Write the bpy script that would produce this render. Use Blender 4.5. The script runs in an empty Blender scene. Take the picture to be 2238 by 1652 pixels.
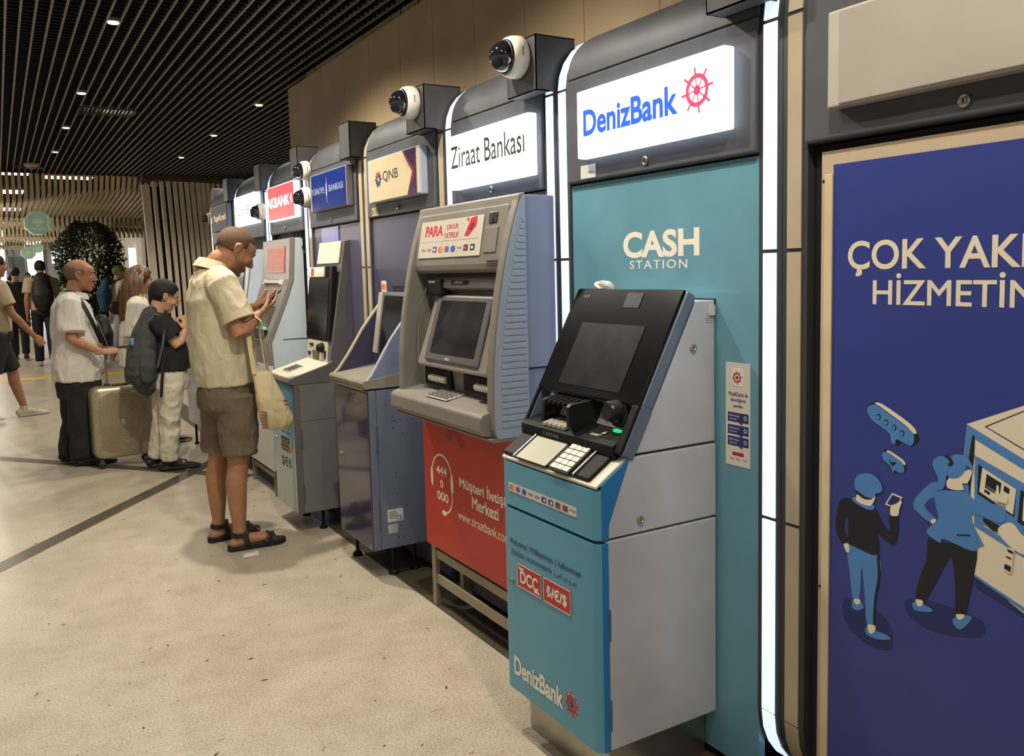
import bpy, bmesh, math, random
import numpy as np
from mathutils import Vector, Matrix, noise, Quaternion

random.seed(7)
scene = bpy.context.scene
COL = scene.collection
V = Vector

# ------------------------------------------------------------------ camera
YAW, PITCH, ROLL = (math.radians(a) for a in (31.0624, 5.4290, -1.3974))
FPX, PCX, PCY, EYE = 1873.55, 1131.0, 766.89, 1.5
def _axes():
    cy, sy, cp, sp = math.cos(YAW), math.sin(YAW), math.cos(PITCH), math.sin(PITCH)
    f = V((sy*cp, cy*cp, -sp)); r = V((cy, -sy, 0)); u = r.cross(f)
    c, s = math.cos(ROLL), math.sin(ROLL)
    return c*r + s*u, -s*r + c*u, f
RGT, UPV, FWD = _axes()
CAMP = V((0, 0, EYE))
cam_d = bpy.data.cameras.new('camera'); cam = bpy.data.objects.new('camera', cam_d); COL.objects.link(cam)
cam_d.sensor_fit = 'HORIZONTAL'; cam_d.sensor_width = 36
cam_d.lens = FPX/2238*36
cam_d.shift_x = (1119-PCX)/2238; cam_d.shift_y = (PCY-826)/2238
cam_d.clip_start = .05; cam_d.clip_end = 200
m = Matrix.Identity(4)
for i in range(3):
    m[i][0] = RGT[i]; m[i][1] = UPV[i]; m[i][2] = -FWD[i]; m[i][3] = CAMP[i]
cam.matrix_world = m
scene.camera = cam

# ------------------------------------------------------------------ world, exposure
scene.view_settings.view_transform = 'Standard'
scene.view_settings.look = 'None'
scene.view_settings.exposure = 0.0
scene.view_settings.gamma = 1.0
scene.view_settings.use_curve_mapping = False
w = bpy.data.worlds.new('hall_ambience'); scene.world = w; w.use_nodes = True
bg = w.node_tree.nodes['Background']
bg.inputs[0].default_value = (1.0, .94, .85, 1); bg.inputs[1].default_value = WORLD_STRENGTH = .33

DOWNLIGHT_W = 40.0
WARM = (1.0, .90, .75)

# measured points of the place, read along the camera's rays on to known planes
def ray(px, py): return FWD + RGT*((px-PCX)/FPX) - UPV*((py-PCY)/FPX)
def fx(px, py, X): d = ray(px, py); return CAMP + d*(X/d.x)
def fy(px, py, Y): d = ray(px, py); return CAMP + d*(Y/d.y)
def fz(px, py, Z=0.0): d = ray(px, py); return CAMP + d*((Z-EYE)/d.z)

# ------------------------------------------------------------------ materials
def lin(c):
    if isinstance(c, str):
        c = [int(c[i:i+2], 16)/255 for i in (0, 2, 4)]
    return tuple(((x/12.92) if x <= .04045 else ((x+.055)/1.055)**2.4) for x in c) + (1,)
MATS = {}
def mat(name, col='808080', rough=.5, metal=0, var=.06, scale=6, bump=0, bscale=60, emit=0, coat=0, spec=.5, trans=0, col2=None, stretch=None, sss=0, ior=1.45, fold=0, fscale=(9, 9, 4)):
    if name in MATS: return MATS[name]
    M = bpy.data.materials.new(name); M.use_nodes = True
    nt = M.node_tree; b = nt.nodes['Principled BSDF']
    c = lin(col)
    b.inputs['Roughness'].default_value = rough; b.inputs['Metallic'].default_value = metal
    b.inputs['Coat Weight'].default_value = coat; b.inputs['Coat Roughness'].default_value = .05
    b.inputs['Specular IOR Level'].default_value = spec
    b.inputs['Transmission Weight'].default_value = trans; b.inputs['IOR'].default_value = ior
    if sss:
        b.inputs['Subsurface Weight'].default_value = sss; b.inputs['Subsurface Radius'].default_value = (.01, .004, .002)
    tc = nt.nodes.new('ShaderNodeTexCoord')
    src = tc.outputs['Object']
    if stretch:
        mp = nt.nodes.new('ShaderNodeMapping'); mp.inputs['Scale'].default_value = stretch
        nt.links.new(src, mp.inputs[0]); src = mp.outputs[0]
    if var or col2:
        n = nt.nodes.new('ShaderNodeTexNoise'); n.inputs['Scale'].default_value = scale; n.inputs['Detail'].default_value = 5
        nt.links.new(src, n.inputs['Vector'])
        r = nt.nodes.new('ShaderNodeValToRGB'); nt.links.new(n.outputs['Fac'], r.inputs[0])
        r.color_ramp.elements[0].position = .3; r.color_ramp.elements[1].position = .7
        d = lin(col2) if col2 else tuple(x*(1-var*2) for x in c[:3])+(1,)
        r.color_ramp.elements[0].color = d; r.color_ramp.elements[1].color = c if col2 else tuple(min(1, x*(1+var)) for x in c[:3])+(1,)
        nt.links.new(r.outputs[0], b.inputs['Base Color'])
    else:
        b.inputs['Base Color'].default_value = c
    if bump:
        n2 = nt.nodes.new('ShaderNodeTexNoise'); n2.inputs['Scale'].default_value = bscale; n2.inputs['Detail'].default_value = 4
        nt.links.new(src, n2.inputs['Vector'])
        bp = nt.nodes.new('ShaderNodeBump'); bp.inputs['Strength'].default_value = bump; bp.inputs['Distance'].default_value = .01
        nt.links.new(n2.outputs['Fac'], bp.inputs['Height']); nt.links.new(bp.outputs[0], b.inputs['Normal'])
    if fold:
        mp2 = nt.nodes.new('ShaderNodeMapping'); mp2.inputs['Scale'].default_value = fscale; nt.links.new(tc.outputs['Object'], mp2.inputs[0])
        n3 = nt.nodes.new('ShaderNodeTexNoise'); n3.inputs['Scale'].default_value = 1; n3.inputs['Detail'].default_value = 2.5; n3.inputs['Distortion'].default_value = 1.6
        nt.links.new(mp2.outputs[0], n3.inputs['Vector'])
        b3 = nt.nodes.new('ShaderNodeBump'); b3.inputs['Strength'].default_value = fold; b3.inputs['Distance'].default_value = .05
        nt.links.new(n3.outputs['Fac'], b3.inputs['Height'])
        if bump: nt.links.new(b3.outputs[0], bp.inputs['Normal'])
        else: nt.links.new(b3.outputs[0], b.inputs['Normal'])
    if emit:
        b.inputs['Emission Color'].default_value = c; b.inputs['Emission Strength'].default_value = emit
    MATS[name] = M
    return M

# ------------------------------------------------------------------ objects
OFF = {}
def thing(name, label, cat, loc=(0, 0, 0), group=None):
    o = bpy.data.objects.new(name, None); COL.objects.link(o); o.location = loc; o.empty_display_size = .1
    o['label'] = label; o['category'] = cat
    if group: o['group'] = group
    OFF[o.name] = V(loc)
    return o
def tag(o, label, cat, group=None):
    o['label'] = label; o['category'] = cat
    if group: o['group'] = group
    return o
def link(name, me, mats, parent=None, kind=None, label=None):
    o = bpy.data.objects.new(name, me); COL.objects.link(o)
    for mm in (mats if isinstance(mats, (list, tuple)) else [mats]): me.materials.append(mm)
    if parent is not None:
        off = OFF[parent.name]; o.parent = parent
        me.transform(Matrix.Translation(-off)); OFF[o.name] = off
    else:
        OFF[o.name] = V((0, 0, 0))
    if kind: o['kind'] = kind
    if label: o['label'] = label
    return o
def copy_tree(o, delta, parent=None, label=None):
    c = o.copy(); COL.objects.link(c); c.parent = parent
    OFF[c.name] = OFF.get(o.name, V((0, 0, 0))) + V(delta)
    if parent is None:
        c.location = o.location + V(delta)
        if label: c['label'] = label
    for ch in o.children: copy_tree(ch, delta, c)
    return c

class MB:
    """collects shapes (world coordinates) that become one mesh"""
    def __init__(s): s.v = []; s.f = []; s.mi = []
    def add(s, vs, fs, mi=0):
        k = len(s.v); s.v += [tuple(p) for p in vs]; s.f += [tuple(i+k for i in f) for f in fs]; s.mi += [mi]*len(fs); return s
    def box(s, x0, x1, y0, y1, z0, z1, mi=0):
        vs = [(x, y, z) for x in (x0, x1) for y in (y0, y1) for z in (z0, z1)]
        return s.add(vs, [(0, 1, 3, 2), (4, 6, 7, 5), (0, 4, 5, 1), (2, 3, 7, 6), (0, 2, 6, 4), (1, 5, 7, 3)], mi)
    def obox(s, c, ax, ay, az, mi=0):
        c, ax, ay, az = V(c), V(ax), V(ay), V(az)
        vs = [c+i*ax+j*ay+k*az for i in (-1, 1) for j in (-1, 1) for k in (-1, 1)]
        return s.add(vs, [(0, 1, 3, 2), (4, 6, 7, 5), (0, 4, 5, 1), (2, 3, 7, 6), (0, 2, 6, 4), (1, 5, 7, 3)], mi)
    def prism(s, prof, y0, y1, mi=0):            # (x,z) outline swept along y
        n = len(prof); vs = [(p[0], y0, p[1]) for p in prof]+[(p[0], y1, p[1]) for p in prof]
        fs = [tuple(range(n)), tuple(range(2*n-1, n-1, -1))]+[(i, i+n, (i+1) % n+n, (i+1) % n) for i in range(n)]
        return s.add(vs, fs, mi)
    def prismz(s, prof, z0, z1, mi=0):           # (x,y) outline swept along z
        n = len(prof); vs = [(p[0], p[1], z0) for p in prof]+[(p[0], p[1], z1) for p in prof]
        fs = [tuple(range(n)), tuple(range(2*n-1, n-1, -1))]+[(i, i+n, (i+1) % n+n, (i+1) % n) for i in range(n)]
        return s.add(vs, fs, mi)
    def slab(s, pts, d, mi=0):                   # planar polygon given thickness vector d
        n = len(pts); pts = [V(p) for p in pts]; d = V(d)
        fs = [tuple(range(n)), tuple(range(2*n-1, n-1, -1))]+[(i, i+n, (i+1) % n+n, (i+1) % n) for i in range(n)]
        return s.add(pts+[p+d for p in pts], fs, mi)
    def poly(s, pts, mi=0): return s.add(pts, [tuple(range(len(pts)))], mi)
    def tube(s, pts, rad, n=10, cap='flat', side=None, mi=0):
        pts = [V(p) for p in pts]; k = len(pts)
        rad = [rad]*k if not isinstance(rad, (list, tuple)) else list(rad)
        rad = [(r, r) if not isinstance(r, (list, tuple)) else r for r in rad]
        if cap == 'round':
            d0 = (pts[0]-pts[1]).normalized(); d1 = (pts[-1]-pts[-2]).normalized(); e0, e1 = max(rad[0])*.98, max(rad[-1])*.98
            P, Rr = [], []
            for a in (80, 50, 25):
                P.append(pts[0]+d0*e0*math.sin(math.radians(a))); Rr.append(tuple(x*math.cos(math.radians(a)) for x in rad[0]))
            P += pts; Rr += rad
            for a in (25, 50, 80):
                P.append(pts[-1]+d1*e1*math.sin(math.radians(a))); Rr.append(tuple(x*math.cos(math.radians(a)) for x in rad[-1]))
            pts, rad = P, Rr; k = len(pts)
        t0 = (pts[1]-pts[0]).normalized()
        u = V(side) if side is not None else (V((0, 0, 1)) if abs(t0.z) < .9 else V((1, 0, 0)))
        vs, fs = [], []
        for i in range(k):
            t = (pts[min(i+1, k-1)]-pts[max(i-1, 0)])
            t = t.normalized() if t.length > 1e-9 else t0
            u = (u-t*u.dot(t)); u = u.normalized() if u.length > 1e-6 else t.orthogonal().normalized()
            q = t.cross(u); a, b = rad[i]
            for j in range(n):
                th = 2*math.pi*j/n; vs.append(pts[i]+u*(a*math.cos(th))+q*(b*math.sin(th)))
        for i in range(k-1):
            for j in range(n):
                fs.append((i*n+j, i*n+(j+1) % n, (i+1)*n+(j+1) % n, (i+1)*n+j))
        fs.append(tuple(range(n-1, -1, -1))); fs.append(tuple((k-1)*n+j for j in range(n)))
        return s.add(vs, fs, mi)
    def ell(s, c, r, rot=None, n=14, mi=0):
        c = V(c); R = rot or Matrix.Identity(3); vs, fs = [], []
        m_ = n//2+1
        vs.append(c+R@V((0, 0, r[2]))); vs.append(c+R@V((0, 0, -r[2])))
        for i in range(1, m_):
            ph = math.pi*i/m_
            for j in range(n):
                th = 2*math.pi*j/n
                vs.append(c+R@V((r[0]*math.sin(ph)*math.cos(th), r[1]*math.sin(ph)*math.sin(th), r[2]*math.cos(ph))))
        g = lambda i, j: 2+(i-1)*n+j % n
        for j in range(n):
            fs.append((0, g(1, j), g(1, j+1))); fs.append((1, g(m_-1, j+1), g(m_-1, j)))
            for i in range(1, m_-1): fs.append((g(i, j), g(i+1, j), g(i+1, j+1), g(i, j+1)))
        return s.add(vs, fs, mi)
    def lathe(s, c, axis, prof, n=24, mi=0):      # prof: (radius, distance along axis)
        c = V(c); a = V(axis).normalized(); u = a.orthogonal().normalized(); q = a.cross(u); vs, fs = [], []
        for (r, h) in prof:
            for j in range(n):
                th = 2*math.pi*j/n; vs.append(c+a*h+u*(r*math.cos(th))+q*(r*math.sin(th)))
        for i in range(len(prof)-1):
            for j in range(n): fs.append((i*n+j, i*n+(j+1) % n, (i+1)*n+(j+1) % n, (i+1)*n+j))
        fs.append(tuple(range(n-1, -1, -1))); fs.append(tuple((len(prof)-1)*n+j for j in range(n)))
        return s.add(vs, fs, mi)
    def mesh(s, name, smooth=False, fix=True):
        me = bpy.data.meshes.new(name); me.from_pydata(s.v, [], s.f)
        for p, i in zip(me.polygons, s.mi): p.material_index = i; p.use_smooth = smooth
        if fix:
            bm = bmesh.new(); bm.from_mesh(me); bmesh.ops.recalc_face_normals(bm, faces=bm.faces); bm.to_mesh(me); bm.free()
        me.update(); return me
    def build(s, name, mats, parent=None, smooth=False, bevel=0, seg=2, kind=None, label=None, angle=35):
        o = link(name, s.mesh(name, smooth), mats, parent, kind, label)
        if bevel:
            md = o.modifiers.new('bevel', 'BEVEL'); md.width = bevel; md.segments = seg; md.limit_method = 'ANGLE'; md.angle_limit = math.radians(angle)
            md.harden_normals = False
        if smooth:
            for p in o.data.polygons: p.use_smooth = True
            try: o.data.set_sharp_from_angle(angle=math.radians(40))
            except Exception: pass
        return o
def box(name, x0, x1, y0, y1, z0, z1, mats, parent=None, bevel=.003, **k):
    return MB().box(x0, x1, y0, y1, z0, z1).build(name, mats, parent, bevel=bevel, **k)

# flat print: lettering and marks laid on a plane with in-plane axes (u to the reader's right, v up)
FACE_W = (V((0, -1, 0)), V((0, 0, 1)), V((-1, 0, 0)))     # faces the hall
FACE_S = (V((1, 0, 0)), V((0, 0, 1)), V((0, -1, 0)))      # side walls that face the camera
def text_mesh(s, weight=0.0, shear=0.0, spacing=1.0):
    cu = bpy.data.curves.new('lettering', 'FONT'); cu.body = s; cu.size = 1; cu.shear = shear
    if weight > 0: cu.bevel_depth = weight; cu.bevel_resolution = 0
    cu.space_character = spacing; cu.align_x = 'LEFT'; cu.fill_mode = 'FRONT'; cu.resolution_u = 6
    t = bpy.data.objects.new('lettering', cu); COL.objects.link(t)
    dg = bpy.context.evaluated_depsgraph_get()
    me = bpy.data.meshes.new_from_object(t.evaluated_get(dg))
    bpy.data.objects.remove(t); bpy.data.curves.remove(cu)
    return me
_raw_text = text_mesh
def text_mesh(s, weight=0.0, shear=0.0, spacing=1.0):
    me = _raw_text(s.replace('İ', 'I'), weight, shear, spacing)
    if 'İ' not in s: return me
    xs_ = lambda q: [v.co.x for v in q.vertices]
    one = _raw_text('I', weight, shear, spacing); wI = max(xs_(one))-min(xs_(one)); cap = max(v.co.y for v in one.vertices); bpy.data.meshes.remove(one)
    bm = bmesh.new(); bm.from_mesh(me); zf = max(v.co.z for v in me.vertices)
    for i, ch in enumerate(s):
        if ch != 'İ': continue
        pre = _raw_text(s[:i+1].replace('İ', 'I'), weight, shear, spacing); cx = max(xs_(pre))-wI/2; bpy.data.meshes.remove(pre)
        r = max(wI*.62, .05)
        bm.faces.new([bm.verts.new((cx+r*math.cos(a*math.pi/8), cap+.13+r*math.sin(a*math.pi/8), zf)) for a in range(16)])
    bm.to_mesh(me); bm.free(); return me
def text(s, p0, width, height, face, mats, parent, weight=0.0, lift=.0007, name='lettering', shear=0.0, spacing=1.0, u=None):
    """p0: lower-left corner of the text's box; width/height fit the ink"""
    me = text_mesh(s, weight, shear, spacing)
    co = np.array([v.co[:] for v in me.vertices])
    if len(co) == 0: return None
    lo, hi = co.min(0), co.max(0)
    sx = width/max(1e-6, hi[0]-lo[0]); sy = height/max(1e-6, hi[1]-lo[1])
    U, Vv, N = face
    if u is not None: U = u
    for v in me.vertices:
        v.co = V(p0)+U*((v.co.x-lo[0])*sx)+Vv*((v.co.y-lo[1])*sy)+N*(lift+(v.co.z-lo[2])*.002)
    return link(name, me, mats, parent)
def shape(pts, p0, face, lift=.001):
    U, Vv, N = face
    return [V(p0)+U*a+Vv*b+N*lift for a, b in pts]
def disc(p0, r, face, lift=.001, n=20, r2=None, a0=0, a1=360):
    U, Vv, N = face; pts = []
    for i in range(n):
        t = math.radians(a0+(a1-a0)*i/(n if a1-a0 >= 360 else n-1)); pts.append(V(p0)+U*(r*math.cos(t))+Vv*((r2 or r)*math.sin(t))+N*lift)
    return pts
def ring(mb, p0, r0, r1, face, lift=.001, n=24, a0=0, a1=360, mi=0):
    U, Vv, N = face
    A = disc(p0, r0, face, lift, n+1, a0=a0, a1=a1-.001); B = disc(p0, r1, face, lift, n+1, a0=a0, a1=a1-.001)
    vs = A+B; fs = [(i, i+1, n+1+i+1, n+1+i) for i in range(n)]
    mb.add(vs, fs, mi)

# ------------------------------------------------------------------ bodies: swept limbs fused into one skin
def fuse(mb, voxel, smooth=4, factor=.5, name='body'):
    me = mb.mesh(name, True, fix=False)
    o = bpy.data.objects.new('tmp', me); COL.objects.link(o)
    r = o.modifiers.new('r', 'REMESH'); r.mode = 'VOXEL'; r.voxel_size = voxel; r.use_smooth_shade = True
    if smooth:
        sm = o.modifiers.new('s', 'SMOOTH'); sm.iterations = smooth; sm.factor = factor
    dg = bpy.context.evaluated_depsgraph_get()
    out = bpy.data.meshes.new_from_object(o.evaluated_get(dg))
    bpy.data.objects.remove(o); bpy.data.meshes.remove(me)
    for p in out.polygons: p.use_smooth = True
    return out
def join_meshes(ms, name='body'):
    bm = bmesh.new()
    for q in ms: bm.from_mesh(q)
    me = bpy.data.meshes.new(name); bm.to_mesh(me); bm.free()
    for q in ms: bpy.data.meshes.remove(q)
    for p in me.polygons: p.use_smooth = True
    return me
# ------------------------------------------------------------------ floor
def floor_material():
    M = bpy.data.materials.new('terrazzo'); M.use_nodes = True; nt = M.node_tree; b = nt.nodes['Principled BSDF']
    N = nt.nodes.new; L = nt.links.new
    tc = N('ShaderNodeTexCoord').outputs['Object']
    def noise_(scale, det=4, rough=.6, vec=None):
        n = N('ShaderNodeTexNoise'); n.inputs['Scale'].default_value = scale; n.inputs['Detail'].default_value = det; n.inputs['Roughness'].default_value = rough
        L(vec or tc, n.inputs['Vector']); return n.outputs['Fac']
    def ramp(f, p0, c0, p1, c1):
        r = N('ShaderNodeValToRGB'); L(f, r.inputs[0]); e = r.color_ramp.elements
        e[0].position = p0; e[1].position = p1; e[0].color = c0; e[1].color = c1; return r.outputs[0]
    def mix(f, a, c, mode='MULTIPLY'):
        x = N('ShaderNodeMix'); x.data_type = 'RGBA'; x.blend_type = mode
        if isinstance(f, float): x.inputs[0].default_value = f
        else: L(f, x.inputs[0])
        L(a, x.inputs[6]); L(c, x.inputs[7]); return x.outputs[2]
    base = ramp(noise_(1.1, 5), .3, lin('b0a693'), .7, lin('c1b8a6'))
    grain = ramp(noise_(130, 4, .8), .36, (.30, .27, .24, 1), .56, (1.10, 1.09, 1.07, 1))
    c = mix(.7, base, grain)
    blot = ramp(noise_(6, 6, .7), .38, (.86, .84, .80, 1), .56, (1, 1, 1, 1)); c = mix(.8, c, blot)
    # scuffs: stretched dark ticks in two directions
    for ang, sc in ((.5, (5, 24, 1)), (2.2, (6, 22, 1)), (1.3, (3, 30, 1)), (2.9, (7, 26, 1))):
        mp = N('ShaderNodeMapping'); mp.inputs['Scale'].default_value = sc; mp.inputs['Rotation'].default_value = (0, 0, ang); L(tc, mp.inputs[0])
        s_ = ramp(noise_(2.3, 2, .5, mp.outputs[0]), .745, (1, 1, 1, 1), .765, (.35, .31, .26, 1)); c = mix(.8, c, s_)
    vo = N('ShaderNodeTexVoronoi'); vo.inputs['Scale'].default_value = 5.5; vo.inputs['Randomness'].default_value = 1; L(tc, vo.inputs['Vector'])
    spot = ramp(vo.outputs['Distance'], .035, (.35, .31, .26, 1), .06, (1, 1, 1, 1)); c = mix(.75, c, spot)
    L(c, b.inputs['Base Color'])
    rr = ramp(noise_(3, 4), .3, (.30, .30, .30, 1), .7, (.46, .46, .46, 1)); L(rr, b.inputs['Roughness'])
    b.inputs['Specular IOR Level'].default_value = .45
    return M
floor = MB().box(-9, 7, -3.5, 48, -.12, 0).build('floor', floor_material(), kind='structure')
m_strip = mat('dark_terrazzo', '4b4436', .4, var=.16, scale=140)
def strip(p, q, wd, dz=0):
    p, q = V((p[0], p[1], 0)), V((q[0], q[1], 0)); d = (q-p).normalized(); n = V((-d.y, d.x, 0))*wd/2
    return MB().slab([p+n+V((0, 0, -.004)), q+n+V((0, 0, -.004)), q-n+V((0, 0, -.004)), p-n+V((0, 0, -.004))], (0, 0, .005+dz))
strip((1.70, -3.4), (1.70, 12.6), .22).build('inlay_strip', m_strip, floor)
a = V((1.43, 1.91)).normalized(); A0 = V((1.335, 7.10))
strip(A0-a*9, A0+a*.35, .115).build('inlay_strip', m_strip, floor)
a2 = V((1.35, -1.67)).normalized(); A1 = V((1.268, 6.80))
strip(A1-a2*8.5, A1+a2*.42, .115, .0006).build('inlay_strip', m_strip, floor)
strip((-8, 15.75), (3.0, 15.0), .36).build('guide_strip', mat('yellow_tactile', 'dcb22c', .6, var=.1), floor, label='yellow tactile guide strip')
m_dust = mat('service_floor', '3a362f', .8, var=.3, scale=25)
MB().box(1.81, 2.1, -3.4, 8.9, 0, .003).build('service_floor', m_dust, floor)

# ------------------------------------------------------------------ ceiling grid
m_run = mat('ceiling_runner', '8a8172', .45, metal=.3, var=.15, scale=9)
m_blade = mat('ceiling_blade', '1b1b1d', .5, metal=.3, var=.05)
m_void = mat('ceiling_void', '0b0b0d', .9, var=0)
ceil = MB().box(-9, 7, -3.5, 14.6, 3.42, 3.5).build('ceiling', m_void, kind='structure')
CZ, PITCHG = 3.05, .0752
y_end = 14.45
me_run = MB().box(-.0065, .0065, -3.4, y_end, CZ, CZ+.045).mesh('runner'); me_run.materials.append(m_run)
me_blade = MB().box(-5.0, 4.4, -.0017, .0017, CZ+.006, CZ+.045).mesh('cross_blade'); me_blade.materials.append(m_blade)
def inst(name, me, loc, parent):
    o = bpy.data.objects.new(name, me); COL.objects.link(o); o.parent = parent; o.location = loc; OFF[o.name] = V((0, 0, 0)); return o
x = .149-PITCHG*68
while x < 4.4:
    inst('runner', me_run, (x, 0, 0), ceil); x += PITCHG
yb = -1.7
while yb < y_end:
    inst('cross_blade', me_blade, (0, yb, 0), ceil); yb += PITCHG

# downlights in the grid: each is a lamp with its own light
m_lampglow = mat('lamp_glow', 'fff0d2', .4, var=0, emit=1.6)
m_lampbody = mat('lamp_body', '8f8a80', .4, metal=.4)
def downlight(x, y, label, energy=1.0):
    t = thing('downlight', label, 'ceiling light', (x, y, CZ-.012), 'small square downlights in the black grid ceiling')
    MB().box(x-.042, x+.042, y-.042, y+.042, CZ-.004, CZ+.05).build('housing', m_lampbody, t, bevel=.003)
    MB().lathe((x, y, CZ-.012), (0, 0, 1), [(.030, 0), (.033, .004), (.033, .009)]).build('diffuser', m_lampglow, t, smooth=True)
    l = bpy.data.lights.new('downlight_beam', 'SPOT'); l.energy = DOWNLIGHT_W*energy; l.color = WARM; l.spot_size = math.radians(150); l.spot_blend = .7; l.shadow_soft_size = .035
    o = bpy.data.objects.new('downlight_beam', l); COL.objects.link(o); o.parent = t; o.location = (0, 0, -.02)
LY = (-.1, 1.9, 3.86, 5.82, 8.1, 9.97, 11.87)
names_mid = {5.82: 'downlight nearest the camera in the black grid, left of the beige wall', 8.1: 'downlight above and left of the louvred ceiling vent',
             9.97: 'downlight third along the left row in the black ceiling grid', 11.87: 'farthest downlight of the left row, close to the slatted soffit'}
ORD = ('first', 'second', 'third', 'fourth', 'fifth', 'sixth', 'seventh')
for i_, y_ in enumerate(LY): downlight(.71, y_, names_mid.get(y_, ORD[i_]+' downlight above the queue counted from behind the camera, out of frame'))
for y_, s_ in ((8.02, 'right row downlight nearest the beige wall corner'), (9.92, 'middle downlight of the right row in the black grid'), (11.87, 'farthest downlight of the right row above the slatted wall')):
    downlight(2.15, y_, s_, 3.2)
for i_, y_ in enumerate(LY): downlight(-.74, y_, ORD[i_]+' downlight left of the queue counted from behind the camera, out of frame', .45)
for y_, e_, n_ in ((4.92, 5.6, 'above the man in shorts'), (2.92, 3.4, 'in front of the red panel'), (.9, 2.4, 'in front of the blue poster')): downlight(1.0, y_, 'ceiling downlight '+n_+', just out of frame', e_)
for i_, y_ in enumerate(LY[::2]): downlight(-2.9, y_, ORD[i_]+' downlight of the far left row, out of frame', .8)

# louvred air vent, dome detector and second vent
def vent(x0, x1, y0, y1, label, bright):
    t = thing('ceiling_vent', label, 'vent', ((x0+x1)/2, (y0+y1)/2, CZ-.01))
    mb = MB(); e = .012
    mb.box(x0, x1, y0, y0+e, CZ-.012, CZ+.03).box(x0, x1, y1-e, y1, CZ-.012, CZ+.03).box(x0, x0+e, y0, y1, CZ-.012, CZ+.03).box(x1-e, x1, y0, y1, CZ-.012, CZ+.03)
    mb.build('frame', mat('vent_frame', '57524a', .5, metal=.3), t)
    n = int((x1-x0)/.032)
    fin = mat('vent_fin', 'd8d4cc', .35, metal=.2, var=.03); dark = mat('vent_fin_dark', '2c2a28', .5)
    for i in range(1, n):
        xx = x0+(x1-x0)*i/n
        MB().obox((xx, (y0+y1)/2, CZ+.006), (.011, 0, .009), (0, (y1-y0)/2-e, 0), (-.0012, 0, .0015)).build('louvre', fin if i > n*.45 else dark, t)
vent(.74, 1.22, 8.72, 9.05, 'black framed ceiling vent with white louvres at its right end', 1)
vent(.30, .66, 13.5, 13.75, 'far ceiling vent by the slatted soffit', 1)
t = thing('smoke_detector', 'round beige smoke detector under the far ceiling grid', 'detector', (.50, 13.15, CZ))
MB().lathe((.50, 13.15, CZ), (0, 0, -1), [(.09, 0), (.095, .015), (.09, .03), (.05, .05)]).build('housing', mat('detector_beige', 'b5a98f', .5), t, smooth=True)
MB().lathe((.50, 13.15, CZ-.05), (0, 0, -1), [(.04, 0), (.035, .02), (.02, .028)]).build('sensor', mat('detector_grey', '8a8273', .5), t, smooth=True)

# ------------------------------------------------------------------ beige panelled wall above the machines
m_beige = mat('beige_panel', 'b09a78', .62, var=.05, scale=3, bump=.05, bscale=220)
m_gapdark = mat('joint_dark', '3a3128', .8, var=.1)
wall = MB().box(2.106, 2.2, -3.4, 6.93, 0, 2.97).build('wall_right', m_gapdark, kind='structure')
jy = [6.93, 6.10, 5.65, 5.19, 4.716, 4.275, 3.814, 3.342, 2.893, 2.43, 1.97, 1.5, 1.04, .58, .1, -.4, -.9, -1.4, -1.9, -2.4, -2.9, -3.4]
for a_, b_ in zip(jy[:-1], jy[1:]):
    MB().box(2.092, 2.11, b_+.0015, a_-.0015, 1.9 if a_ > .6 else .0, 2.972).build('panel', m_beige, wall, bevel=.001)
MB().box(2.11, 2.2, 6.93, 6.945, 0, 2.97).build('panel', m_beige, wall)
# set-back band between the panels and the grid
band = MB()
segs = [(-3.4, 3.9), (4.42, 4.62), (4.66, 6.42), (6.44, 6.60)]
trim = MB().box(2.17, 2.25, -3.4, 6.6, 2.96, 3.05).build('trim_1', m_gapdark, kind='structure')
for a_, b_ in ((-3.4, 4.55), (4.575, 4.80), (4.825, 6.40), (6.425, 6.62)):
    MB().box(2.15, 2.172, a_, b_, 2.965, 3.046).build('panel', mat('beige_band', 'a39274', .7, var=.12, scale=14), trim)
# wall behind the recess beyond the beige wall, deep dark side room
w2 = MB().box(4.3, 4.4, 6.95, 14.6, 0, 3.05).build('wall_side', mat('dark_side_wall', '2b2825', .7), kind='structure')

# ------------------------------------------------------------------ slatted wall at the end of the row
m_slat = mat('slat_cream', 'ebe1cb', .5, var=.05, scale=5)
m_slatback = mat('slat_backing', '17130f', .9, var=0)  # plain near-black backing behind the slats
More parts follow.
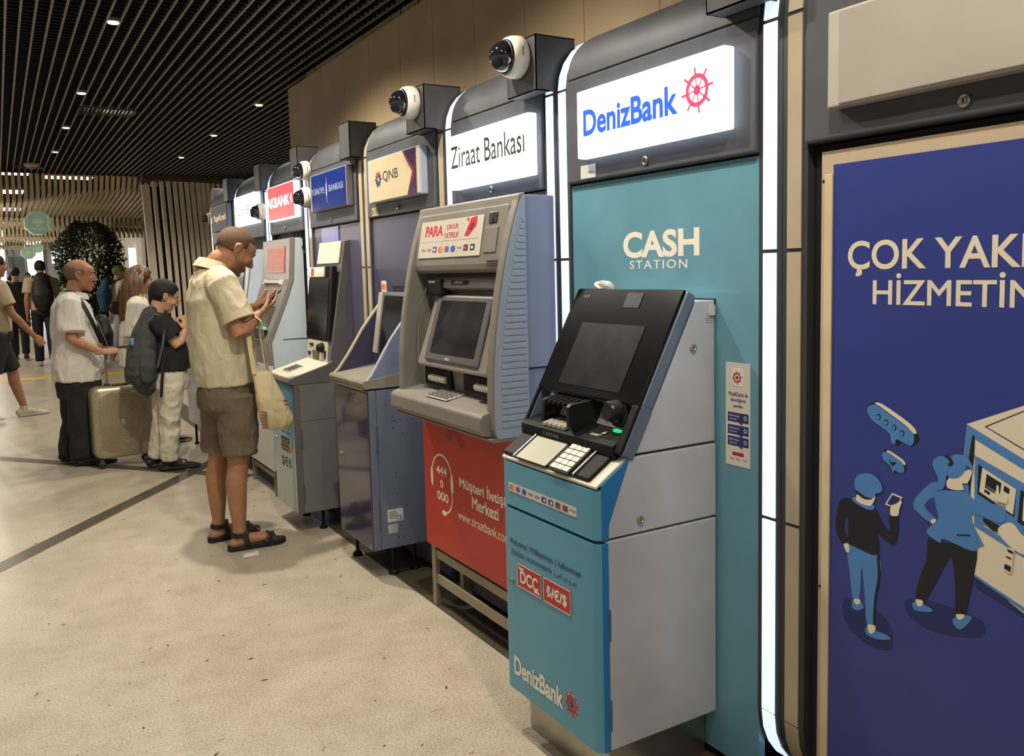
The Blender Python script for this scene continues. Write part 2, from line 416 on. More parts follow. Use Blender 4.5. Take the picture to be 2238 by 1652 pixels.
# curved timber-look wall: each slat a strip of its own, bowed in plan and leaning at the head
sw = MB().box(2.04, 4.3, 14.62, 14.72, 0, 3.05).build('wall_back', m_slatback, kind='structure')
top = MB().prism([(0, 0)], 0, 0) if False else None
MB().box(1.97, 4.3, 14.02, 14.62, 2.985, 3.05).build('head_panel', mat('head_panel', '4a4034', .6), sw)
k = 0
tops = [317, 336, 353, 368, 382, 395, 408, 420, 432, 443, 454, 465, 476, 487, 498]
while tops[-1] < 640: tops.append(tops[-1]+11)
for px in tops:
    # plan: slats sweep from the corner back along the row; they lean in towards the head
    yb = 14.1+.0012*max(0, px-330)
    zt = fy(px, 396, yb).z-(.05 if k == 0 else 0); xt = fy(px, 396, yb).x; q = fy(px+21, 625, yb); slope = (q.x-xt)/(q.z-zt)
    pts_ = []
    for i in range(9):
        u = i/8; z_ = .02+u*(min(zt, 2.975)-.02)
        pts_.append(V((xt+slope*(z_-zt)*(1-.18*(1-u)), yb-.05*math.sin(u*math.pi), z_)))
    w_ = .026 if k else .055
    vs, fs = [], []
    for p in pts_:
        vs += [(p.x-w_, p.y, p.z), (p.x+w_, p.y, p.z), (p.x+w_, p.y+.07, p.z), (p.x-w_, p.y+.07, p.z)]
    for i in range(8):
        for j in range(4): fs.append((i*4+j, i*4+(j+1) % 4, i*4+4+(j+1) % 4, i*4+4+j))
    fs += [(3, 2, 1, 0), (32, 33, 34, 35)]
    MB().add(vs, fs).build('slat', m_slat, sw); k += 1

# folded slatted soffit that begins where the grid ends: long slats running down the hall
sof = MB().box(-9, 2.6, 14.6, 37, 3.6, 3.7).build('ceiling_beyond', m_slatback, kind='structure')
m_slat2 = mat('slat_tan', 'c2b088', .45, var=.08, scale=4)
def fold_profile(t):           # t 0 left .. 1 at the slatted wall: (y, z) points down the hall
    z1 = 2.60+.22*t
    return [(14.47, 3.06), (14.72, z1+.03), (14.86, z1), (17.5, 2.62), (17.62, 2.50-.23*t), (18.3, 2.62-.1*t), (21.8, 2.66), (22.0, 2.36), (22.6, 2.5), (28, 2.62), (28.2, 2.40), (36, 2.75)]
xs = -3.6; i = 0
while xs < 2.46:
    t_ = max(0, min(1, (xs+.4)/2.2))
    pr_ = fold_profile(t_)
    vs, fs = [], []
    for (yy, zz) in pr_:
        vs += [(xs-.021, yy, zz), (xs+.021, yy, zz), (xs+.021, yy+.03, zz+.075), (xs-.021, yy+.03, zz+.075)]
    n_ = len(pr_)
    for a_ in range(n_-1):
        for j in range(4): fs.append((a_*4+j, a_*4+(j+1) % 4, a_*4+4+(j+1) % 4, a_*4+4+j))
    fs += [(3, 2, 1, 0), tuple(range(4*(n_-1), 4*n_))]
    MB().add(vs, fs).build('slat', m_slat2, sof); xs += .078; i += 1

# litter and dirt specks nobody could count
rng0 = np.random.default_rng(11); vs, fs = [], []
for i in range(150):
    x_, y_ = rng0.uniform(-1.2, 1.6), rng0.uniform(1.2, 7.5); a_ = rng0.uniform(0, 6.28); L_ = abs(rng0.normal(.008, .006))+.003; W_ = rng0.uniform(.0012, .004)
    d = V((math.cos(a_), math.sin(a_), 0)); n = V((-d.y, d.x, 0)); c = V((x_, y_, .0012)); k_ = len(vs)
    vs += [c-d*L_, c+n*W_+V((0, 0, .001)), c+d*L_, c-n*W_]; fs.append((k_, k_+1, k_+2, k_+3))
o = MB().add(vs, fs); o = o.build('floor_litter', mat('litter_brown', '4a4033', .9, var=.3, scale=20), kind='stuff')
o['label'] = 'tiny dark scraps and scuffs scattered over the pale floor'; o['category'] = 'litter'
# ------------------------------------------------------------------ the row of portal bays
XP = 1.77                       # front of the posts
G = [.56, 1.578, 2.627, 3.53, 4.545, 5.55, 6.50, 7.54, 8.5]
m_frame = mat('portal_anthracite', '434549', .42, metal=.35, var=.05, scale=12)
m_frame_in = mat('portal_black', '1d1d20', .6)
m_led = mat('led_strip_lit', 'd0e2ff', .5, var=0, emit=1.1)
m_led_off = mat('led_strip_off', 'b4a78f', .16, var=.04, spec=.6, coat=.5)
m_hood = mat('hood_anthracite', '4e5056', .55, metal=.2, var=.08, scale=7, bump=.03, bscale=300)
m_lock = mat('lock_chrome', 'b9b4aa', .25, metal=.9, var=0)
m_dark = mat('recess_dark', '15141a', .7, var=0)
RA = .2
def rail(dx):
    """portal side outline in x,z, offset outwards by dx (towards the hall)"""
    r = RA+dx; P = []
    for a_ in range(0, 91, 15):
        t = math.radians(a_); P.append((XP+RA-r*math.sin(t), .245-r*math.cos(t)))
    for a_ in range(0, 91, 15):
        t = math.radians(a_); P.append((XP+RA-r*math.cos(t), 2.13+r*math.sin(t)))
    P.append((2.085, 2.13+r))
    return P
def band(P, Q, y0, y1, mb):
    n = len(P); vs = [(p[0], y, p[1]) for y in (y0, y1) for p in P]+[(q[0], y, q[1]) for y in (y0, y1) for q in Q]
    fs = []
    for i in range(n-1):
        fs += [(i, i+1, n+i+1, n+i), (2*n+i, 3*n+i, 3*n+i+1, 2*n+i+1), (i, 2*n+i, 2*n+i+1, i+1), (n+i, n+i+1, 3*n+i+1, 3*n+i)]
    fs += [(0, n, 3*n, 2*n), (n-1, 3*n-1, 4*n-1, 2*n-1)]
    mb.add(vs, fs)
def cut(P, z0, z1, keep_top):
    """part of an outline between two heights (straight part interpolated)"""
    out = []
    xs_ = P[6][0]
    return out
def post(t, y0, y1, lit, lead):
    """one post: frame band plus separate light segments; lead = +1 when the wide margin is on the high-y side"""
    mb = MB(); band(rail(0), rail(-.06), y0, y1, mb); mb.build('post', m_frame, t, smooth=True)
    a_, b_ = (y0+.018, y1-.017)
    O, I = rail(.0035), rail(-.004)
    cuts = [.244, .803, 1.532, 2.128]
    def seg(po, pi):
        q = MB(); band(po, pi, a_, b_, q); q.build('light_segment', m_led if lit else m_led_off, t, smooth=True)
    g = .005
    seg(O[:7], I[:7])                                   # lower curve
    for z0, z1 in zip(cuts[:-1], cuts[1:]):
        seg([(O[6][0], z0+g), (O[6][0], z1-g)], [(I[6][0], z0+g), (I[6][0], z1-g)])
    seg([(O[7][0], 2.128+g)]+O[8:], [(I[7][0], 2.128+g)]+I[8:])   # upper curve
def lock_at(t, x_, y_, z_, r=.014):
    MB().lathe((x_, y_, z_), (-1, 0, 0), [(r, -.002), (r, .006), (r*.8, .008), (r*.55, .006), (r*.5, .0085)], n=18).build('lock', m_lock, t, smooth=True)
    MB().box(x_-.0100, x_-.0080, y_-r*.1, y_+r*.1, z_-r*.35, z_+r*.35).build('keyhole', m_dark, t)
XH, XS = 1.76, 1.716
def bay(k, label, lit, back_mat, hood=True):
    y0, y1 = G[k], G[k+1]
    t = thing('atm_portal', label, 'portal', (1.95, (y0+y1)/2, 0), 'portals framing the row of machines')
    post(t, y0+.001, y0+.081, lit, 1); post(t, y1-.081, y1-.001, lit, -1)
    a_, b_ = y0+.082, y1-.082
    # header: lower fascia with a seam, curved hood above
    pr_ = [(XH, 1.795), (XH-.004, 1.80), (XH, 2.148), (1.80, 2.148), (1.80, 1.795)]
    MB().prism(pr_, a_, b_).build('header_panel', m_hood, t, bevel=.004)
    O = [(XP+RA-(RA+.004)*math.cos(math.radians(q)), 2.156+(RA-.02)*math.sin(math.radians(q))) for q in range(0, 91, 9)]+[(2.085, 2.156+RA-.02)]
    mb = MB(); band(O, [(p[0]+.012, p[1]-.012) for p in O], a_, b_, mb); mb.build('hood', m_hood, t, smooth=True)
    MB().box(1.80, 1.81, a_, b_, 1.795, 2.15).build('header_back', m_frame_in, t)
    box('back_panel', 1.795 if back_mat is m_dark else 1.776, 1.80, a_, b_, .03, 1.789, back_mat, t, bevel=0)
    MB().box(1.80, 2.08, a_, b_, .004, .03).build('floor_tray', m_frame_in, t)
    lock_at(t, XH-.003, (a_+b_)/2+.01, 1.828)
    return t, a_, b_
def bracket(t, y0, y1, x0=1.672, x1=1.86, z0=2.135, z1=2.33):
    """folded sheet box with an open bottom that carries a camera"""
    e = .004; mb = MB()
    mb.box(x0, x0+e, y0, y1, z0, z1).box(x0, x1, y0, y0+e, z0, z1).box(x0, x1, y1-e, y1, z0, z1).box(x0, x1, y0, y1, z1-e, z1).box(x0, x0+.06, y0, y1, z0, z0+e)
    return mb.build('camera_bracket', mat('bracket_grey', '4c4b4c', .5, metal=.3), t)
def sign(t, y0, y1, z0, z1, face_mat, body_mat, depth=.044):
    s_ = MB().box(XS+.003, XH-.0005, y0, y1, z0, z1).build('sign_box', body_mat, t, bevel=.006, seg=3)
    MB().box(XS, XS+.004, y0+.008, y1-.035, z0+.006, z1-.006).build('sign_face', face_mat, s_, bevel=.002)
    return s_
def sq(px, py, X=1.7155): return fx(px, py, X)
def facetext(s_, y_left, y_right, z0, z1, X, m_, parent, **k):
    return text(s_, (X, y_left, z0), y_left-y_right, z1-z0, FACE_W, m_, parent, **k)

m_signlit = mat('sign_white_lit', 'f7faff', .4, var=0, emit=2.4)
m_signbody = mat('sign_body_lit', 'e6f0ff', .4, var=0, emit=3.2)
m_signoff = mat('sign_white_off', 'd9d2c4', .14, var=.03, coat=.6)
m_bodyoff = mat('sign_body_off', 'b9bcc6', .3, var=.03)
m_teal = mat('teal_panel', '6497aa', .22, var=.05, scale=5, bump=.02, bscale=400, coat=.35)
m_blue_letter = mat('letter_blue', '1c4fd0', .5, var=0, emit=1.0)
m_red_letter = mat('letter_red', 'e8365a', .5, var=0, emit=1.0)
m_ink = mat('letter_black', '26262c', .6, var=0)
m_white = mat('print_white', 'e9e2d4', .5, var=.02)

def helm(p0, r, face, mats, parent, lift=.0015, name='emblem'):
    """ship's wheel emblem: rim, eight spokes, hub"""
    mb = MB(); ring(mb, p0, r*.50, r*.70, face, lift, 32)
    U, Vv, N = face
    for i in range(8):
        t = math.radians(22.5*0+45*i+8); d = U*math.cos(t)+Vv*math.sin(t); n = U*-math.sin(t)+Vv*math.cos(t)
        for ra, rb, wd in ((.1, .52, .035), (.68, .98, .055)):
            mb.poly([V(p0)+d*(r*ra)+n*(r*wd)+N*lift, V(p0)+d*(r*rb)+n*(r*wd)+N*lift, V(p0)+d*(r*rb)-n*(r*wd)+N*lift, V(p0)+d*(r*ra)-n*(r*wd)+N*lift])
    mb.poly(disc(p0, r*.2, face, lift, 12))
    return mb.build(name, mats, parent)

# --- poster bay, nearest the camera
t, a_, b_ = bay(0, 'unlit portal with a blank grey sign box and a big blue poster', False, m_dark)
sb = sign(t, .66, 1.40, 1.862, 2.085, mat('blank_sign_face', 'aaa49b', .12, var=.04, scale=3, coat=.7), mat('blank_sign_body', 'b9b1a8', .3))
m_board = mat('poster_board', 'b8a68d', .55, var=.05)
board = box('poster_board', 1.779, 1.795, .66, 1.462, .02, 1.772, m_board, t, bevel=.002)
box('corner_bead', 1.772, 1.779, 1.424, 1.447, .02, 1.715, mat('bead_cream', 'd0bd9a', .5), board, bevel=.001)
m_posterblue = mat('poster_blue', '2d3a84', .38, var=.05, scale=2, coat=.15)
XPO = 1.7765
box('poster', XPO, 1.779, .68, 1.424, .05, 1.737, m_posterblue, board, bevel=0, label='dark blue printed poster')
MB().lathe((1.7785, 1.455, 1.70), (-1, 0, 0), [(.004, 0), (.003, .002)], n=10).build('screw', m_dark, board)
MB().lathe((1.7785, 1.455, .66), (-1, 0, 0), [(.004, 0), (.003, .002)], n=10).build('screw', m_dark, board)
m_pcream = mat('poster_cream', 'd8ceb8', .5, var=.02)
m_pmid = mat('poster_midblue', '4a7dba', .45, var=.03)
m_pblack = mat('poster_black', '191a22', .5, var=0)
m_pdark = mat('poster_navy', '1f2a5e', .5, var=0)
def pp(pts, off, m_, nm='print', lay=1):
    """print traced on the poster plane; pts in poster pixels, off = crop origin and scale"""
    ox, oy, s_ = off
    X = XPO-.0004*lay
    return MB().poly([fx(ox+a/s_, oy+b/s_, X) for a, b in pts]).build(nm, m_, board)
def smooth_pts(pts, n=4):
    out = []; k = len(pts)
    for i in range(k):
        p0, p1, p2, p3 = (V(pts[(i+j-1) % k]+(0,)) for j in range(4))
        for j in range(n):
            t = j/n; q = .5*((2*p1)+(-p0+p2)*t+(2*p0-5*p1+4*p2-p3)*t*t+(-p0+3*p1-3*p2+p3)*t**3)
            out.append((q.x, q.y))
    return out
p0 = fx(1850, 581, XPO); p1 = fx(2004, 578, XPO)
zc0, zc1 = fx(1925, 581, XPO).z, fx(1925, 524, XPO).z
facetext('ÇOK YAKINDA', 1.379, .735, zc0-.024, zc1, XPO, m_pcream, board, weight=.018)
facetext('HİZMETİNİZDE', 1.308, .74, fx(2000, 667, XPO).z, fx(2000, 608, XPO).z+.012, XPO, m_pcream, board, weight=.012)
o6 = (1820, 860, 1191/418)
S = lambda pts, m_, nm, lay=1, sm=True: pp(smooth_pts(pts) if sm else pts, o6, m_, nm, lay)
# speech bubbles
S([(225, 75), (258, 55), (300, 62), (470, 185), (522, 240), (540, 290), (500, 325), (440, 300), (400, 325), (350, 240), (250, 170), (215, 110)], m_pblack, 'bubble_edge', 1)
S([(262, 60), (310, 66), (475, 182), (522, 240), (500, 248), (455, 200), (300, 85)], m_pcream, 'bubble_side', 2)
S([(222, 80), (262, 68), (300, 90), (455, 205), (500, 250), (505, 300), (480, 325), (430, 300), (395, 285), (385, 320), (362, 295), (350, 245), (250, 170), (217, 115)], m_pmid, 'bubble_face', 3)
for (a, b) in ((284, 146), (332, 179), (381, 212), (430, 247)):
    S([(a+15*math.cos(i*math.pi/4), b+19*math.sin(i*math.pi/4)) for i in range(8)], m_pblack, 'dot', 4)
    S([(a-2+11*math.cos(i*math.pi/4), b+2+14*math.sin(i*math.pi/4)) for i in range(8)], m_pmid, 'dot_face', 5)
S([(310, 360), (345, 352), (440, 415), (460, 460), (440, 495), (400, 490), (385, 505), (365, 470), (315, 410)], m_pblack, 'bubble_edge', 1)
S([(340, 354), (360, 360), (440, 415), (452, 445), (438, 440), (420, 418), (345, 372)], m_pcream, 'bubble_side', 2)
S([(308, 370), (340, 365), (415, 415), (440, 450), (445, 485), (420, 495), (385, 478), (375, 495), (360, 455), (315, 410)], m_pmid, 'bubble_face', 3)
S([(352, 405), (366, 430), (385, 425), (398, 432), (370, 452), (355, 428)], m_pblack, 'tick', 4, False)
# shadows
S([(60, 1300), (130, 1285), (330, 1400), (375, 1560), (340, 1600), (230, 1570), (90, 1440)], m_pdark, 'ground_shadow', 1)
S([(455, 1290), (600, 1290), (900, 1400), (950, 1490), (880, 1520), (650, 1490), (480, 1390)], m_pdark, 'ground_shadow', 1)
S([(880, 1130), (1191, 1330), (1191, 1400), (890, 1210)], m_pdark, 'ground_shadow', 1, False)
# drawn machine on the right
XR = 1330
S([(835, 190), (1191, 75), (XR, 40), (XR, 1480), (880, 1125), (800, 560)], m_pcream, 'machine', 1, False)
S([(835, 190), (1191, 410), (XR, 495), (XR, 560), (1191, 475), (870, 275), (858, 640), (800, 600)], m_pmid, 'machine_edge', 2, False)
S([(945, 205), (1191, 105), (XR, 60), (XR, 66), (1191, 112), (958, 207), (1191, 345), (XR, 430), (XR, 436), (1191, 353)], m_pdark, 'machine_line', 2, False)
S([(870, 255), (885, 270), (880, 400), (850, 640), (838, 500), (850, 380)], m_pblack, 'machine_gap', 3, False)
S([(885, 385), (1191, 560), (XR, 640), (XR, 980), (1191, 890), (880, 800)], m_pmid, 'screen_bezel', 3, False)
S([(905, 440), (1140, 590), (1130, 770), (900, 625)], m_pblack, 'screen_edge', 4, False)
S([(932, 460), (1142, 595), (1122, 755), (912, 610)], m_pcream, 'screen', 5, False)
S([(958, 500), (1050, 558), (1040, 625), (950, 570)], m_pblack, 'screen_tile', 6, False)
S([(1068, 572), (1102, 595), (1096, 626), (1062, 605)], m_pblack, 'screen_tile', 6, False)
S([(948, 572), (1010, 612), (1008, 622), (946, 583)], m_pblack, 'screen_tile', 6, False)
S([(946, 595), (980, 615), (976, 632), (942, 612)], m_pblack, 'screen_tile', 6, False)
S([(1170, 600), (XR, 690), (XR, 900), (1150, 800)], m_pblack, 'side_screen', 5, False)
S([(1190, 640), (XR, 715), (XR, 880), (1180, 790)], m_pcream, 'side_screen_face', 6, False)
S([(935, 790), (955, 780), (1060, 840), (1030, 860), (990, 850)], m_pblack, 'keypad', 5)
S([(1030, 840), (1080, 805), (1130, 815), (1191, 890), (XR, 960), (XR, 1010), (1191, 1005), (1090, 940), (1040, 880)], m_pcream, 'shelf', 6)
S([(900, 800), (1010, 870), (1191, 985), (XR, 1060), (XR, 1095), (1191, 1020), (870, 815)], m_pmid, 'machine_edge', 4, False)
S([(1085, 960), (1130, 975), (1120, 1040), (1110, 1120), (1065, 1090), (1085, 1020)], m_pcream, 'receipt', 5)
S([(1085, 965), (1125, 985), (1122, 1000), (1090, 985)], m_pblack, 'receipt_mark', 6, False)
S([(1080, 1010), (1112, 1025), (1110, 1035), (1080, 1020)], m_pblack, 'receipt_mark', 6, False)
S([(1072, 1060), (1110, 1078), (1105, 1112), (1066, 1088)], m_pblack, 'receipt_mark', 6, False)
S([(880, 1125), (1191, 1335), (XR, 1425), (XR, 1445), (1191, 1355), (880, 1140)], m_pmid, 'machine_foot', 3, False)
# boy
S([(100, 940), (285, 1010), (292, 1150), (262, 1290), (262, 1440), (212, 1430), (198, 1240), (180, 1080), (165, 1280), (125, 1270), (108, 1130)], m_pmid, 'jeans', 2)
S([(275, 1020), (292, 1020), (294, 1150), (268, 1290), (262, 1440), (250, 1440), (258, 1280), (280, 1140)], m_pblack, 'jeans_shade', 3)
S([(40, 680), (110, 655), (260, 720), (300, 790), (360, 870), (350, 770), (405, 765), (400, 900), (370, 940), (290, 880), (272, 850), (278, 1005), (100, 935), (70, 935), (20, 850)], m_pblack, 'jumper', 4)
S([(84, 770), (98, 800), (90, 900), (76, 830)], m_posterblue, 'arm_gap', 5)
S([(68, 938), (98, 935), (102, 985), (85, 985)], m_pcream, 'hand', 4)
S([(120, 660), (165, 640), (255, 695), (245, 725), (190, 710)], m_pmid, 'collar', 5)
S([(160, 620), (250, 625), (262, 655), (230, 700), (150, 670)], m_pcream, 'face', 6)
S([(135, 560), (150, 515), (205, 495), (260, 510), (300, 560), (305, 610), (265, 625), (250, 650), (200, 640), (150, 610)], m_pmid, 'hair', 7)
S([(145, 600), (200, 640), (245, 655), (195, 655), (148, 618)], m_pblack, 'hair_shade', 8)
S([(370, 618), (435, 645), (395, 720), (325, 690)], m_pcream, 'drawn_phone', 5, False)
S([(372, 630), (422, 652), (388, 708), (338, 684)], m_pdark, 'phone_face', 6, False)
S([(362, 700), (385, 690), (430, 670), (415, 720), (405, 760), (360, 755)], m_pcream, 'hand', 7)
S([(125, 1285), (175, 1295), (192, 1335), (150, 1350), (122, 1330)], m_pmid, 'shoe', 3)
S([(130, 1280), (168, 1282), (170, 1305), (145, 1312)], m_pcream, 'ankle', 4)
S([(205, 1460), (262, 1475), (330, 1500), (360, 1530), (280, 1530), (212, 1500)], m_pmid, 'shoe', 3)
S([(215, 1440), (262, 1445), (262, 1480), (232, 1495)], m_pcream, 'ankle', 4)
# woman
S([(600, 890), (700, 930), (885, 960), (885, 1100), (850, 1270), (820, 1380), (765, 1375), (762, 1180), (732, 1020), (640, 1180), (575, 1290), (515, 1270), (550, 1120), (585, 1030)], m_pblack, 'trousers', 3)
S([(640, 548), (690, 600), (820, 610), (900, 680), (1005, 735), (1000, 690), (1075, 690), (1070, 790), (1030, 805), (880, 750), (868, 800), (905, 950), (860, 978), (690, 905), (670, 930), (583, 862), (650, 780), (600, 700), (570, 700), (640, 770), (610, 805), (500, 700), (560, 600)], m_pmid, 'jacket', 5)
S([(572, 700), (625, 645), (640, 700), (655, 765), (636, 772)], m_posterblue, 'arm_gap', 6)
S([(870, 810), (940, 945), (905, 955)], m_pmid, 'jacket_flap', 4, False)
S([(770, 876), (858, 878), (855, 886), (772, 884)], m_pblack, 'pocket', 7, False)
S([(612, 788), (640, 780), (640, 800), (618, 812)], m_pcream, 'hand', 7)
S([(720, 530), (860, 470), (865, 500), (838, 558), (805, 560), (812, 600), (720, 590)], m_pcream, 'face', 6)
S([(700, 420), (760, 380), (830, 390), (868, 450), (865, 485), (835, 450), (815, 495), (775, 525), (720, 520), (705, 470)], m_pmid, 'hair', 7)
S([(620, 440), (650, 395), (700, 395), (735, 440), (715, 470), (705, 530), (690, 590), (640, 595), (655, 530)], m_pmid, 'ponytail', 8)
S([(690, 385), (735, 400), (750, 440), (715, 448), (728, 420)], m_pblack, 'hair_band', 9)
S([(995, 640), (1015, 625), (1020, 575), (1032, 575), (1040, 630), (1085, 645), (1080, 685), (1040, 675), (1005, 665)], m_pcream, 'hand', 8)
S([(500, 1300), (560, 1310), (620, 1345), (600, 1360), (520, 1352), (497, 1325)], m_pmid, 'shoe', 3)
S([(515, 1282), (560, 1290), (555, 1320), (530, 1322)], m_pcream, 'ankle', 4)
S([(752, 1400), (830, 1380), (865, 1400), (800, 1468), (755, 1440)], m_pmid, 'shoe', 3)
S([(768, 1375), (820, 1378), (805, 1405), (780, 1405)], m_pcream, 'ankle', 4)
portal0 = t

# --- first bank: teal bay
t, a_, b_ = bay(1, 'lit portal with teal panel behind the blue machine', True, m_teal)
sb = sign(t, 1.737, 2.428, 1.868, 2.090, m_signlit, m_signbody)
facetext('DenizBank', 2.386, 1.918, 1.936, 2.022, XS, m_blue_letter, sb, weight=.032)
helm((XS, 1.838, 1.988), .066, FACE_W, m_red_letter, sb)
box('label_sticker', XH-.0055, XH-.003, 2.375, 2.46, 1.805, 1.850, mat('sticker_white', 'cfccc6', .5), t, bevel=0)
facetext('Bankası', 2.415, 2.382, 1.822, 1.830, XH-.0055, m_ink, t)
p_ = t.children
facetext('CASH', 2.255, 1.895, 1.527, 1.612, 1.776, m_white, t, weight=.035)
facetext('STATION', 2.222, 1.948, 1.492, 1.519, 1.776, m_white, t, weight=.008, spacing=1.25)
box('machine_opening', 1.7735, 1.776, 1.829, 1.96, 1.385, 1.402, m_dark, t, bevel=0)
st = box('app_sticker', 1.7745, 1.776, 1.695, 1.788, .925, 1.222, mat('sticker_cream', 'd8d2c6', .5, var=.02), t, bevel=0, label='tall white app sticker')
XA = 1.7745
box('app_icon', XA-.001, XA, 1.722, 1.764, 1.155, 1.205, mat('icon_white', 'e6e2da', .5), st, bevel=.004)
helm((XA-.001, 1.743, 1.180), .021, FACE_W, mat('print_red', 'b3202c', .5, var=0), st, lift=.0004)
m_navyprint = mat('print_navy', '27306b', .5, var=0)
facetext('MobilDeniz ile', 1.777, 1.703, 1.126, 1.138, XA, m_navyprint, st, weight=.02, lift=.0004)
facetext('dilediğiniz', 1.770, 1.710, 1.108, 1.121, XA, m_navyprint, st, weight=.02, lift=.0004)
facetext('yerden', 1.760, 1.722, 1.091, 1.103, XA, m_navyprint, st, weight=.02, lift=.0004)
for zc in (1.066, 1.030, .997):
    q = box('speech_tag', XA-.0006, XA, 1.700, 1.780, zc-.014, zc+.013, m_navyprint, st, bevel=.0003)
    MB().poly([(XA-.0003, 1.74, zc-.013), (XA-.0003, 1.725, zc-.022), (XA-.0003, 1.722, zc-.013)]).build('tag_tail', m_navyprint, st)
    facetext('CSM kartsız', 1.775, 1.735, zc+.001, zc+.007, XA-.0006, m_white, st, lift=.0003)
    facetext('işlemler', 1.772, 1.742, zc-.009, zc-.003, XA-.0006, m_white, st, lift=.0003)
    ring_m = MB(); ring(ring_m, (XA-.0006, 1.712, zc), .004, .006, FACE_W, .0003, 14); ring_m.build('tag_icon', m_white, st)
box('red_tag', XA-.0006, XA, 1.718, 1.762, .955, .965, mat('print_red', 'b3202c'), st, bevel=0)
for q in (1.772, 1.748, 1.722): facetext('App', q, q-.016, .942, .948, XA, m_ink, st, lift=.0004)
bracket(t, 1.60, 1.775, x0=1.69, z0=2.172, z1=2.36)
portal1 = t

# --- Ziraat bay
t, a_, b_ = bay(2, 'lit portal with a white Ziraat Bankası sign', True, mat('ziraat_back', '55535c', .5))
sb = sign(t, 2.740, 3.392, 1.850, 2.078, m_signlit, m_signbody)
facetext('Ziraat Bankası', 3.368, 2.762, 1.936, 2.030, XS, mat('letter_dark_on_light', '34343a', .5, var=0), sb, weight=.008)
bracket(t, 2.632, 2.83, x0=1.69)
# --- QNB bay
m_qback = mat('qnb_back', '33334f', .35, var=.06, coat=.2)
t, a_, b_ = bay(3, 'unlit portal with a cream sign and purple panel', False, m_qback)
sb = sign(t, 3.690, 4.348, 1.862, 2.088, mat('qnb_face', 'd3c5a4', .16, var=.03, coat=.6), mat('qnb_body', 'aeb3c4', .3))
MB().poly([(XS-.0006, 3.884, 2.082), (XS-.0006, 3.725, 2.082), (XS-.0006, 3.725, 1.868), (XS-.0006, 3.838, 1.868), (XS-.0006, 3.775, 1.975)]).build('plum_field', mat('qnb_plum', '4b3152', .25, var=.03, coat=.5), sb)
MB().poly([(XS-.0010, 3.884, 2.082), (XS-.0010, 3.868, 2.082), (XS-.0010, 3.758, 1.99), (XS-.0010, 3.757, 1.955), (XS-.0010, 3.8, 1.905), (XS-.0010, 3.775, 1.975)]).build('magenta_edge', mat('qnb_magenta', '8b3355', .3, var=0), sb)
facetext('QNB', 4.135, 3.942, 1.955, 2.012, XS, mat('qnb_letter', '2d2440', .4, var=0), sb, weight=.004)
mb = MB(); mr = MB()
for i in range(12):
    t_ = math.radians(30*i); d = V((0, -math.cos(t_), math.sin(t_))); n = V((0, math.sin(t_), math.cos(t_)))
    p = V((XS-.0012, 4.195, 1.978)); r_ = .05 if i % 2 == 0 else .042
    (mr if i in (3, 4, 2) else mb).poly([p+d*.008, p+d*r_*.6+n*.007, p+d*r_, p+d*r_*.6-n*.007])
mb.build('emblem', mat('qnb_navy', '2c3570', .4, var=0), sb); mr.build('emblem_accent', mat('qnb_red', '9d2c4a', .4, var=0), sb)
box('code_sticker', XH-.0055, XH-.003, 4.305, 4.40, 1.803, 1.848, mat('sticker_tan', 'a99f7f', .6), t, bevel=0)
facetext('0212', 4.345, 4.31, 1.812, 1.842, XH-.0055, m_ink, t); facetext('QNB', 4.395, 4.372, 1.810, 1.836, XH-.0055, m_ink, t)
cs = box('card_sticker', 1.774, 1.776, 4.286, 4.352, 1.33, 1.457, mat('sticker_white'), t, bevel=0, label='white sticker with card brand marks')
for zc, c1, c2 in ((1.425, 'd8452f', 'e07a2a'), (1.375, 'c43b4d', '3a63b8')):
    MB().poly(disc((1.774, 4.328, zc), .017, FACE_W, .0004)).build('card_mark', mat('mark_'+c1, c1, .5, var=0), cs)
    MB().poly(disc((1.774, 4.310, zc), .017, FACE_W, .0008)).build('card_mark', mat('mark_'+c2, c2, .5, var=0), cs)
MB().box(1.7735, 1.7765, 3.86, 4.20, 1.22, 1.43).build('machine_opening', m_dark, t)
bracket(t, 3.535, 3.73, x0=1.675); 
# --- Is Bankasi bay
m_tback = mat('isbank_back', '4a4a5e', .4, var=.04)
t, a_, b_ = bay(4, 'unlit portal with a glossy blue sign', False, m_tback)
sb = sign(t, 4.675, 5.325, 1.885, 2.110, mat('isbank_face', '1b327c', .12, var=.04, coat=.8), mat('isbank_body', '8f8790', .3))
m_silver = mat('letter_silver', 'aab3c8', .35, metal=.3, var=0)
facetext('TÜRKİYE', 5.290, 5.045, 1.985, 2.030, XS, m_silver, sb, weight=.006)
facetext('BANKASI', 4.965, 4.722, 1.985, 2.024, XS, m_silver, sb, weight=.006)
mb = MB(); p = V((XS-.001, 5.005, 2.0))
mb.poly(disc(p+V((0, 0, .0)), .012, FACE_W, .0005, 14, r2=.045)); mb.poly([p+V((0, .004, .04)), p+V((0, -.004, .04)), p+V((0, -.0015, .075)), p+V((0, .0015, .075))]); mb.poly([p+V((0, .003, -.075)), p+V((0, -.003, -.075)), p+V((0, -.004, -.04)), p+V((0, .004, -.04))])
mb.build('emblem', m_silver, sb)
MB().box(1.772, 1.7765, 4.99, 5.30, 1.40, 1.785).build('blue_sheet', mat('blue_sheet', '2a3f96', .3, coat=.3), t)
bracket(t, 4.55, 4.71, x0=1.70)
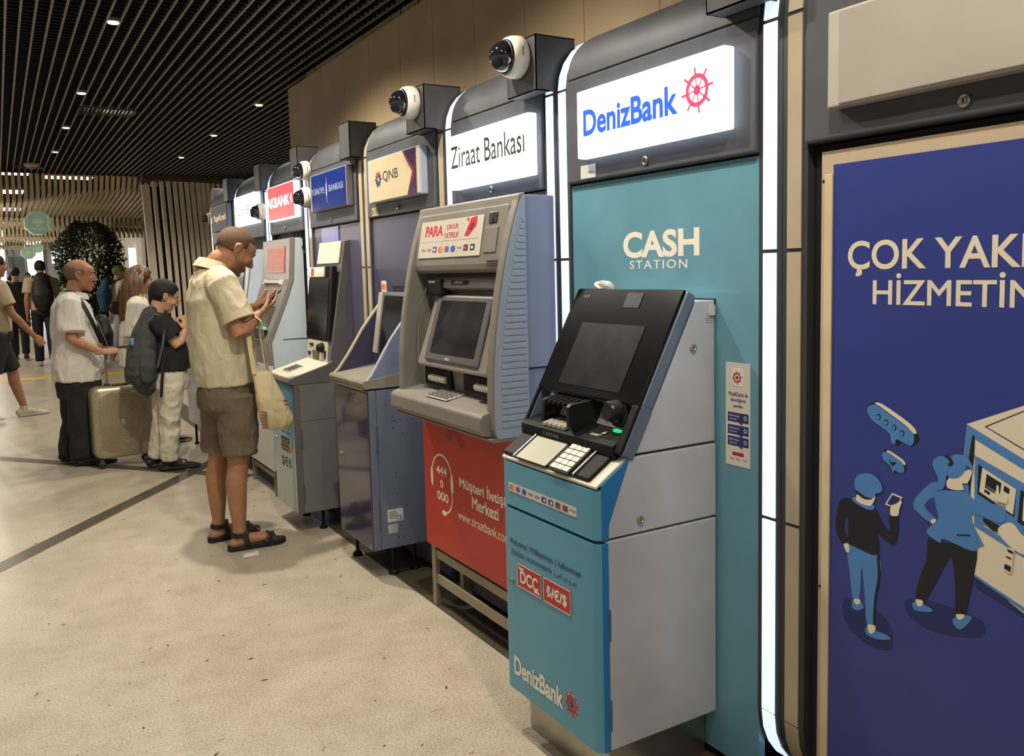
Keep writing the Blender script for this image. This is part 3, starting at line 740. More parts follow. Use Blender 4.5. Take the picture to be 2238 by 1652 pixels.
# --- Akbank bay
t, a_, b_ = bay(5, 'lit portal with a red Akbank sign', True, m_dark)
sb = sign(t, 5.665, 6.330, 1.885, 2.125, mat('akbank_face', 'e0303a', .4, var=0, emit=1.15), m_signbody)
facetext('AKBANK', 6.318, 5.765, 1.975, 2.045, XS, m_signlit, sb, weight=.02)
MB().poly([(XS-.001, 5.748, 2.012), (XS-.001, 5.715, 2.045), (XS-.001, 5.705, 2.03), (XS-.001, 5.722, 2.012), (XS-.001, 5.705, 1.99), (XS-.001, 5.715, 1.978)]).build('emblem', m_signlit, sb)
for i in range(3):
    y_ = 5.72+.09*i
    MB().tube([(1.78, y_, 1.80), (1.775, y_+.03, 1.72), (1.785, y_+.01, 1.66), (1.79, y_-.05, 1.63)], .006, n=8).build('cable', mat('cable_black', '161519', .6), t, smooth=True)
bracket(t, 5.555, 5.71, x0=1.715)
# --- Garanti bay
t, a_, b_ = bay(6, 'lit portal with a white Garanti BBVA sign', True, m_dark)
sb = sign(t, 6.66, 7.335, 1.905, 2.140, mat('garanti_face', 'eef6fb', .4, var=0, emit=1.7), m_signbody)
facetext('Garanti BBVA', 7.20, 6.72, 1.985, 2.055, XS, mat('letter_garanti', '3c5f80', .5, var=0), sb, weight=.0)
mb = MB()
for i in range(5):
    mb.poly([(XS-.001, 7.275-.012*abs(i-2)*0+.012*math.sin(i), 1.94+.035*i), (XS-.001, 7.245, 1.955+.035*i), (XS-.001, 7.25, 1.97+.035*i)])
mb.build('emblem', mat('garanti_green', '3a9a5a', .5, var=0), sb)
bracket(t, 6.505, 6.66, x0=1.72)
# --- Yapi Kredi bay
t, a_, b_ = bay(7, 'farthest portal, unlit with a dark violet sign', False, mat('yk_back', '6e6558', .5))
sb = sign(t, 7.60, 8.27, 1.905, 2.125, mat('yk_face', '4a4354', .6, var=.04, coat=0), mat('yk_body', '8f99b5', .3))
facetext('YapıKredi', 8.13, 7.64, 1.975, 2.045, XS, mat('yk_letter', 'c9ab72', .4, metal=.3, var=0), sb, weight=.02)
mb = MB()
for i in range(3): mb.poly(disc((XS-.001, 8.225-.018*i, 2.01), .012, FACE_W, .0005, 12, r2=.03))
mb.build('emblem', mat('yk_letter', 'c9ab72'), sb)
bracket(t, 7.545, 7.70, x0=1.72)
# end cheek of the row
box('wall_row_end', 1.80, 2.1, 8.5, 8.56, 0, 2.33, m_frame, None, kind='structure')

# ------------------------------------------------------------------ dome cameras
def dome(p, r, label, axis=(-1, 0, -.06)):
    p = V(p); t = thing('dome_camera', label, 'camera', p, 'white dome cameras along the row')
    ax = V(axis).normalized()
    MB().lathe(p, ax, [(r*1.0, 0), (r*1.08, r*.12), (r*1.06, r*.55), (r*.98, r*.80), (r*.90, r*.86), (r*.86, r*.84)], n=32).build('base', mat('camera_white', 'd6d1c4', .45, var=.04), t, smooth=True)
    MB().lathe(p, ax, [(r*.88, r*.80), (r*.86, r*.95), (r*.80, r*.98), (r*.78, r*.84)], n=32).build('gasket', mat('camera_gasket', '101013', .4), t, smooth=True)
    MB().lathe(p, ax, [(r*.78*math.cos(math.radians(a)), r*.96+r*.78*math.sin(math.radians(a))) for a in range(0, 89, 8)], n=32).build('dome', mat('smoked_dome', '16171c', .04, var=0, spec=.9, coat=1), t, smooth=True)
    q = p+ax*(r*1.02)+V((0, -.2, -.25))*r
    MB().lathe(p+ax*(r*.3), (ax+V((0, -.25, -.3))).normalized(), [(r*.3, r*1.2), (r*.3, r*1.47), (r*.22, r*1.48)], n=20).build('lens', mat('lens_glass', '2a2d3a', .1, metal=.4, var=0), t, smooth=True)
    MB().obox(p+ax*(r*.45)+V((0, -r*1.065, r*.1)), (0.001, 0, 0), (0, .0012, 0), (0, 0, r*.22)).build('mark', m_ink, t)
    return t
dome((1.688, 2.735, 2.268), .070, 'large white dome camera between the Ziraat and DenizBank signs')
dome((1.672, 3.63, 2.262), .068, 'white dome camera between the QNB and Ziraat signs')
dome((1.764, 5.485, 2.165), .058, 'small upper dome camera of the pair by the blue sign')
dome((1.764, 5.485, 1.995), .062, 'small lower dome camera of the pair by the blue sign')
p = fx(572, 460, 1.72); dome((1.764, p.y+.10, p.z), .06, 'grey dome camera between the Garanti and Akbank signs')
p = fx(461, 473, 1.70); dome((1.764, 8.44, p.z), .05, 'tiny dome camera at the far end of the row')
# ------------------------------------------------------------------ cash machines
m_grey = mat('atm_grey', '7d7b7b', .45, metal=.25, var=.05, scale=8, bump=.02, bscale=350)
m_greyd = mat('atm_dark_grey', '5b595b', .45, metal=.2, var=.05, scale=9)
m_silver = mat('atm_silver', 'c9c9ce', .36, metal=.2, var=.05, scale=4, bump=.015, bscale=400)
m_screen = mat('screen_black', '101116', .10, var=0, spec=.7)
m_screen2 = mat('screen_dusty', '2c2e34', .32, var=.25, scale=9, spec=.5)
m_blackp = mat('black_plastic', '161619', .55, var=.08, scale=30, spec=.22)
m_steel = mat('brushed_steel', 'aaa79c', .30, metal=.9, var=.08, scale=10)
m_key = mat('steel_key', 'c3bfb2', .32, metal=.6, var=.05)
def keypad(t, origin, U, W, N, nu, nv, pitch, size, m_=None, name='keypad', plate=.004, pm=None):
    """plate with separate keys, U to the right, W away from the user, N up out of the plate"""
    o_, U, W, N = V(origin), V(U).normalized(), V(W).normalized(), V(N).normalized()
    hu, hv = (nu*pitch[0])/2+.004, (nv*pitch[1])/2+.004
    k = MB().obox(o_, U*hu, W*hv, N*plate/2).build(name, pm or m_steel, t, bevel=.001)
    for i in range(nu):
        for j in range(nv):
            c = o_+U*((i-(nu-1)/2)*pitch[0])+W*((j-(nv-1)/2)*pitch[1])+N*(plate/2+.002)
            MB().obox(c, U*size[0]/2, W*size[1]/2, N*.0025).build('key', m_ or m_key, k, bevel=.0008)
    return k
def stickers_row(t, X, yl, yr, z0, z1, marks, wmat):
    s_ = MB().box(X-.0006, X, yr, yl, z0, z1).build('card_sticker', wmat, t, label='strip sticker with card brand marks')
    n = len(marks); st = (yl-yr)/n; h = z1-z0
    for i, mk in enumerate(marks):
        yc = yl-st*(i+.5); zc = (z0+z1)/2; p = (X-.0006, yc, zc)
        if mk[0] == 'o':
            MB().poly(disc((X-.0006, yc+h*.13, zc), h*.30, FACE_W, .0003, 14)).build('card_mark', mat('mk'+mk[1], mk[1], .5, var=0), s_)
            MB().poly(disc((X-.0006, yc-h*.13, zc), h*.30, FACE_W, .0005, 14)).build('card_mark', mat('mk'+mk[2], mk[2], .5, var=0), s_)
        elif mk[0] == 'b':
            MB().box(X-.0011, X-.0006, yc-st*.34, yc+st*.34, zc-h*.30, zc+h*.30).build('card_mark', mat('mk'+mk[1], mk[1], .5, var=0), s_)
            MB().box(X-.0014, X-.0011, yc-st*.2, yc+st*.02, zc-h*.18, zc+h*.12).build('card_mark', mat('mk'+mk[2], mk[2], .5, var=0), s_)
        else:
            facetext(mk[1], yc+st*.40, yc-st*.40, zc-h*.16, zc+h*.16, X-.0006, mat('mk'+mk[2], mk[2], .5, var=0), s_, lift=.0003, weight=.01)
    return s_
MARKS = [('o', 'c8402c', 'e08a2a'), ('o', 'b63a4c', '3d64b0'), ('o', '3a5db0', '2a4690'), ('t', 'VISA', '2a3566'), ('t', 'VISA', '2a3566'), ('b', '2a3c80', 'd8d8e0'), ('b', '34458c', 'e6e2da'), ('b', '30483e', 'c2503c'), ('b', '8c3a3c', '39589c'), ('t', 'troy', '2b2b30')]

# ---------------- the blue machine in front
t = thing('cash_machine', 'bright blue DenizBank cash machine with a tilted black screen', 'cash machine', (1.55, 2.08, 0), 'cash machines in the row')
m_blue = mat('deniz_blue', '5898b4', .40, var=.03, scale=3)
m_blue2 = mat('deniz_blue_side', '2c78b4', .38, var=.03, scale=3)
Y0, Y1, XF = 1.826, 2.335, 1.335
def rounded(x0, x1, y0, y1, r, x_back_only=True, n=5):
    """plan outline with the two front corners rounded (front is low x)"""
    P = [(x1, y1)]
    for a_ in range(0, n+1):
        th = math.radians(90*a_/n); P.append((x0+r-r*math.sin(th), y1-r+r*math.cos(th)))
    for a_ in range(0, n+1):
        th = math.radians(90*a_/n); P.append((x0+r-r*math.cos(th), y0+r-r*math.sin(th)))
    P.append((x1, y0)); return P
MB().box(1.40, 1.772, 1.875, 2.30, 0, .155).build('plinth', m_steel, t, bevel=.004)
MB().box(1.368, 1.772, Y0, Y1, .157, .757).build('cabinet', m_silver, t, bevel=.004)
door = MB().prismz(rounded(XF, 1.372, Y0-.001, Y1+.001, .026), .157, .752).build('door', m_blue, t, smooth=True)
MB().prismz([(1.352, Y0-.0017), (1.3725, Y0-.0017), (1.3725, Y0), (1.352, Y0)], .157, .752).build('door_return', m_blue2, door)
# upper shell: side outline with the raked blue edge
up = [(1.372, .763), (1.772, .763), (1.772, .978), (1.462, .978), (1.448, .985), (1.372, .800)]
MB().prism(up, Y0, Y1).build('shell', m_silver, t, bevel=.003)
MB().prismz(rounded(XF, 1.374, Y0-.001, Y1+.001, .026), .762, .900).build('front_apron', m_blue, t, smooth=True)
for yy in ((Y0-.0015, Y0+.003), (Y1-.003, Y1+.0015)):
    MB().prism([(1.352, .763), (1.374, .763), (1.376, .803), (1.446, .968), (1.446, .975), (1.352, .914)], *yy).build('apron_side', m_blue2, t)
# cream collar and raked tray
cre = mat('tray_cream', 'cfcab8', .4)
MB().slab([(XF+.004, Y0+.004, .902), (XF+.004, Y1-.004, .902), (1.452, Y1-.004, .975), (1.452, Y0+.004, .975)], (-.004, 0, .010)).build('collar', cre, t, bevel=.004, seg=3)
r0, r1 = V((XF+.010, 0, .914)), V((1.424, 0, .966)); W_ = (r1-r0).normalized(); N_ = V((-W_.z, 0, W_.x)); U_ = V((0, -1, 0))
tray = MB().slab([r0+V((0, Y0+.040, 0)), r0+V((0, Y1-.006, 0)), r1+V((0, Y1-.006, 0)), r1+V((0, Y0+.040, 0))], N_*.016).build('tray', m_blackp, t, bevel=.006, seg=3)
cen = (r0+r1)/2+N_*.017
MB().obox(cen+V((0, 2.155, 0)), U_*.083, W_*.052, N_*.0012).build('touch_pad', mat('pad_grey', 'a8a595', .5, var=.05), tray, bevel=.001)
MB().obox(cen+V((0, 2.246, 0))+N_*.002, U_*.003, W_*.055, N_*.003).build('rim', m_steel, tray, bevel=.001)
MB().obox(cen+V((0, 1.930, 0))+N_*.002, U_*.003, W_*.05, N_*.003).build('rim', m_steel, tray, bevel=.001)
kp = keypad(tray, cen+V((0, 2.000, 0))+N_*.001, U_, W_, N_, 3, 5, (.030, .0205), (.027, .0175), pm=m_blackp, m_=mat('key_cream', 'cdc9bc', .4, var=.04))
# tilted screen slab
d0, d1 = V((1.425, 0, .992)), V((1.662, 0, 1.432)); T_ = (d1-d0).normalized(); NS = V((-T_.z, 0, T_.x))
def onslab(y_, s_, lift=0.0): return d0+T_*s_+NS*lift+V((0, y_, 0))
Ls = (d1-d0).length
slab_o = MB().slab([onslab(Y0-.004, .138), onslab(Y1+.004, .138), onslab(Y1+.004, Ls), onslab(Y0-.004, Ls)], -NS*.042).build('screen_housing', mat('housing_bluegrey', '6f7f92', .4, metal=.4), t, bevel=.010, seg=3)
MB().slab([onslab(Y0-.003, .138), onslab(Y1+.003, .138), onslab(Y1+.003, Ls-.004), onslab(Y0-.003, Ls-.004)], NS*.010).build('glass_front', mat('glass_front', '0e0e12', .22, var=.12, scale=40, spec=.2), t, bevel=.004)
def patch(nm, ya, yb, sa, sb, m_, lift=.0105, th=.0012):
    return MB().slab([onslab(ya, sa, lift), onslab(yb, sa, lift), onslab(yb, sb, lift), onslab(ya, sb, lift)], NS*th).build(nm, m_, t)
patch('display', 1.925, 2.235, .165, .375, mat('display_dusty', '1d1f23', .38, var=.3, scale=14, spec=.18))
patch('sensor_window', 1.99, 2.065, .432, .482, mat('sensor_glass', '24262a', .4, var=.2, scale=20, spec=.3))
text('NCR', onslab(2.285, .462, .0105), .032, .009, (V((0, -1, 0)), T_, NS), mat('print_grey', '8b8a8c', .5, var=0), t)
# lower module: recess with ledge, cash mouth between two hoods, reader
for ya, yb in ((Y0-.004, Y0+.014), (Y1-.008, Y1+.004)):
    MB().slab([onslab(ya, -.005), onslab(yb, -.005), onslab(yb, .145), onslab(ya, .145)], -NS*.042).build('housing_cheek', mat('housing_bluegrey'), t, bevel=.004)
    MB().slab([onslab(ya+.001, -.004), onslab(yb+(.012 if ya < 2 else 0), -.004), onslab(yb+(.012 if ya < 2 else 0), .14), onslab(ya+.001, .14)], NS*.010).build('bezel_side', m_blackp, t, bevel=.003)
MB().slab([onslab(Y0+.012, 0, -.052), onslab(Y1-.006, 0, -.052), onslab(Y1-.006, .145, -.052), onslab(Y0+.012, .145, -.052)], -NS*.01).build('recess_back', m_blackp, t)
MB().prism([(1.420, .970), (1.413, .978), (1.412, 1.010), (1.430, 1.020), (1.54, 1.046), (1.54, .970)], Y0+.026, Y1-.002).build('ledge', m_blackp, t, bevel=.004)
m_hoodb = mat('hood_black', '232428', .36, metal=.3)
MB().prism([(1.442, 1.022), (1.449, 1.088), (1.462, 1.096), (1.525, 1.108), (1.55, 1.040)], 2.246, 2.264).build('cash_hood', m_hoodb, t, bevel=.004, seg=3)
MB().prism([(1.425, 1.018), (1.404, 1.034), (1.402, 1.094), (1.412, 1.102), (1.52, 1.112), (1.552, 1.040)], 2.048, 2.064).build('cash_hood', m_hoodb, t, bevel=.004, seg=3)
MB().prism([(1.475, 1.092), (1.475, 1.101), (1.525, 1.113), (1.55, 1.10), (1.55, 1.09)], 2.060, 2.250).build('hood_roof', m_hoodb, t, bevel=.002)
for i in range(7):
    y_ = 2.072+.0245*i
    MB().prism([(1.434, 1.086), (1.434, 1.095), (1.53, 1.117), (1.54, 1.110), (1.48, 1.098)], y_, y_+.010).build('hood_rib', m_hoodb, t)
MB().prism([(1.424, 1.0205), (1.424, 1.024), (1.46, 1.033), (1.46, 1.0285)], 2.09, 2.225).build('cash_mouth', mat('mouth_tan', 'a29c8a', .5), t)
for i in range(5): MB().prism([(1.420, 1.018), (1.420, 1.027), (1.434, 1.030), (1.434, 1.021)], 2.095+.026*i, 2.113+.026*i).build('cash_tooth', mat('mouth_tan', 'a29c8a'), t)
MB().lathe(V((1.505, 1.920, 1.088)), V((-.93, 0, .12)), [(.038, -.02), (.039, .018), (.034, .022), (.030, .052), (.024, .060), (.012, .058)], n=26).build('card_reader', mat('reader_grey', '2a2b2e', .3, metal=.4, var=.06), t, smooth=True)
MB().lathe(V((1.505, 1.920, 1.060)), V((0, 0, -1)), [(.034, -.02), (.034, .008), (.024, .014)], n=20).build('reader_neck', m_blackp, t, smooth=True)
MB().box(1.462, 1.474, 1.888, 1.914, 1.036, 1.044).build('reader_light', mat('reader_green', '21c06a', .3, var=0, emit=1.2), t)
def flat_on(s_, a, b, m_, **k): return text(s_, a, (V(b)-V(a)).length, k.pop('h'), (V((0, -1, 0)), V((.9, 0, .43)).normalized(), V((-.43, 0, .9))), m_, t, **k)
text('KART', (1.432, 1.985, 1.0205), .044, .012, (V((0, -1, 0)), V((.973, 0, .23)), V((-.23, 0, .973))), m_white, t, lift=.002, weight=.01)
MB().poly([(1.450, 1.955, 1.0275), (1.468, 1.947, 1.0315), (1.450, 1.939, 1.0275)]).build('arrow', m_white, t)
text('1 YATAN', (1.412, 2.195, .992), .08, .010, FACE_W, mat('print_grey', '8b8a8c'), t, lift=.003)
MB().lathe((1.413, 1.985, .993), (-1, 0, 0), [(.016, -.004), (.016, .003), (.010, .003), (.007, .0015)], n=18).build('jack', m_blackp, t, smooth=True)
# upper grey housing between the slab and the panel
MB().prism([(1.475, .985), (1.700, 1.398), (1.772, 1.398), (1.772, .985)], Y0+.004, Y1-.004).build('rear_housing', m_silver, t, bevel=.003)
for i in range(5):
    for j in range(9):
        if (i+j) % 2 == 0:
            MB().lathe((1.738+.004*j, Y0+.004, 1.334+.006*i), (0, -1, 0), [(.0016, 0), (.0014, .0006)], n=6).build('vent_hole', m_dark, t)
MB().box(1.750, 1.768, Y0-.002, Y0+.006, 1.355, 1.385).build('label', mat('sticker_white'), t)
for (x_, z_) in ((1.686, 1.265), (1.484, .80)):
    MB().lathe((x_, Y0+(.004 if z_ > 1 else 0), z_), (0, -1, 0), [(.011, 0), (.011, .006), (.007, .008), (.005, .006)], n=18).build('side_lock', m_lock, t, smooth=True)
for z_ in (.52, .26):
    MB().box(1.366, 1.378, Y0-.0028, Y0, z_-.045, z_+.045).build('hinge', mat('hinge_blue', '3a6f96', .4), t, bevel=.001)
# print on the front
stickers_row(t, XF-.0006, 2.288, 1.918, .808, .836, MARKS, mat('sticker_white'))
m_nav = mat('print_navy'); XQ = XF-.0005
facetext('Welcome | Willkommen | Velkommen', 2.292, 1.902, .633, .658, XQ, m_nav, t, weight=.006)
facetext('Добро пожаловать | \uFEAD\uFEE3\u0627 \uFE91\uFEAD\u0639\u0648 \uFEE3\uFE91', 2.283, 1.925, .598, .624, XQ, m_nav, t, weight=.004)
m_redtag = mat('dcc_red', 'b52a35', .45, var=.03)
for ya, yb, s_ in ((2.246, 2.108, 'DCC'), (2.096, 1.954, '₺/€/$')):
    q = box('red_label', XF-.0022, XF-.0004, yb, ya, .512, .585, m_redtag, t, bevel=.0006)
    bd = MB()
    for (aa, bb, cc, dd) in ((ya, yb, .583, .585), (ya, yb, .512, .514), (ya, ya-.002, .512, .585), (yb+.002, yb, .512, .585)):
        bd.box(XF-.0028, XF-.0022, bb, aa, cc, dd)
    bd.build('label_border', mat('sticker_cream'), q)
    facetext(s_, ya-.018, yb+.018, .527, .568, XF-.0022, m_white, q, weight=.03, lift=.0008)
MB().poly([(XF-.003, 2.238, .573), (XF-.003, 2.228, .581), (XF-.003, 2.228, .576), (XF-.003, 2.205, .576), (XF-.003, 2.205, .570), (XF-.003, 2.228, .570), (XF-.003, 2.228, .566)]).build('arrow', m_white, t)
MB().poly([(XF-.003, 2.116, .524), (XF-.003, 2.126, .531), (XF-.003, 2.126, .527), (XF-.003, 2.148, .527), (XF-.003, 2.148, .521), (XF-.003, 2.126, .521), (XF-.003, 2.126, .517)]).build('arrow', m_white, t)
facetext('DenizBank', 2.281, 2.003, .210, .272, XQ, m_white, t, weight=.03)
helm((XQ, 1.960, .246), .043, FACE_W, m_white, t, lift=.0005, name='emblem_halo'); helm((XQ, 1.960, .246), .040, FACE_W, mat('print_red'), t, lift=.0009)
lock_at(t, XF-.0005, 2.280, .518, .009)

# crumpled tissue left on top of the blue machine
mb = MB(); random.seed(3)
mb.ell((0, 0, 0), (.030, .034, .020), n=16)
cen = V((1.688, 2.245, 1.436))
vs = []
for v in mb.v:
    d = V(v); k_ = 1+.55*noise.noise(d*55+V((3, 1, 2)))+.25*noise.noise(d*140); vs.append(cen+d*k_)
mb.v = [tuple(q) for q in vs]
tag(mb.build('tissue', mat('tissue_white', 'd9d5cc', .9, var=.08, scale=40)), 'crumpled white tissue left on top of the blue machine', 'tissue')

# ---------------- red and grey machine
t = thing('cash_machine', 'grey Ziraat cash machine with ribbed side above a red panel', 'cash machine', (1.60, 3.05, 0), 'cash machines in the row')
m_zg = mat('ziraat_grey', '7f7a74', .45, metal=.2, var=.05, scale=7)
m_zs = mat('ziraat_side_cool_lit', 'a3adbf', .42, metal=.3, var=.04)  # bluish grey: the cool light on the side is put into the colour
YA, YB = 2.632, 3.468
front = [(1.607, 1.762), (1.583, 1.690), (1.559, 1.612), (1.536, 1.520), (1.516, 1.420), (1.498, 1.315), (1.488, 1.226), (1.481, 1.150), (1.479, 1.080), (1.477, 1.00), (1.478, .932), (1.487, .900)]
rear = [(1.632, .890), (1.632, 1.770)]
cheek_r = MB().prism(front+rear, YA, YA+.045).build('side_cheek', m_zg, t, bevel=.006, seg=3)
MB().prism([(a+.007, b-.004) for a, b in front]+[(1.630, .894), (1.630, 1.766)], YA-.0025, YA+.002).build('side_light_tint', m_zs, t, bevel=.001)  # thin added sheet that tints the cheek's side with the cool light
MB().prism(front+rear, YB-.04, YB).build('side_cheek', m_zg, t, bevel=.008, seg=3)
# lighter front lip of the cheek
# ribbed inset on the visible side
ri = 33
for i in range(ri):
    z0 = .935+(1.715-.935)*i/ri; z1 = z0+(1.715-.935)/ri-.004
    def fxz(z_):
        for (a, b), (c, d) in zip(front[:-1], front[1:]):
            if d <= z_ <= b: return c+(a-c)*(z_-d)/(b-d)
        return 1.49
    xa = fxz((z0+z1)/2)+.035
    if xa < 1.618: MB().box(xa, 1.624, YA-.0065, YA+.001, z0, z1).build('side_rib', m_zs, t, bevel=.0018)
MB().prism([(1.600, 1.735), (1.606, 1.768), (1.632, 1.775), (1.632, 1.735)], YA, YB).build('top_rail', m_zg, t, bevel=.004)
# upper display box, rounded under-edge
ub = [(1.592, 1.738), (1.560, 1.560), (1.556, 1.525), (1.560, 1.502), (1.575, 1.492), (1.625, 1.492), (1.625, 1.738)]
MB().prism(ub, YA+.042, YB-.036).build('upper_module', m_zg, t, bevel=.006, seg=3)
ta = V((1.592-1.560, 0, 1.738-1.560)).normalized(); na = V((-ta.z, 0, ta.x)); b0 = V((1.560, 0, 1.560))
def upm(y_, s_, l_=0): return b0+ta*s_+na*l_+V((0, y_, 0))
def upatch(nm, ya, yb, sa, sb, m_, lift=.001, th=.003, par=None):
    return MB().slab([upm(ya, sa, lift), upm(yb, sa, lift), upm(yb, sb, lift), upm(ya, sb, lift)], na*th).build(nm, m_, par or t, bevel=.0012)
pan = upatch('para_panel', 2.845, 3.395, -.005, .150, mat('para_cream', 'c9c2b4', .22, var=.04, coat=.5))
FU = (V((0, -1, 0)), ta, na)
m_pr = mat('print_red')
text('PARA', upm(3.345, .085, .004), .165, .045, FU, m_pr, pan, weight=.03)
text('ÇEKİLİR', upm(3.150, .105, .004), .105, .028, FU, m_pr, pan, weight=.008)
text('YATIRILIR', upm(3.165, .073, .004), .130, .023, FU, m_pr, pan, weight=.008)
MB().poly([upm(2.985, .075, .005), upm(2.965, .110, .005), upm(2.945, .143, .005), upm(2.895, .150, .005), upm(2.895, .115, .005), upm(2.950, .075, .005)]).build('emblem', m_pr, pan)
MB().poly([upm(2.955, .100, .0055), upm(2.935, .122, .0055), upm(2.910, .122, .0055), upm(2.930, .095, .0055)]).build('emblem_core', mat('ziraat_maroon', '6c1420', .5, var=0), pan)
MB().poly([upm(2.975, .135, .0055), upm(2.962, .135, .0055), upm(2.962, .147, .0055), upm(2.975, .147, .0055)]).build('emblem_dot', m_pr, pan)
MB().poly([upm(3.38, .062, .0045), upm(2.87, .062, .0045), upm(2.87, .0630, .0045), upm(3.38, .0630, .0045)]).build('rule', mat('print_grey', '8b8a8c'), pan)
xx = 3.375
for mk in [('t', 'VISA', '2a3566'), ('t', 'VISA', '2a3566'), ('b', '2a3c80', 'c8c8d0'), ('o', 'c8402c', 'e08a2a'), ('o', 'b63a4c', '3d64b0'), ('o', '3a5db0', '2a4690'), ('t', 'troy', '2b2b30'), ('b', '30303c', 'c2503c'), ('b', '1c1c22', 'cfc8bb')]:
    yc = xx-.028; s0 = .028
    if mk[0] == 'o':
        MB().poly([upm(yc+.007+.013*math.cos(i*math.pi/7), s0+.013*math.sin(i*math.pi/7), .0045) for i in range(14)]).build('card_mark', mat('mk'+mk[1], mk[1]), pan)
        MB().poly([upm(yc-.007+.013*math.cos(i*math.pi/7), s0+.013*math.sin(i*math.pi/7), .0050) for i in range(14)]).build('card_mark', mat('mk'+mk[2], mk[2]), pan)
    elif mk[0] == 'b':
        MB().poly([upm(yc+.018, s0-.011, .0045), upm(yc-.018, s0-.011, .0045), upm(yc-.018, s0+.013, .0045), upm(yc+.018, s0+.013, .0045)]).build('card_mark', mat('mk'+mk[1], mk[1]), pan)
        MB().poly([upm(yc+.010, s0-.005, .0050), upm(yc-.008, s0-.005, .0050), upm(yc-.008, s0+.006, .0050), upm(yc+.010, s0+.006, .0050)]).build('card_mark', mat('mk'+mk[2], mk[2]), pan)
    else:
        text(mk[1], upm(yc+.020, s0-.006, .0035), .042, .013, FU, mat('mk'+mk[2], mk[2]), pan, weight=.01)
    xx -= .055
upatch('hologram', 2.745, 2.805, .115, .155, mat('hologram', '5c5a58', .25, metal=.5, var=.5, scale=60))
upatch('flap', 2.728, 2.820, .005, .100, m_zg)
for i in range(3): upatch('slit', 2.70, 2.79, -.028-.009*i, -.0245-.009*i, m_dark, lift=-.0005, th=.0012)
# recess back, cross rail, tilted screen
MB().box(1.622, 1.632, YA+.042, YB-.036, .95, 1.50).build('recess_back', m_greyd, t)
MB().prism([(1.590, 1.468), (1.585, 1.432), (1.625, 1.415), (1.625, 1.492)], YA+.044, YB-.15).build('cross_rail', m_zg, t, bevel=.004)
MB().box(1.583, 1.592, 3.00, 3.14, 1.446, 1.462).build('rail_label', m_blackp, t); facetext('AKBANK'[0:0]+'ARES NO', 3.11, 3.04, 1.450, 1.458, 1.583, m_white, t)
MB().box(1.574, 1.62, 3.22, 3.36, 1.40, 1.468).build('receipt_slot', m_blackp, t, bevel=.006)
facetext('DEKONT', 3.33, 3.27, 1.452, 1.460, 1.574, m_white, t)
MB().tube([(1.575, 3.36, 1.43), (1.552, 3.372, 1.36), (1.540, 3.375, 1.25), (1.535, 3.372, 1.13)], .0035, n=8).build('trim_wire', m_steel, t, smooth=True)
e0, e1 = V((1.512, 0, 1.118)), V((1.598, 0, 1.405)); tb = (e1-e0).normalized(); nb = V((-tb.z, 0, tb.x)); Lb = (e1-e0).length
def scr(y_, s_, l_=0): return e0+tb*s_+nb*l_+V((0, y_, 0))
MB().slab([scr(2.735, -.01), scr(3.345, -.01), scr(3.315, Lb), scr(2.735, Lb)], -nb*.03).build('screen_surround', mat('surround_grey', '8c8782', .4, metal=.2), t, bevel=.012, seg=3)
MB().slab([scr(2.80, .018), scr(3.265, .018), scr(3.265, Lb-.01), scr(2.80, Lb-.01)], nb*.010).build('screen_bezel', m_greyd, t, bevel=.005)
MB().slab([scr(2.842, .050, .0101), scr(3.220, .050, .0101), scr(3.220, Lb-.03, .0101), scr(2.842, Lb-.03, .0101)], nb*.002).build('screen', mat('screen_scuffed', '1a1b1e', .35, var=.4, scale=6, spec=.35), t)
text('NCR', scr(3.075, .026, .0105), .04, .010, (V((0, -1, 0)), tb, nb), m_white, t, weight=.01)
# cash slots
MB().prism([(1.566, 1.00), (1.552, 1.115), (1.622, 1.120), (1.622, .985)], YA+.044, YB-.038).build('slot_panel', m_zg, t, bevel=.004)
for ya, yb in ((3.095, 3.345), (2.69, 2.99)):
    q = MB().box(1.545, 1.60, ya, yb, 1.022, 1.100).build('cash_slot', m_blackp, t, bevel=.010, seg=3)
    for i in range(5):
        yy = ya+.035+.030*i+(.0 if ya > 3 else -.0)
        MB().tube([(1.543, yy, 1.056), (1.543, yy+.026, 1.056)], .015, n=14).build('roller', mat('roller_cream', 'd6d0bd', .5), q, smooth=True)
box('green_reader', 1.50, 1.535, 2.682, 2.705, 1.185, 1.225, mat('reader_green_dim', '1c4a33', .3, var=.3), t, bevel=.008)
# shelf with curved lip
shelf = [(1.622, 1.022), (1.500, .998), (1.452, .985), (1.440, .972), (1.438, .925), (1.450, .905), (1.49, .898), (1.622, .898)]
MB().prism(shelf, YA+.026, YB+.012).build('shelf', m_zg, t, bevel=.005, seg=3)
MB().prism([(1.46, .898), (1.478, .884), (1.62, .884), (1.62, .898)], YA, YB).build('shelf_skirt', m_zg, t)
keypad(t, (1.512, 3.085, 1.004), (0, -1, 0), (1, 0, .20), (-.20, 0, 1), 4, 4, (.046, .020), (.034, .012), m_=m_greyd, pm=mat('pad_plate', 'b5b0a3', .4))
MB().box(1.525, 1.548, 2.70, 2.82, 1.003, 1.008).build('slot_mark', m_blackp, t)
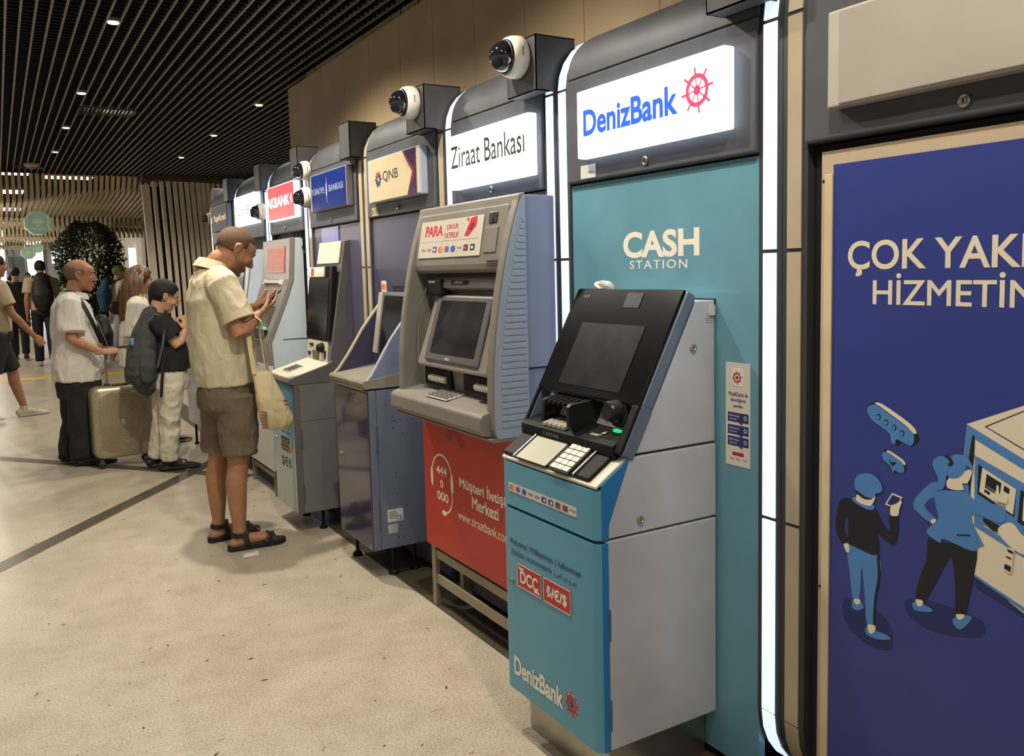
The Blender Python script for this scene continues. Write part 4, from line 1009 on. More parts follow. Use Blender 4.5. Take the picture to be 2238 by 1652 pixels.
# body box, base panel, frame
MB().box(1.632, 1.768, YA+.018, YB-.02, 1.140, 1.768).build('safe_upper', mat('safe_bluegrey', '7f88a3', .45, var=.03), t, bevel=.004)
MB().box(1.648, 1.768, YA+.03, YB-.03, .30, 1.136).build('safe_lower', mat('safe_lower', '767f99', .45, var=.03), t, bevel=.004)
red = box('red_panel', 1.582, 1.592, 2.665, 3.462, .283, .892, mat('ziraat_red', 'b8301f', .42, var=.06, scale=5), t, bevel=.003)
MB().box(1.592, 1.645, 2.675, 3.452, .30, .886).build('panel_back', m_dark, t)
XZ = 1.582
facetext('444', 3.335, 3.235, .625, .665, XZ, m_white, red, weight=.02); facetext('0', 3.300, 3.272, .570, .604, XZ, m_white, red, weight=.02); facetext('000', 3.335, 3.225, .512, .551, XZ, m_white, red, weight=.02)
mb = MB(); ring(mb, (XZ, 3.283, .618), .092, .100, FACE_W, .0008, 24, 0, 180)
mb.poly(disc((XZ, 3.380, .605), .013, FACE_W, .0010, 14, r2=.045)); mb.poly(disc((XZ, 3.186, .605), .013, FACE_W, .0010, 14, r2=.045))
ring(mb, (XZ, 3.270, .545), .078, .086, FACE_W, .0008, 14, 280, 370); mb.poly(disc((XZ, 3.268, .462), .022, FACE_W, .0010, 14, r2=.012))
mb.build('headset_icon', m_white, red)
facetext('Müşteri İletişim', 3.118, 2.690, .598, .662, XZ, m_white, red, weight=.025); facetext('Merkezi', 3.012, 2.795, .540, .592, XZ, m_white, red, weight=.025)
MB().box(XZ-.0006, XZ, 2.69, 3.10, .5255, .527).build('rule', mat('rule_pink', 'c4705f', .5), red)
facetext('www.ziraatbank.com.tr', 3.140, 2.668, .468, .508, XZ, m_white, red, weight=.004)
MB().poly([(XZ-.0005, 3.25, .80), (XZ-.0005, 3.19, .88), (XZ-.0005, 3.14, .88), (XZ-.0005, 3.06, .79), (XZ-.0005, 3.10, .775), (XZ-.0005, 3.15, .83), (XZ-.0005, 3.19, .79)]).build('watermark', mat('ziraat_red_dark', '982418', .45), red)
fr = mat('frame_tan', '8f8672', .45, metal=.4, var=.1)
for yy in (3.425, 2.70):
    for xx_ in (1.607, 1.745): MB().box(xx_-.012, xx_+.012, yy-.018, yy+.018, 0, .285).build('leg', fr, t, bevel=.002)
for z0, z1 in ((.222, .262), (.105, .148)): MB().box(1.600, 1.612, 2.718, 3.408, z0, z1).build('rail', fr, t, bevel=.002)
MB().box(1.735, 1.755, 2.718, 3.408, .2, .24).build('rail', fr, t)

# ---------------- purple machine with curved cheeks
t = thing('cash_machine', 'dark purple QNB cash machine with curved blue grey cheeks', 'cash machine', (1.60, 4.08, 0), 'cash machines in the row')
QA, QB = 3.85, 4.315
m_qs = mat('qnb_side_grey', '6d7488', .45, metal=.2, var=.04)
m_qd = mat('qnb_door', '35354d', .14, var=.06, coat=.6)
MB().box(1.520, 1.772, QA, QB, .150, .938).build('cabinet', m_qs, t, bevel=.003)
MB().box(1.482, 1.5185, QA, QB, .150, .938).build('door_frame', m_qs, t, bevel=.003)
MB().box(1.476, 1.4825, QA+.008, QB-.003, .152, .925).build('door', m_qd, t, bevel=.003)
lock_at(t, 1.476, 4.265, .565, .012)
for z_ in (.70, .32): MB().box(1.511, 1.521, QA-.004, QA, z_-.065, z_+.065).build('hinge', m_greyd, t, bevel=.001)
sh = [(1.455, .955), (1.450, .975), (1.458, .987), (1.69, 1.020), (1.69, .945), (1.47, .945)]
MB().prism(sh, QA-.002, QB+.012).build('shelf', mat('shelf_tan', '8b8679', .45, metal=.15, var=.06), t, bevel=.004)
MB().box(1.457, 1.480, QA+.02, QB+.01, .938, .952).build('shelf_strip', mat('shelf_worn', '8f8a78', .6, var=.3, scale=50), t, bevel=.004)
cur = [(1.482, .985), (1.507, 1.010), (1.545, 1.070), (1.580, 1.128), (1.620, 1.188), (1.665, 1.245), (1.715, 1.300), (1.772, 1.355), (1.772, .945), (1.49, .945)]
MB().prism(cur, QA, QA+.022).build('cheek', mat('cheek_blue', '7c88a2', .42, metal=.2, var=.04), t, bevel=.003)
cur2 = [(1.478, .985), (1.500, 1.005), (1.550, 1.070), (1.590, 1.130), (1.635, 1.200), (1.685, 1.265), (1.735, 1.325), (1.772, 1.365), (1.772, .945), (1.48, .945)]
MB().prism(cur2, QB-.022, QB).build('cheek', mat('cheek_purple', '3c3c56', .4, metal=.1, var=.04), t, bevel=.002)
mb = MB()
for (a, b), (c, d) in zip(cur2[:7], cur2[1:8]):
    mb.slab([(a, QB-.024, b), (a, QB+.003, b), (c, QB+.003, d), (c, QB-.024, d)], (-.006, 0, .004))
mb.build('cheek_edge', mat('edge_tan', 'a39b86', .45), t)
mb = MB()
for (a, b), (c, d) in zip(cur[:7], cur[1:8]):
    mb.slab([(a, QA-.001, b), (a, QA+.023, b), (c, QA+.023, d), (c, QA-.001, d)], (-.005, 0, .003))
mb.build('cheek_edge', mat('edge_grey', '9aa0ac', .45), t)
MB().slab([(1.690, QA+.022, 1.06), (1.690, QB-.022, 1.06), (1.748, QB-.022, 1.40), (1.748, QA+.022, 1.40)], (.02, 0, -.004)).build('fascia', m_qs, t)
MB().slab([(1.690, QA+.05, 1.09), (1.690, QB-.10, 1.09), (1.738, QB-.10, 1.38), (1.738, QA+.05, 1.38)], (-.012, 0, .003)).build('screen', m_screen, t, bevel=.003)
MB().slab([(1.690, QB-.115, 1.08), (1.690, QB-.06, 1.08), (1.740, QB-.06, 1.395), (1.740, QB-.115, 1.395)], (-.022, 0, .004)).build('screen_side', mat('screen_side', '9b988c', .4), t, bevel=.002)
MB().box(1.69, 1.772, QA+.022, QB-.022, .95, 1.06).build('fascia_lower', m_qs, t)
MB().box(1.600, 1.68, 3.885, 4.02, 1.008, 1.020).build('card_slot', m_blackp, t)
MB().prism([(1.66, 1.015), (1.66, 1.03), (1.69, 1.06), (1.69, 1.015)], 3.885, 3.99).build('slot_block', m_blackp, t)
MB().box(1.60, 1.64, QA-.0006, QA, 1.045, 1.12).build('side_mark', mat('mark_line', '6f7b95', .5), t)
rt = MB().box(1.555, 1.636, QA-.0012, QA, .282, .344).build('rating_label', mat('sticker_white'), t, label='white rating plate with CE mark')
MB().box(1.555, 1.606, QA-.0012, QA, .225, .270).build('rating_label', mat('sticker_grey', 'a9adb3', .5), t)
text('CE', (1.602, QA-.0012, .288), .028, .020, FACE_S, m_ink, rt, weight=.01)
for i in range(4): MB().box(1.560, 1.598+.006*(i % 3), QA-.0018, QA-.0012, .330-.010*i, .334-.010*i).build('fine_print', mat('fine_print', '6c6f76', .6), rt)
for (x_, z_) in ((1.60, .80), (1.60, .78), (1.615, .782), (1.642, .785), (1.60, .745), (1.648, .71), (1.655, .56), (1.605, .52), (1.607, .50), (1.61, .42), (1.66, .35), (1.61, .20), (1.64, .198)):
    MB().lathe((x_, QA, z_), (0, -1, 0), [(.003, 0), (.0026, .0006)], n=8).build('rivet', m_dark, t)
for (x_, y_) in ((1.60, 3.905), (1.72, 3.92), (1.55, 4.28), (1.72, 4.28)):
    mb = MB(); mb.lathe((x_, y_, 0), (0, 0, 1), [(.026, 0), (.026, .012), (.016, .022), (.009, .03), (.009, .152)], n=16)
    mb.build('foot', m_blackp, t, smooth=True)

# ---------------- grey machine with the black portrait screen
t = thing('cash_machine', 'grey machine with a glossy black portrait screen and white top', 'cash machine', (1.6, 5.03, 0), 'cash machines in the row')
TA, TB = 4.82, 5.245
m_tg = mat('isbank_grey', '6a6768', .45, metal=.2, var=.05, scale=8)
MB().box(1.405, 1.772, TA, TB, .118, .872).build('cabinet', m_tg, t, bevel=.003)
MB().box(1.44, 1.645, TA-.002, TA, .66, .868).build('side_panel', m_grey, t, bevel=.001)
MB().box(1.44, 1.645, TA-.002, TA, .122, .656).build('side_panel', m_grey, t, bevel=.001)
for z_ in (.56, .23): MB().box(1.435, 1.443, TA-.005, TA, z_-.055, z_+.055).build('hinge', m_greyd, t, bevel=.001)
cl = bpy.data.materials.new('cloud_print'); cl.use_nodes = True
nt = cl.node_tree; b = nt.nodes['Principled BSDF']; tc = nt.nodes.new('ShaderNodeTexCoord'); sp = nt.nodes.new('ShaderNodeSeparateXYZ'); nt.links.new(tc.outputs['Object'], sp.inputs[0])
nz = nt.nodes.new('ShaderNodeTexNoise'); nz.inputs['Scale'].default_value = 5; nz.inputs['Detail'].default_value = 6; nt.links.new(tc.outputs['Object'], nz.inputs['Vector'])
ad = nt.nodes.new('ShaderNodeMath'); ad.operation = 'MULTIPLY_ADD'; ad.inputs[1].default_value = .55; nt.links.new(nz.outputs['Fac'], ad.inputs[0]); nt.links.new(sp.outputs['Z'], ad.inputs[2])
rp = nt.nodes.new('ShaderNodeValToRGB'); nt.links.new(ad.outputs[0], rp.inputs[0]); e = rp.color_ramp.elements
e[0].position = .62; e[0].color = lin('b9c3b6'); e[1].position = .98; e[1].color = lin('5c8fb4'); nt.links.new(rp.outputs[0], b.inputs['Base Color']); b.inputs['Roughness'].default_value = .4
door = MB().box(1.398, 1.405, TA+.02, TB, .122, .868).build('door', cl, t, bevel=.002, label='door with a sky and cloud print')
XT = 1.398
facetext('NAL', 5.02, 4.92, .60, .63, XT, m_nav, door, weight=.01); facetext('PARA ÇEKME', 5.10, 4.90, .565, .585, XT, m_nav, door)
for i, s_ in enumerate(('ON İKİ', 'LANGUAGE')):
    q = box('black_tag', XT-.0012, XT, 4.93-.0, 5.10-.03*i*0, .51-.045*i, .545-.045*i, m_ink, door, bevel=0)
    facetext(s_, 5.09, 4.945, .516-.045*i, .538-.045*i, XT-.0012, mat('tag_gold', 'c9a23c', .5), q, weight=.01, lift=.0006)
MB().poly([(XT-.002, 4.93, .50), (XT-.002, 4.90, .535), (XT-.002, 4.895, .49), (XT-.002, 4.93, .462)]).build('gold_arrow', mat('tag_gold', 'c9a23c'), door)
facetext('$€₺', 5.10, 4.91, .36, .43, XT, m_ink, door, weight=.012, spacing=1.2)
lock_at(t, XT, 5.20, .52, .008)
sh = [(1.388, .884), (1.384, .915), (1.40, .922), (1.615, .985), (1.64, .985), (1.64, .872), (1.40, .872)]
MB().prism(sh, TA, TB).build('shelf', mat('isbank_cream', 'c9c4b4', .4, var=.03), t, bevel=.006, seg=3)
MB().prism([(1.384, .878), (1.388, .912), (1.60, .976), (1.645, 1.00), (1.655, .872), (1.40, .872)], TA-.003, TA+.03).build('shelf_cheek', m_tg, t, bevel=.004)
keypad(t, (1.475, 5.05, .946), (0, -1, 0), (1, 0, .28), (-.28, 0, 1), 4, 4, (.030, .022), (.024, .016), m_=m_greyd, pm=mat('pad_plate'))
side = [(1.640, .90), (1.630, 1.00), (1.638, 1.07), (1.720, 1.545), (1.745, 1.694), (1.775, 1.697), (1.775, .872)]
MB().prism(side, TA, TB).build('upper_body', m_tg, t, bevel=.006, seg=3)
MB().slab([(1.720, TA+.028, 1.560), (1.720, TB-.01, 1.560), (1.743, TB-.01, 1.690), (1.743, TA+.028, 1.690)], (-.010, 0, .002)).build('top_panel', mat('isbank_white', 'd3ccba', .35), t, bevel=.003)
g0, g1 = V((1.660, 0, 1.108)), V((1.702, 0, 1.545)); tg = (g1-g0).normalized(); ng = V((-tg.z, 0, tg.x)); Lg = (g1-g0).length
def gs(y_, s_, l_=0): return g0+tg*s_+ng*l_+V((0, y_, 0))
MB().slab([gs(TA+.012, 0), gs(TB+.004, 0), gs(TB+.004, Lg), gs(TA+.012, Lg)], ng*.032).build('screen_block', m_blackp, t, bevel=.006)
MB().slab([gs(TA+.05, .012, .0325), gs(TB, .012, .0325), gs(TB, Lg-.075, .0325), gs(TA+.05, Lg-.075, .0325)], ng*.003).build('screen', m_screen, t, bevel=.002)
hd = MB().slab([gs(TA+.11, Lg-.068, .0325), gs(TB+.004, Lg-.068, .0325), gs(TB+.004, Lg-.004, .0325), gs(TA+.11, Lg-.004, .0325)], ng*.012).build('screen_header', mat('header_foil', '9a917c', .2, metal=.5, var=.1), t, bevel=.003)
MB().slab([gs(TB-.115, Lg-.058, .0450), gs(TB-.07, Lg-.058, .0450), gs(TB-.07, Lg-.012, .0450), gs(TB-.115, Lg-.012, .0450)], ng*.001).build('red_mark', mat('print_red'), hd)
MB().slab([(1.622, TA+.05, .985), (1.622, TB, .985), (1.634, TB, 1.105), (1.634, TA+.05, 1.105)], (.02, 0, -.001)).build('lower_panel', mat('isbank_cream', 'c9c4b4'), t, bevel=.003)
MB().box(1.617, 1.626, 5.005, 5.115, .990, 1.045).build('cash_bay', mat('bay_brown', '6a5f50', .5), t, bevel=.004)
MB().lathe((1.630, 4.945, 1.065), (-1, 0, 0), [(.030, 0), (.030, .012), (.022, .035), (.012, .04)], n=18).build('card_reader', m_blackp, t, smooth=True)
MB().box(1.624, 1.632, 5.12, 5.19, 1.068, 1.082).build('label', m_ink, t); MB().box(1.618, 1.626, 5.165, 5.205, 1.01, 1.03).build('label', m_ink, t)
MB().box(1.618, 1.630, 4.885, 4.90, 1.0, 1.05).build('slot', m_ink, t)
MB().prism([(1.72, 1.02), (1.775, 1.020), (1.775, 1.697), (1.765, 1.690)], TA-.004, TA).build('side_seam', mat('seam_violet', '5f5867', .45), t)
for (x_, y_) in ((1.56, 4.87), (1.72, 4.87), (1.56, 5.2), (1.72, 5.2)):
    MB().lathe((x_, y_, 0), (0, 0, 1), [(.024, 0), (.024, .01), (.010, .02), (.010, .12)], n=14).build('foot', m_blackp, t, smooth=True)

# ---------------- pale machine with the red notice
t = thing('cash_machine', 'pale grey machine with a red notice, used by the man in shorts', 'cash machine', (1.65, 6.07, 0), 'cash machines in the row')
KA, KB = 5.73, 6.40
m_kw = mat('akbank_white', 'b9c3c9', .42, var=.03)
m_kg = mat('akbank_grey', '85807a', .42, metal=.2, var=.04)
prof = [(1.515, .18), (1.515, .905), (1.508, 1.062), (1.620, 1.322), (1.675, 1.472), (1.694, 1.748), (1.725, 1.756), (1.740, .18)]
prof2 = [(1.545, .18), (1.545, .905), (1.538, 1.062), (1.650, 1.322), (1.705, 1.472), (1.726, 1.748), (1.785, 1.752), (1.785, .18)]
MB().prism(prof2, KA+.006, KB-.006).build('body', m_kw, t, bevel=.003)
fas = [p for p in prof if p[1] >= .9][:5]
fas_back = [(p[0]+.034, p[1]-.004) for p in reversed(fas)]
MB().prism([(1.515, .90)]+fas[1:]+[(1.726, 1.752)]+fas_back, KA, KB).build('fascia', m_kg, t, bevel=.004)
lo = MB().box(1.512, 1.545, KA+.002, KB-.002, .18, .90).build('lower_door', mat('akbank_lower', 'c9c6bd', .42, var=.03), t, bevel=.003)
MB().box(1.5445, 1.549, KA+.0035, KA+.0075, .2, .89).build('seam', m_dark, t); MB().box(1.62, 1.785, KA+.0035, KA+.0075, 1.068, 1.072).build('seam', m_dark, t)
h0, h1 = V((1.675, 0, 1.472)), V((1.694, 0, 1.748)); th_ = (h1-h0).normalized(); nh = V((-th_.z, 0, th_.x))
def ks(y_, s_, l_=0): return h0+th_*s_+nh*l_+V((0, y_, 0))
nq = MB().slab([ks(5.83, .045, .001), ks(6.26, .045, .001), ks(6.26, .225, .001), ks(5.83, .225, .001)], nh*.003).build('red_notice', mat('notice_red', 'b3442f', .45, var=.03), t)
FK = (V((0, -1, 0)), th_, nh); m_pk = mat('notice_cream', 'd9c3a8', .5, var=0)
text('Para Yatırma ve', ks(6.16, .170, .004), .19, .022, FK, m_pk, nq); text('Kredi Kartı Ödeme İşlemlerinizi', ks(6.225, .122, .004), .35, .026, FK, m_pk, nq); text('Buradan Yapabilirsiniz', ks(6.19, .078, .004), .28, .024, FK, m_pk, nq)
for s_ in (.052, .214): MB().slab([ks(5.85, s_, .0042), ks(6.24, s_, .0042), ks(6.24, s_+.004, .0042), ks(5.85, s_+.004, .0042)], nh*.0004).build('notice_rule', m_pk, nq)
j0, j1 = V((1.620, 0, 1.322)), V((1.675, 0, 1.472)); tj = (j1-j0).normalized(); nj = V((-tj.z, 0, tj.x))
c = (j0*.15+j1*.85)
MB().obox(c+V((0, 6.05, 0))+nj*.012, (0, .205, 0), tj*.011, nj*.010).build('receipt_lip', mat('lip_white', 'd9d6cc', .3), t, bevel=.003)
for yy in (5.845, 6.255): MB().obox(c+V((0, yy, 0))+nj*.012, (0, .010, 0), tj*.020, nj*.012).build('lip_end', mat('lip_white'), t, bevel=.003)
l0, l1 = V((1.508, 0, 1.062)), V((1.620, 0, 1.322)); tl = (l1-l0).normalized(); nl = V((-tl.z, 0, tl.x)); Ll = (l1-l0).length
def ls(y_, s_, l_=0): return l0+tl*s_+nl*l_+V((0, y_, 0))
MB().slab([ls(5.83, .09, .0005), ls(6.30, .09, .0005), ls(6.30, Ll-.035, .0005), ls(5.83, Ll-.035, .0005)], nl*.003).build('screen', mat('akbank_screen', '4a4846', .2, var=.2, scale=8), t)
MB().slab([ls(5.80, .01, .0005), ls(6.30, .01, .0005), ls(6.30, .075, .0005), ls(5.80, .075, .0005)], nl*.02).build('keypad_block', m_blackp, t, bevel=.003)
MB().obox(ls(5.86, .085, .012), (0, .02, 0), tl*.010, nl*.006).build('reader_light', mat('reader_green', '21c06a'), t)
for (x_, y_) in ((1.54, 5.77), (1.76, 5.77), (1.54, 6.36), (1.76, 6.36)): MB().box(x_-.015, x_+.015, y_-.015, y_+.015, 0, .182).build('leg', fr, t)
MB().box(1.53, 1.55, 5.79, 6.34, .12, .15).build('rail', fr, t)
# white cloth hanging by it
# ---------------- white machine mostly behind the man
t = thing('cash_machine', 'white Garanti machine largely hidden behind the man in shorts', 'cash machine', (1.65, 7.0, 0), 'cash machines in the row')
GA, GB = 6.63, 7.30
prof = [(1.49, .16), (1.49, 1.00), (1.50, 1.05), (1.60, 1.25), (1.645, 1.66), (1.70, 1.70), (1.785, 1.70), (1.785, .16)]
MB().prism(prof, GA, GB).build('body', mat('garanti_white', 'c2cbd1', .42, var=.03), t, bevel=.005)
MB().slab([(1.604, GA+.1, 1.27), (1.604, GB-.1, 1.27), (1.640, GB-.1, 1.60), (1.640, GA+.1, 1.60)], (-.008, 0, .001)).build('screen', m_screen, t, bevel=.003)
MB().prism([(1.44, 1.0), (1.44, 1.03), (1.56, 1.07), (1.56, 1.0)], GA+.03, GB-.03).build('shelf', m_grey, t, bevel=.004)
MB().box(1.4885, 1.4905, GA+.02, GB-.02, .2, .96).build('door', mat('garanti_door', 'b7c0c6', .42), t, bevel=.001)
MB().tube([(1.60, GA-.003, 1.28), (1.66, GA-.003, 1.62)], .002, n=6).build('seam', m_dark, t)
for (x_, y_) in ((1.53, GA+.05), (1.75, GA+.05), (1.53, GB-.05), (1.75, GB-.05)): MB().box(x_-.02, x_+.02, y_-.02, y_+.02, 0, .165).build('leg', fr, t)
# ---------------- violet machine at the end
t = thing('cash_machine', 'violet cash machine with white capital letters at the end of the row', 'cash machine', (1.6, 7.75, 0), 'cash machines in the row')
m_vio = mat('yk_violet', '5c5574', .4, var=.05, coat=.2)
MB().prism([(1.405, .215), (1.405, .93), (1.42, 1.0), (1.56, 1.16), (1.62, 1.62), (1.785, 1.62), (1.785, .215)], 7.57, 8.12).build('body', mat('yk_grey', '8f8a93', .42, var=.04), t, bevel=.005)
MB().box(1.400, 1.406, 7.575, 8.115, .22, .92).build('door', m_vio, t, bevel=.002)
facetext('CASH', 8.02, 7.62, .37, .49, 1.400, m_white, t, weight=.01); facetext('LIVE', 8.02, 7.66, .62, .72, 1.400, m_white, t, weight=.01)
MB().slab([(1.564, 7.65, 1.19), (1.564, 8.04, 1.19), (1.612, 8.04, 1.55), (1.612, 7.65, 1.55)], (-.008, 0, .001)).build('screen', m_screen, t, bevel=.003)
MB().prism([(1.36, .93), (1.36, .955), (1.46, .985), (1.46, .93)], 7.6, 8.09).build('shelf', m_grey, t, bevel=.003)
for (x_, y_) in ((1.45, 7.62), (1.74, 7.62), (1.45, 8.07), (1.74, 8.07)): MB().lathe((x_, y_, 0), (0, 0, 1), [(.022, 0), (.022, .01), (.010, .02), (.010, .22)], n=12).build('foot', m_blackp, t, smooth=True)
# ---------------- scrap of paper on the floor
q = fz(546, 1213)
mb = MB(); mb.add([(q.x-.045, q.y-.03, .003), (q.x+.04, q.y-.035, .002), (q.x+.055, q.y+.03, .006), (q.x-.02, q.y+.035, .002), (q.x, q.y, .008)], [(0, 1, 4), (1, 2, 4), (2, 3, 4), (3, 0, 4)])
o = mb.build('paper_scrap', mat('paper_white', 'd6d2c8', .8)); o.modifiers.new('t', 'SOLIDIFY').thickness = .0006
tag(o, 'small torn white paper lying beside the man\'s sandal', 'paper')
# ------------------------------------------------------------------ people
def wrinkle(me, amp=.006, sc=9, stretch=(1, 1, .45), seed=0, fine=.35):
    me.update()
    nrm = [v.normal.copy() for v in me.vertices]
    for v, n in zip(me.vertices, nrm):
        p = V((v.co.x*stretch[0], v.co.y*stretch[1], v.co.z*stretch[2]))*sc+V((seed*3.7, seed, 0))
        d = noise.noise(p)+fine*noise.noise(p*2.7)
        d = -abs(d)*1.2+.35
        v.co += n*(amp*d)
    me.update()
def frame(yaw, pitch=0, roll=0):
    """3x3 with columns forward, left, up; yaw from +X towards +Y, pitch down positive"""
    R = Matrix.Rotation(yaw, 3, 'Z') @ Matrix.Rotation(pitch, 3, 'Y') @ Matrix.Rotation(roll, 3, 'X')
    return R
def add_head(mb, c, R, s=1.0, ears=True, fem=False):
    E = lambda p, r, n=14, rot=None: mb.ell(c+R@(V(p)*s), [q*s for q in r], R @ rot if rot else R, n)
    E((-.012, 0, .032), (.097, .077, .088), 22)
    E((.022, 0, -.012), (.070, .066, .092), 18)
    E((.052, 0, .042), (.046, .058, .042))
    E((.030, 0, -.070), (.052, .052 if not fem else .046, .042))
    E((.070, 0, -.098), (.020, .024, .018))
    E((.066, .036, -.020), (.026, .024, .026)); E((.066, -.036, -.020), (.026, .024, .026))
    E((.084, .026, .022), (.014, .026, .0085)); E((.084, -.026, .022), (.014, .026, .0085))
    mb.tube([c+R@(V(p)*s) for p in ((.088, 0, .020), (.102, 0, -.002), (.114, 0, -.026))], [.0085*s, .010*s, .0125*s], n=10, cap='round')
    E((.102, .011, -.033), (.011, .008, .008), 10); E((.102, -.011, -.033), (.011, .008, .008), 10)
    E((.088, 0, -.058), (.013, .024, .0062), 12); E((.085, 0, -.071), (.013, .021, .0075), 12)
    E((.080, .028, .000), (.013, .015, .011), 10); E((.080, -.028, .000), (.013, .015, .011), 10)
    if ears:
        for sg in (1, -1):
            arc = [(-.004, .076, -.030), (-.018, .082, -.022), (-.030, .088, .000), (-.026, .090, .020), (-.010, .088, .028), (.004, .082, .020)]
            mb.tube([c+R@(V((x, y*sg, z))*s) for x, y, z in arc], [.006*s, .0045*s, .005*s, .005*s, .005*s, .004*s], n=8, cap='round')
            E((-.010, .076*sg, .000), (.016, .006, .026), 12); E((-.002, .077*sg, -.031), (.008, .006, .010), 10)
def eyes(t, c, R, s, brow='20160f', iris=True, lids=.5):
    mw = mat('eye_white', 'c9bfae', .3, var=0); mi_ = mat('iris_dark', '1d140f', .3, var=0)
    for sg in (1, -1):
        MB().ell(c+R@(V((.0835, .029*sg, .001))*s), (.0115*s, .0115*s, .0095*s*lids+.003*s), R, 12).build('eye', [mw], t, smooth=True)
        MB().ell(c+R@(V((.0915, .029*sg, .000))*s), (.0045*s, .0060*s, .0060*s*lids+.002*s), R, 10).build('iris', [mi_], t, smooth=True)
        MB().tube([c+R@(V(p)*s) for p in ((.094, .012*sg, .026), (.094, .028*sg, .031), (.080, .046*sg, .026))], [(.003*s, .005*s)]*3, n=8, cap='round').build('eyebrow', mat('brow_'+brow, brow, .8, var=.1), t, smooth=True)
def add_hand(mb, wrist, d, pn, side, curl=(25, 35, 25), s=1.0, thumb=(35, 20), spread=4, thumb_up=.5):
    """d: wrist to fingers, pn: out of the palm, side: direction of the thumb edge"""
    d = V(d).normalized(); pn = (V(pn)-d*V(pn).dot(d)).normalized(); sd = d.cross(pn)
    if sd.dot(V(side)) < 0: sd = -sd
    w_ = V(wrist)
    mb.tube([w_-d*.03*s, w_, w_+d*.03*s, w_+d*.065*s, w_+d*.092*s], [(.026*s, .021*s), (.027*s, .019*s), (.036*s, .017*s), (.041*s, .0155*s), (.038*s, .012*s)], n=14, cap='round', side=sd)
    Ls_ = (.076, .083, .077, .060)
    ends = []
    for i in range(4):
        off = (.029-.0195*i)*s
        p = w_+d*((.090, .094, .091, .082)[i]*s)+sd*off-d*.012*s
        ang = math.radians(spread*(1.5-i)); dd = (d*math.cos(ang)+sd*math.sin(ang)).normalized()
        ax = dd.cross(pn).normalized(); pts = [p]
        a_ = 0; L_ = Ls_[i]*s
        for fr_, cu in zip((.46, .30, .24), curl):
            a_ += math.radians(cu)
            v_ = dd*math.cos(a_)+pn*math.sin(a_)
            pts.append(pts[-1]+v_*L_*fr_)
        r_ = (.0090 if i < 3 else .0080)*s
        mb.tube(pts, [r_*1.08, r_, r_*.95, r_*.82], n=9, cap='round')
        ends.append(pts[-1])
    b0 = w_+d*.022*s+sd*.026*s
    t1 = math.radians(thumb[0])
    v_ = (d*math.cos(t1)+sd*math.sin(t1)+pn*thumb_up).normalized()
    p1 = b0+v_*.040*s; v2 = (d*math.cos(t1*.5)+sd*math.sin(t1*.3)+pn*(thumb_up+.25)).normalized(); p2 = p1+v2*.032*s; p3 = p2+(v2+pn*.2).normalized()*.026*s
    mb.tube([b0, p1, p2, p3], [.014*s, .0115*s, .0100*s, .0085*s], n=10, cap='round')
    return ends
def base_pose(pos, yaw, H=1.75, stride=0.0, arm=0.0, lean=0.0):
    s = H/1.75; F = V((math.cos(yaw), math.sin(yaw), 0)); L = V((-math.sin(yaw), math.cos(yaw), 0)); U = V((0, 0, 1)); O = V((pos[0], pos[1], 0))
    q = lambda f, l, u: O+(F*f+L*l+U*u)*s
    J = dict(F=F, L=L, s=s)
    J['pelvis'] = q(0, 0, .96); J['waist'] = q(.0+lean*.4, 0, 1.10); J['chest'] = q(lean*.7, 0, 1.28); J['neck'] = q(-.01+lean, 0, 1.47); J['head'] = q(.03+lean*1.15, 0, 1.625)
    for nm, sg in (('l', 1), ('r', -1)):
        st = stride*sg
        J['hip'+nm] = q(0, .09*sg, .92); J['kne'+nm] = q(.02+st*.5, .09*sg, .50); J['ank'+nm] = q(-.02+st, .09*sg, .085+(max(0, -st)*.25))
        J['toe'+nm] = J['ank'+nm]+F*.19*s+V((0, 0, -.055-(max(0, -st)*.2)))*s
        J['sho'+nm] = q(-.01+lean*.95, .175*sg, 1.415)
        J['elb'+nm] = q(-.03+lean*.9-arm*sg*.5, .225*sg, 1.13); J['wri'+nm] = q(.03+lean*.8-arm*sg*1.2, .235*sg, .88)
    return J
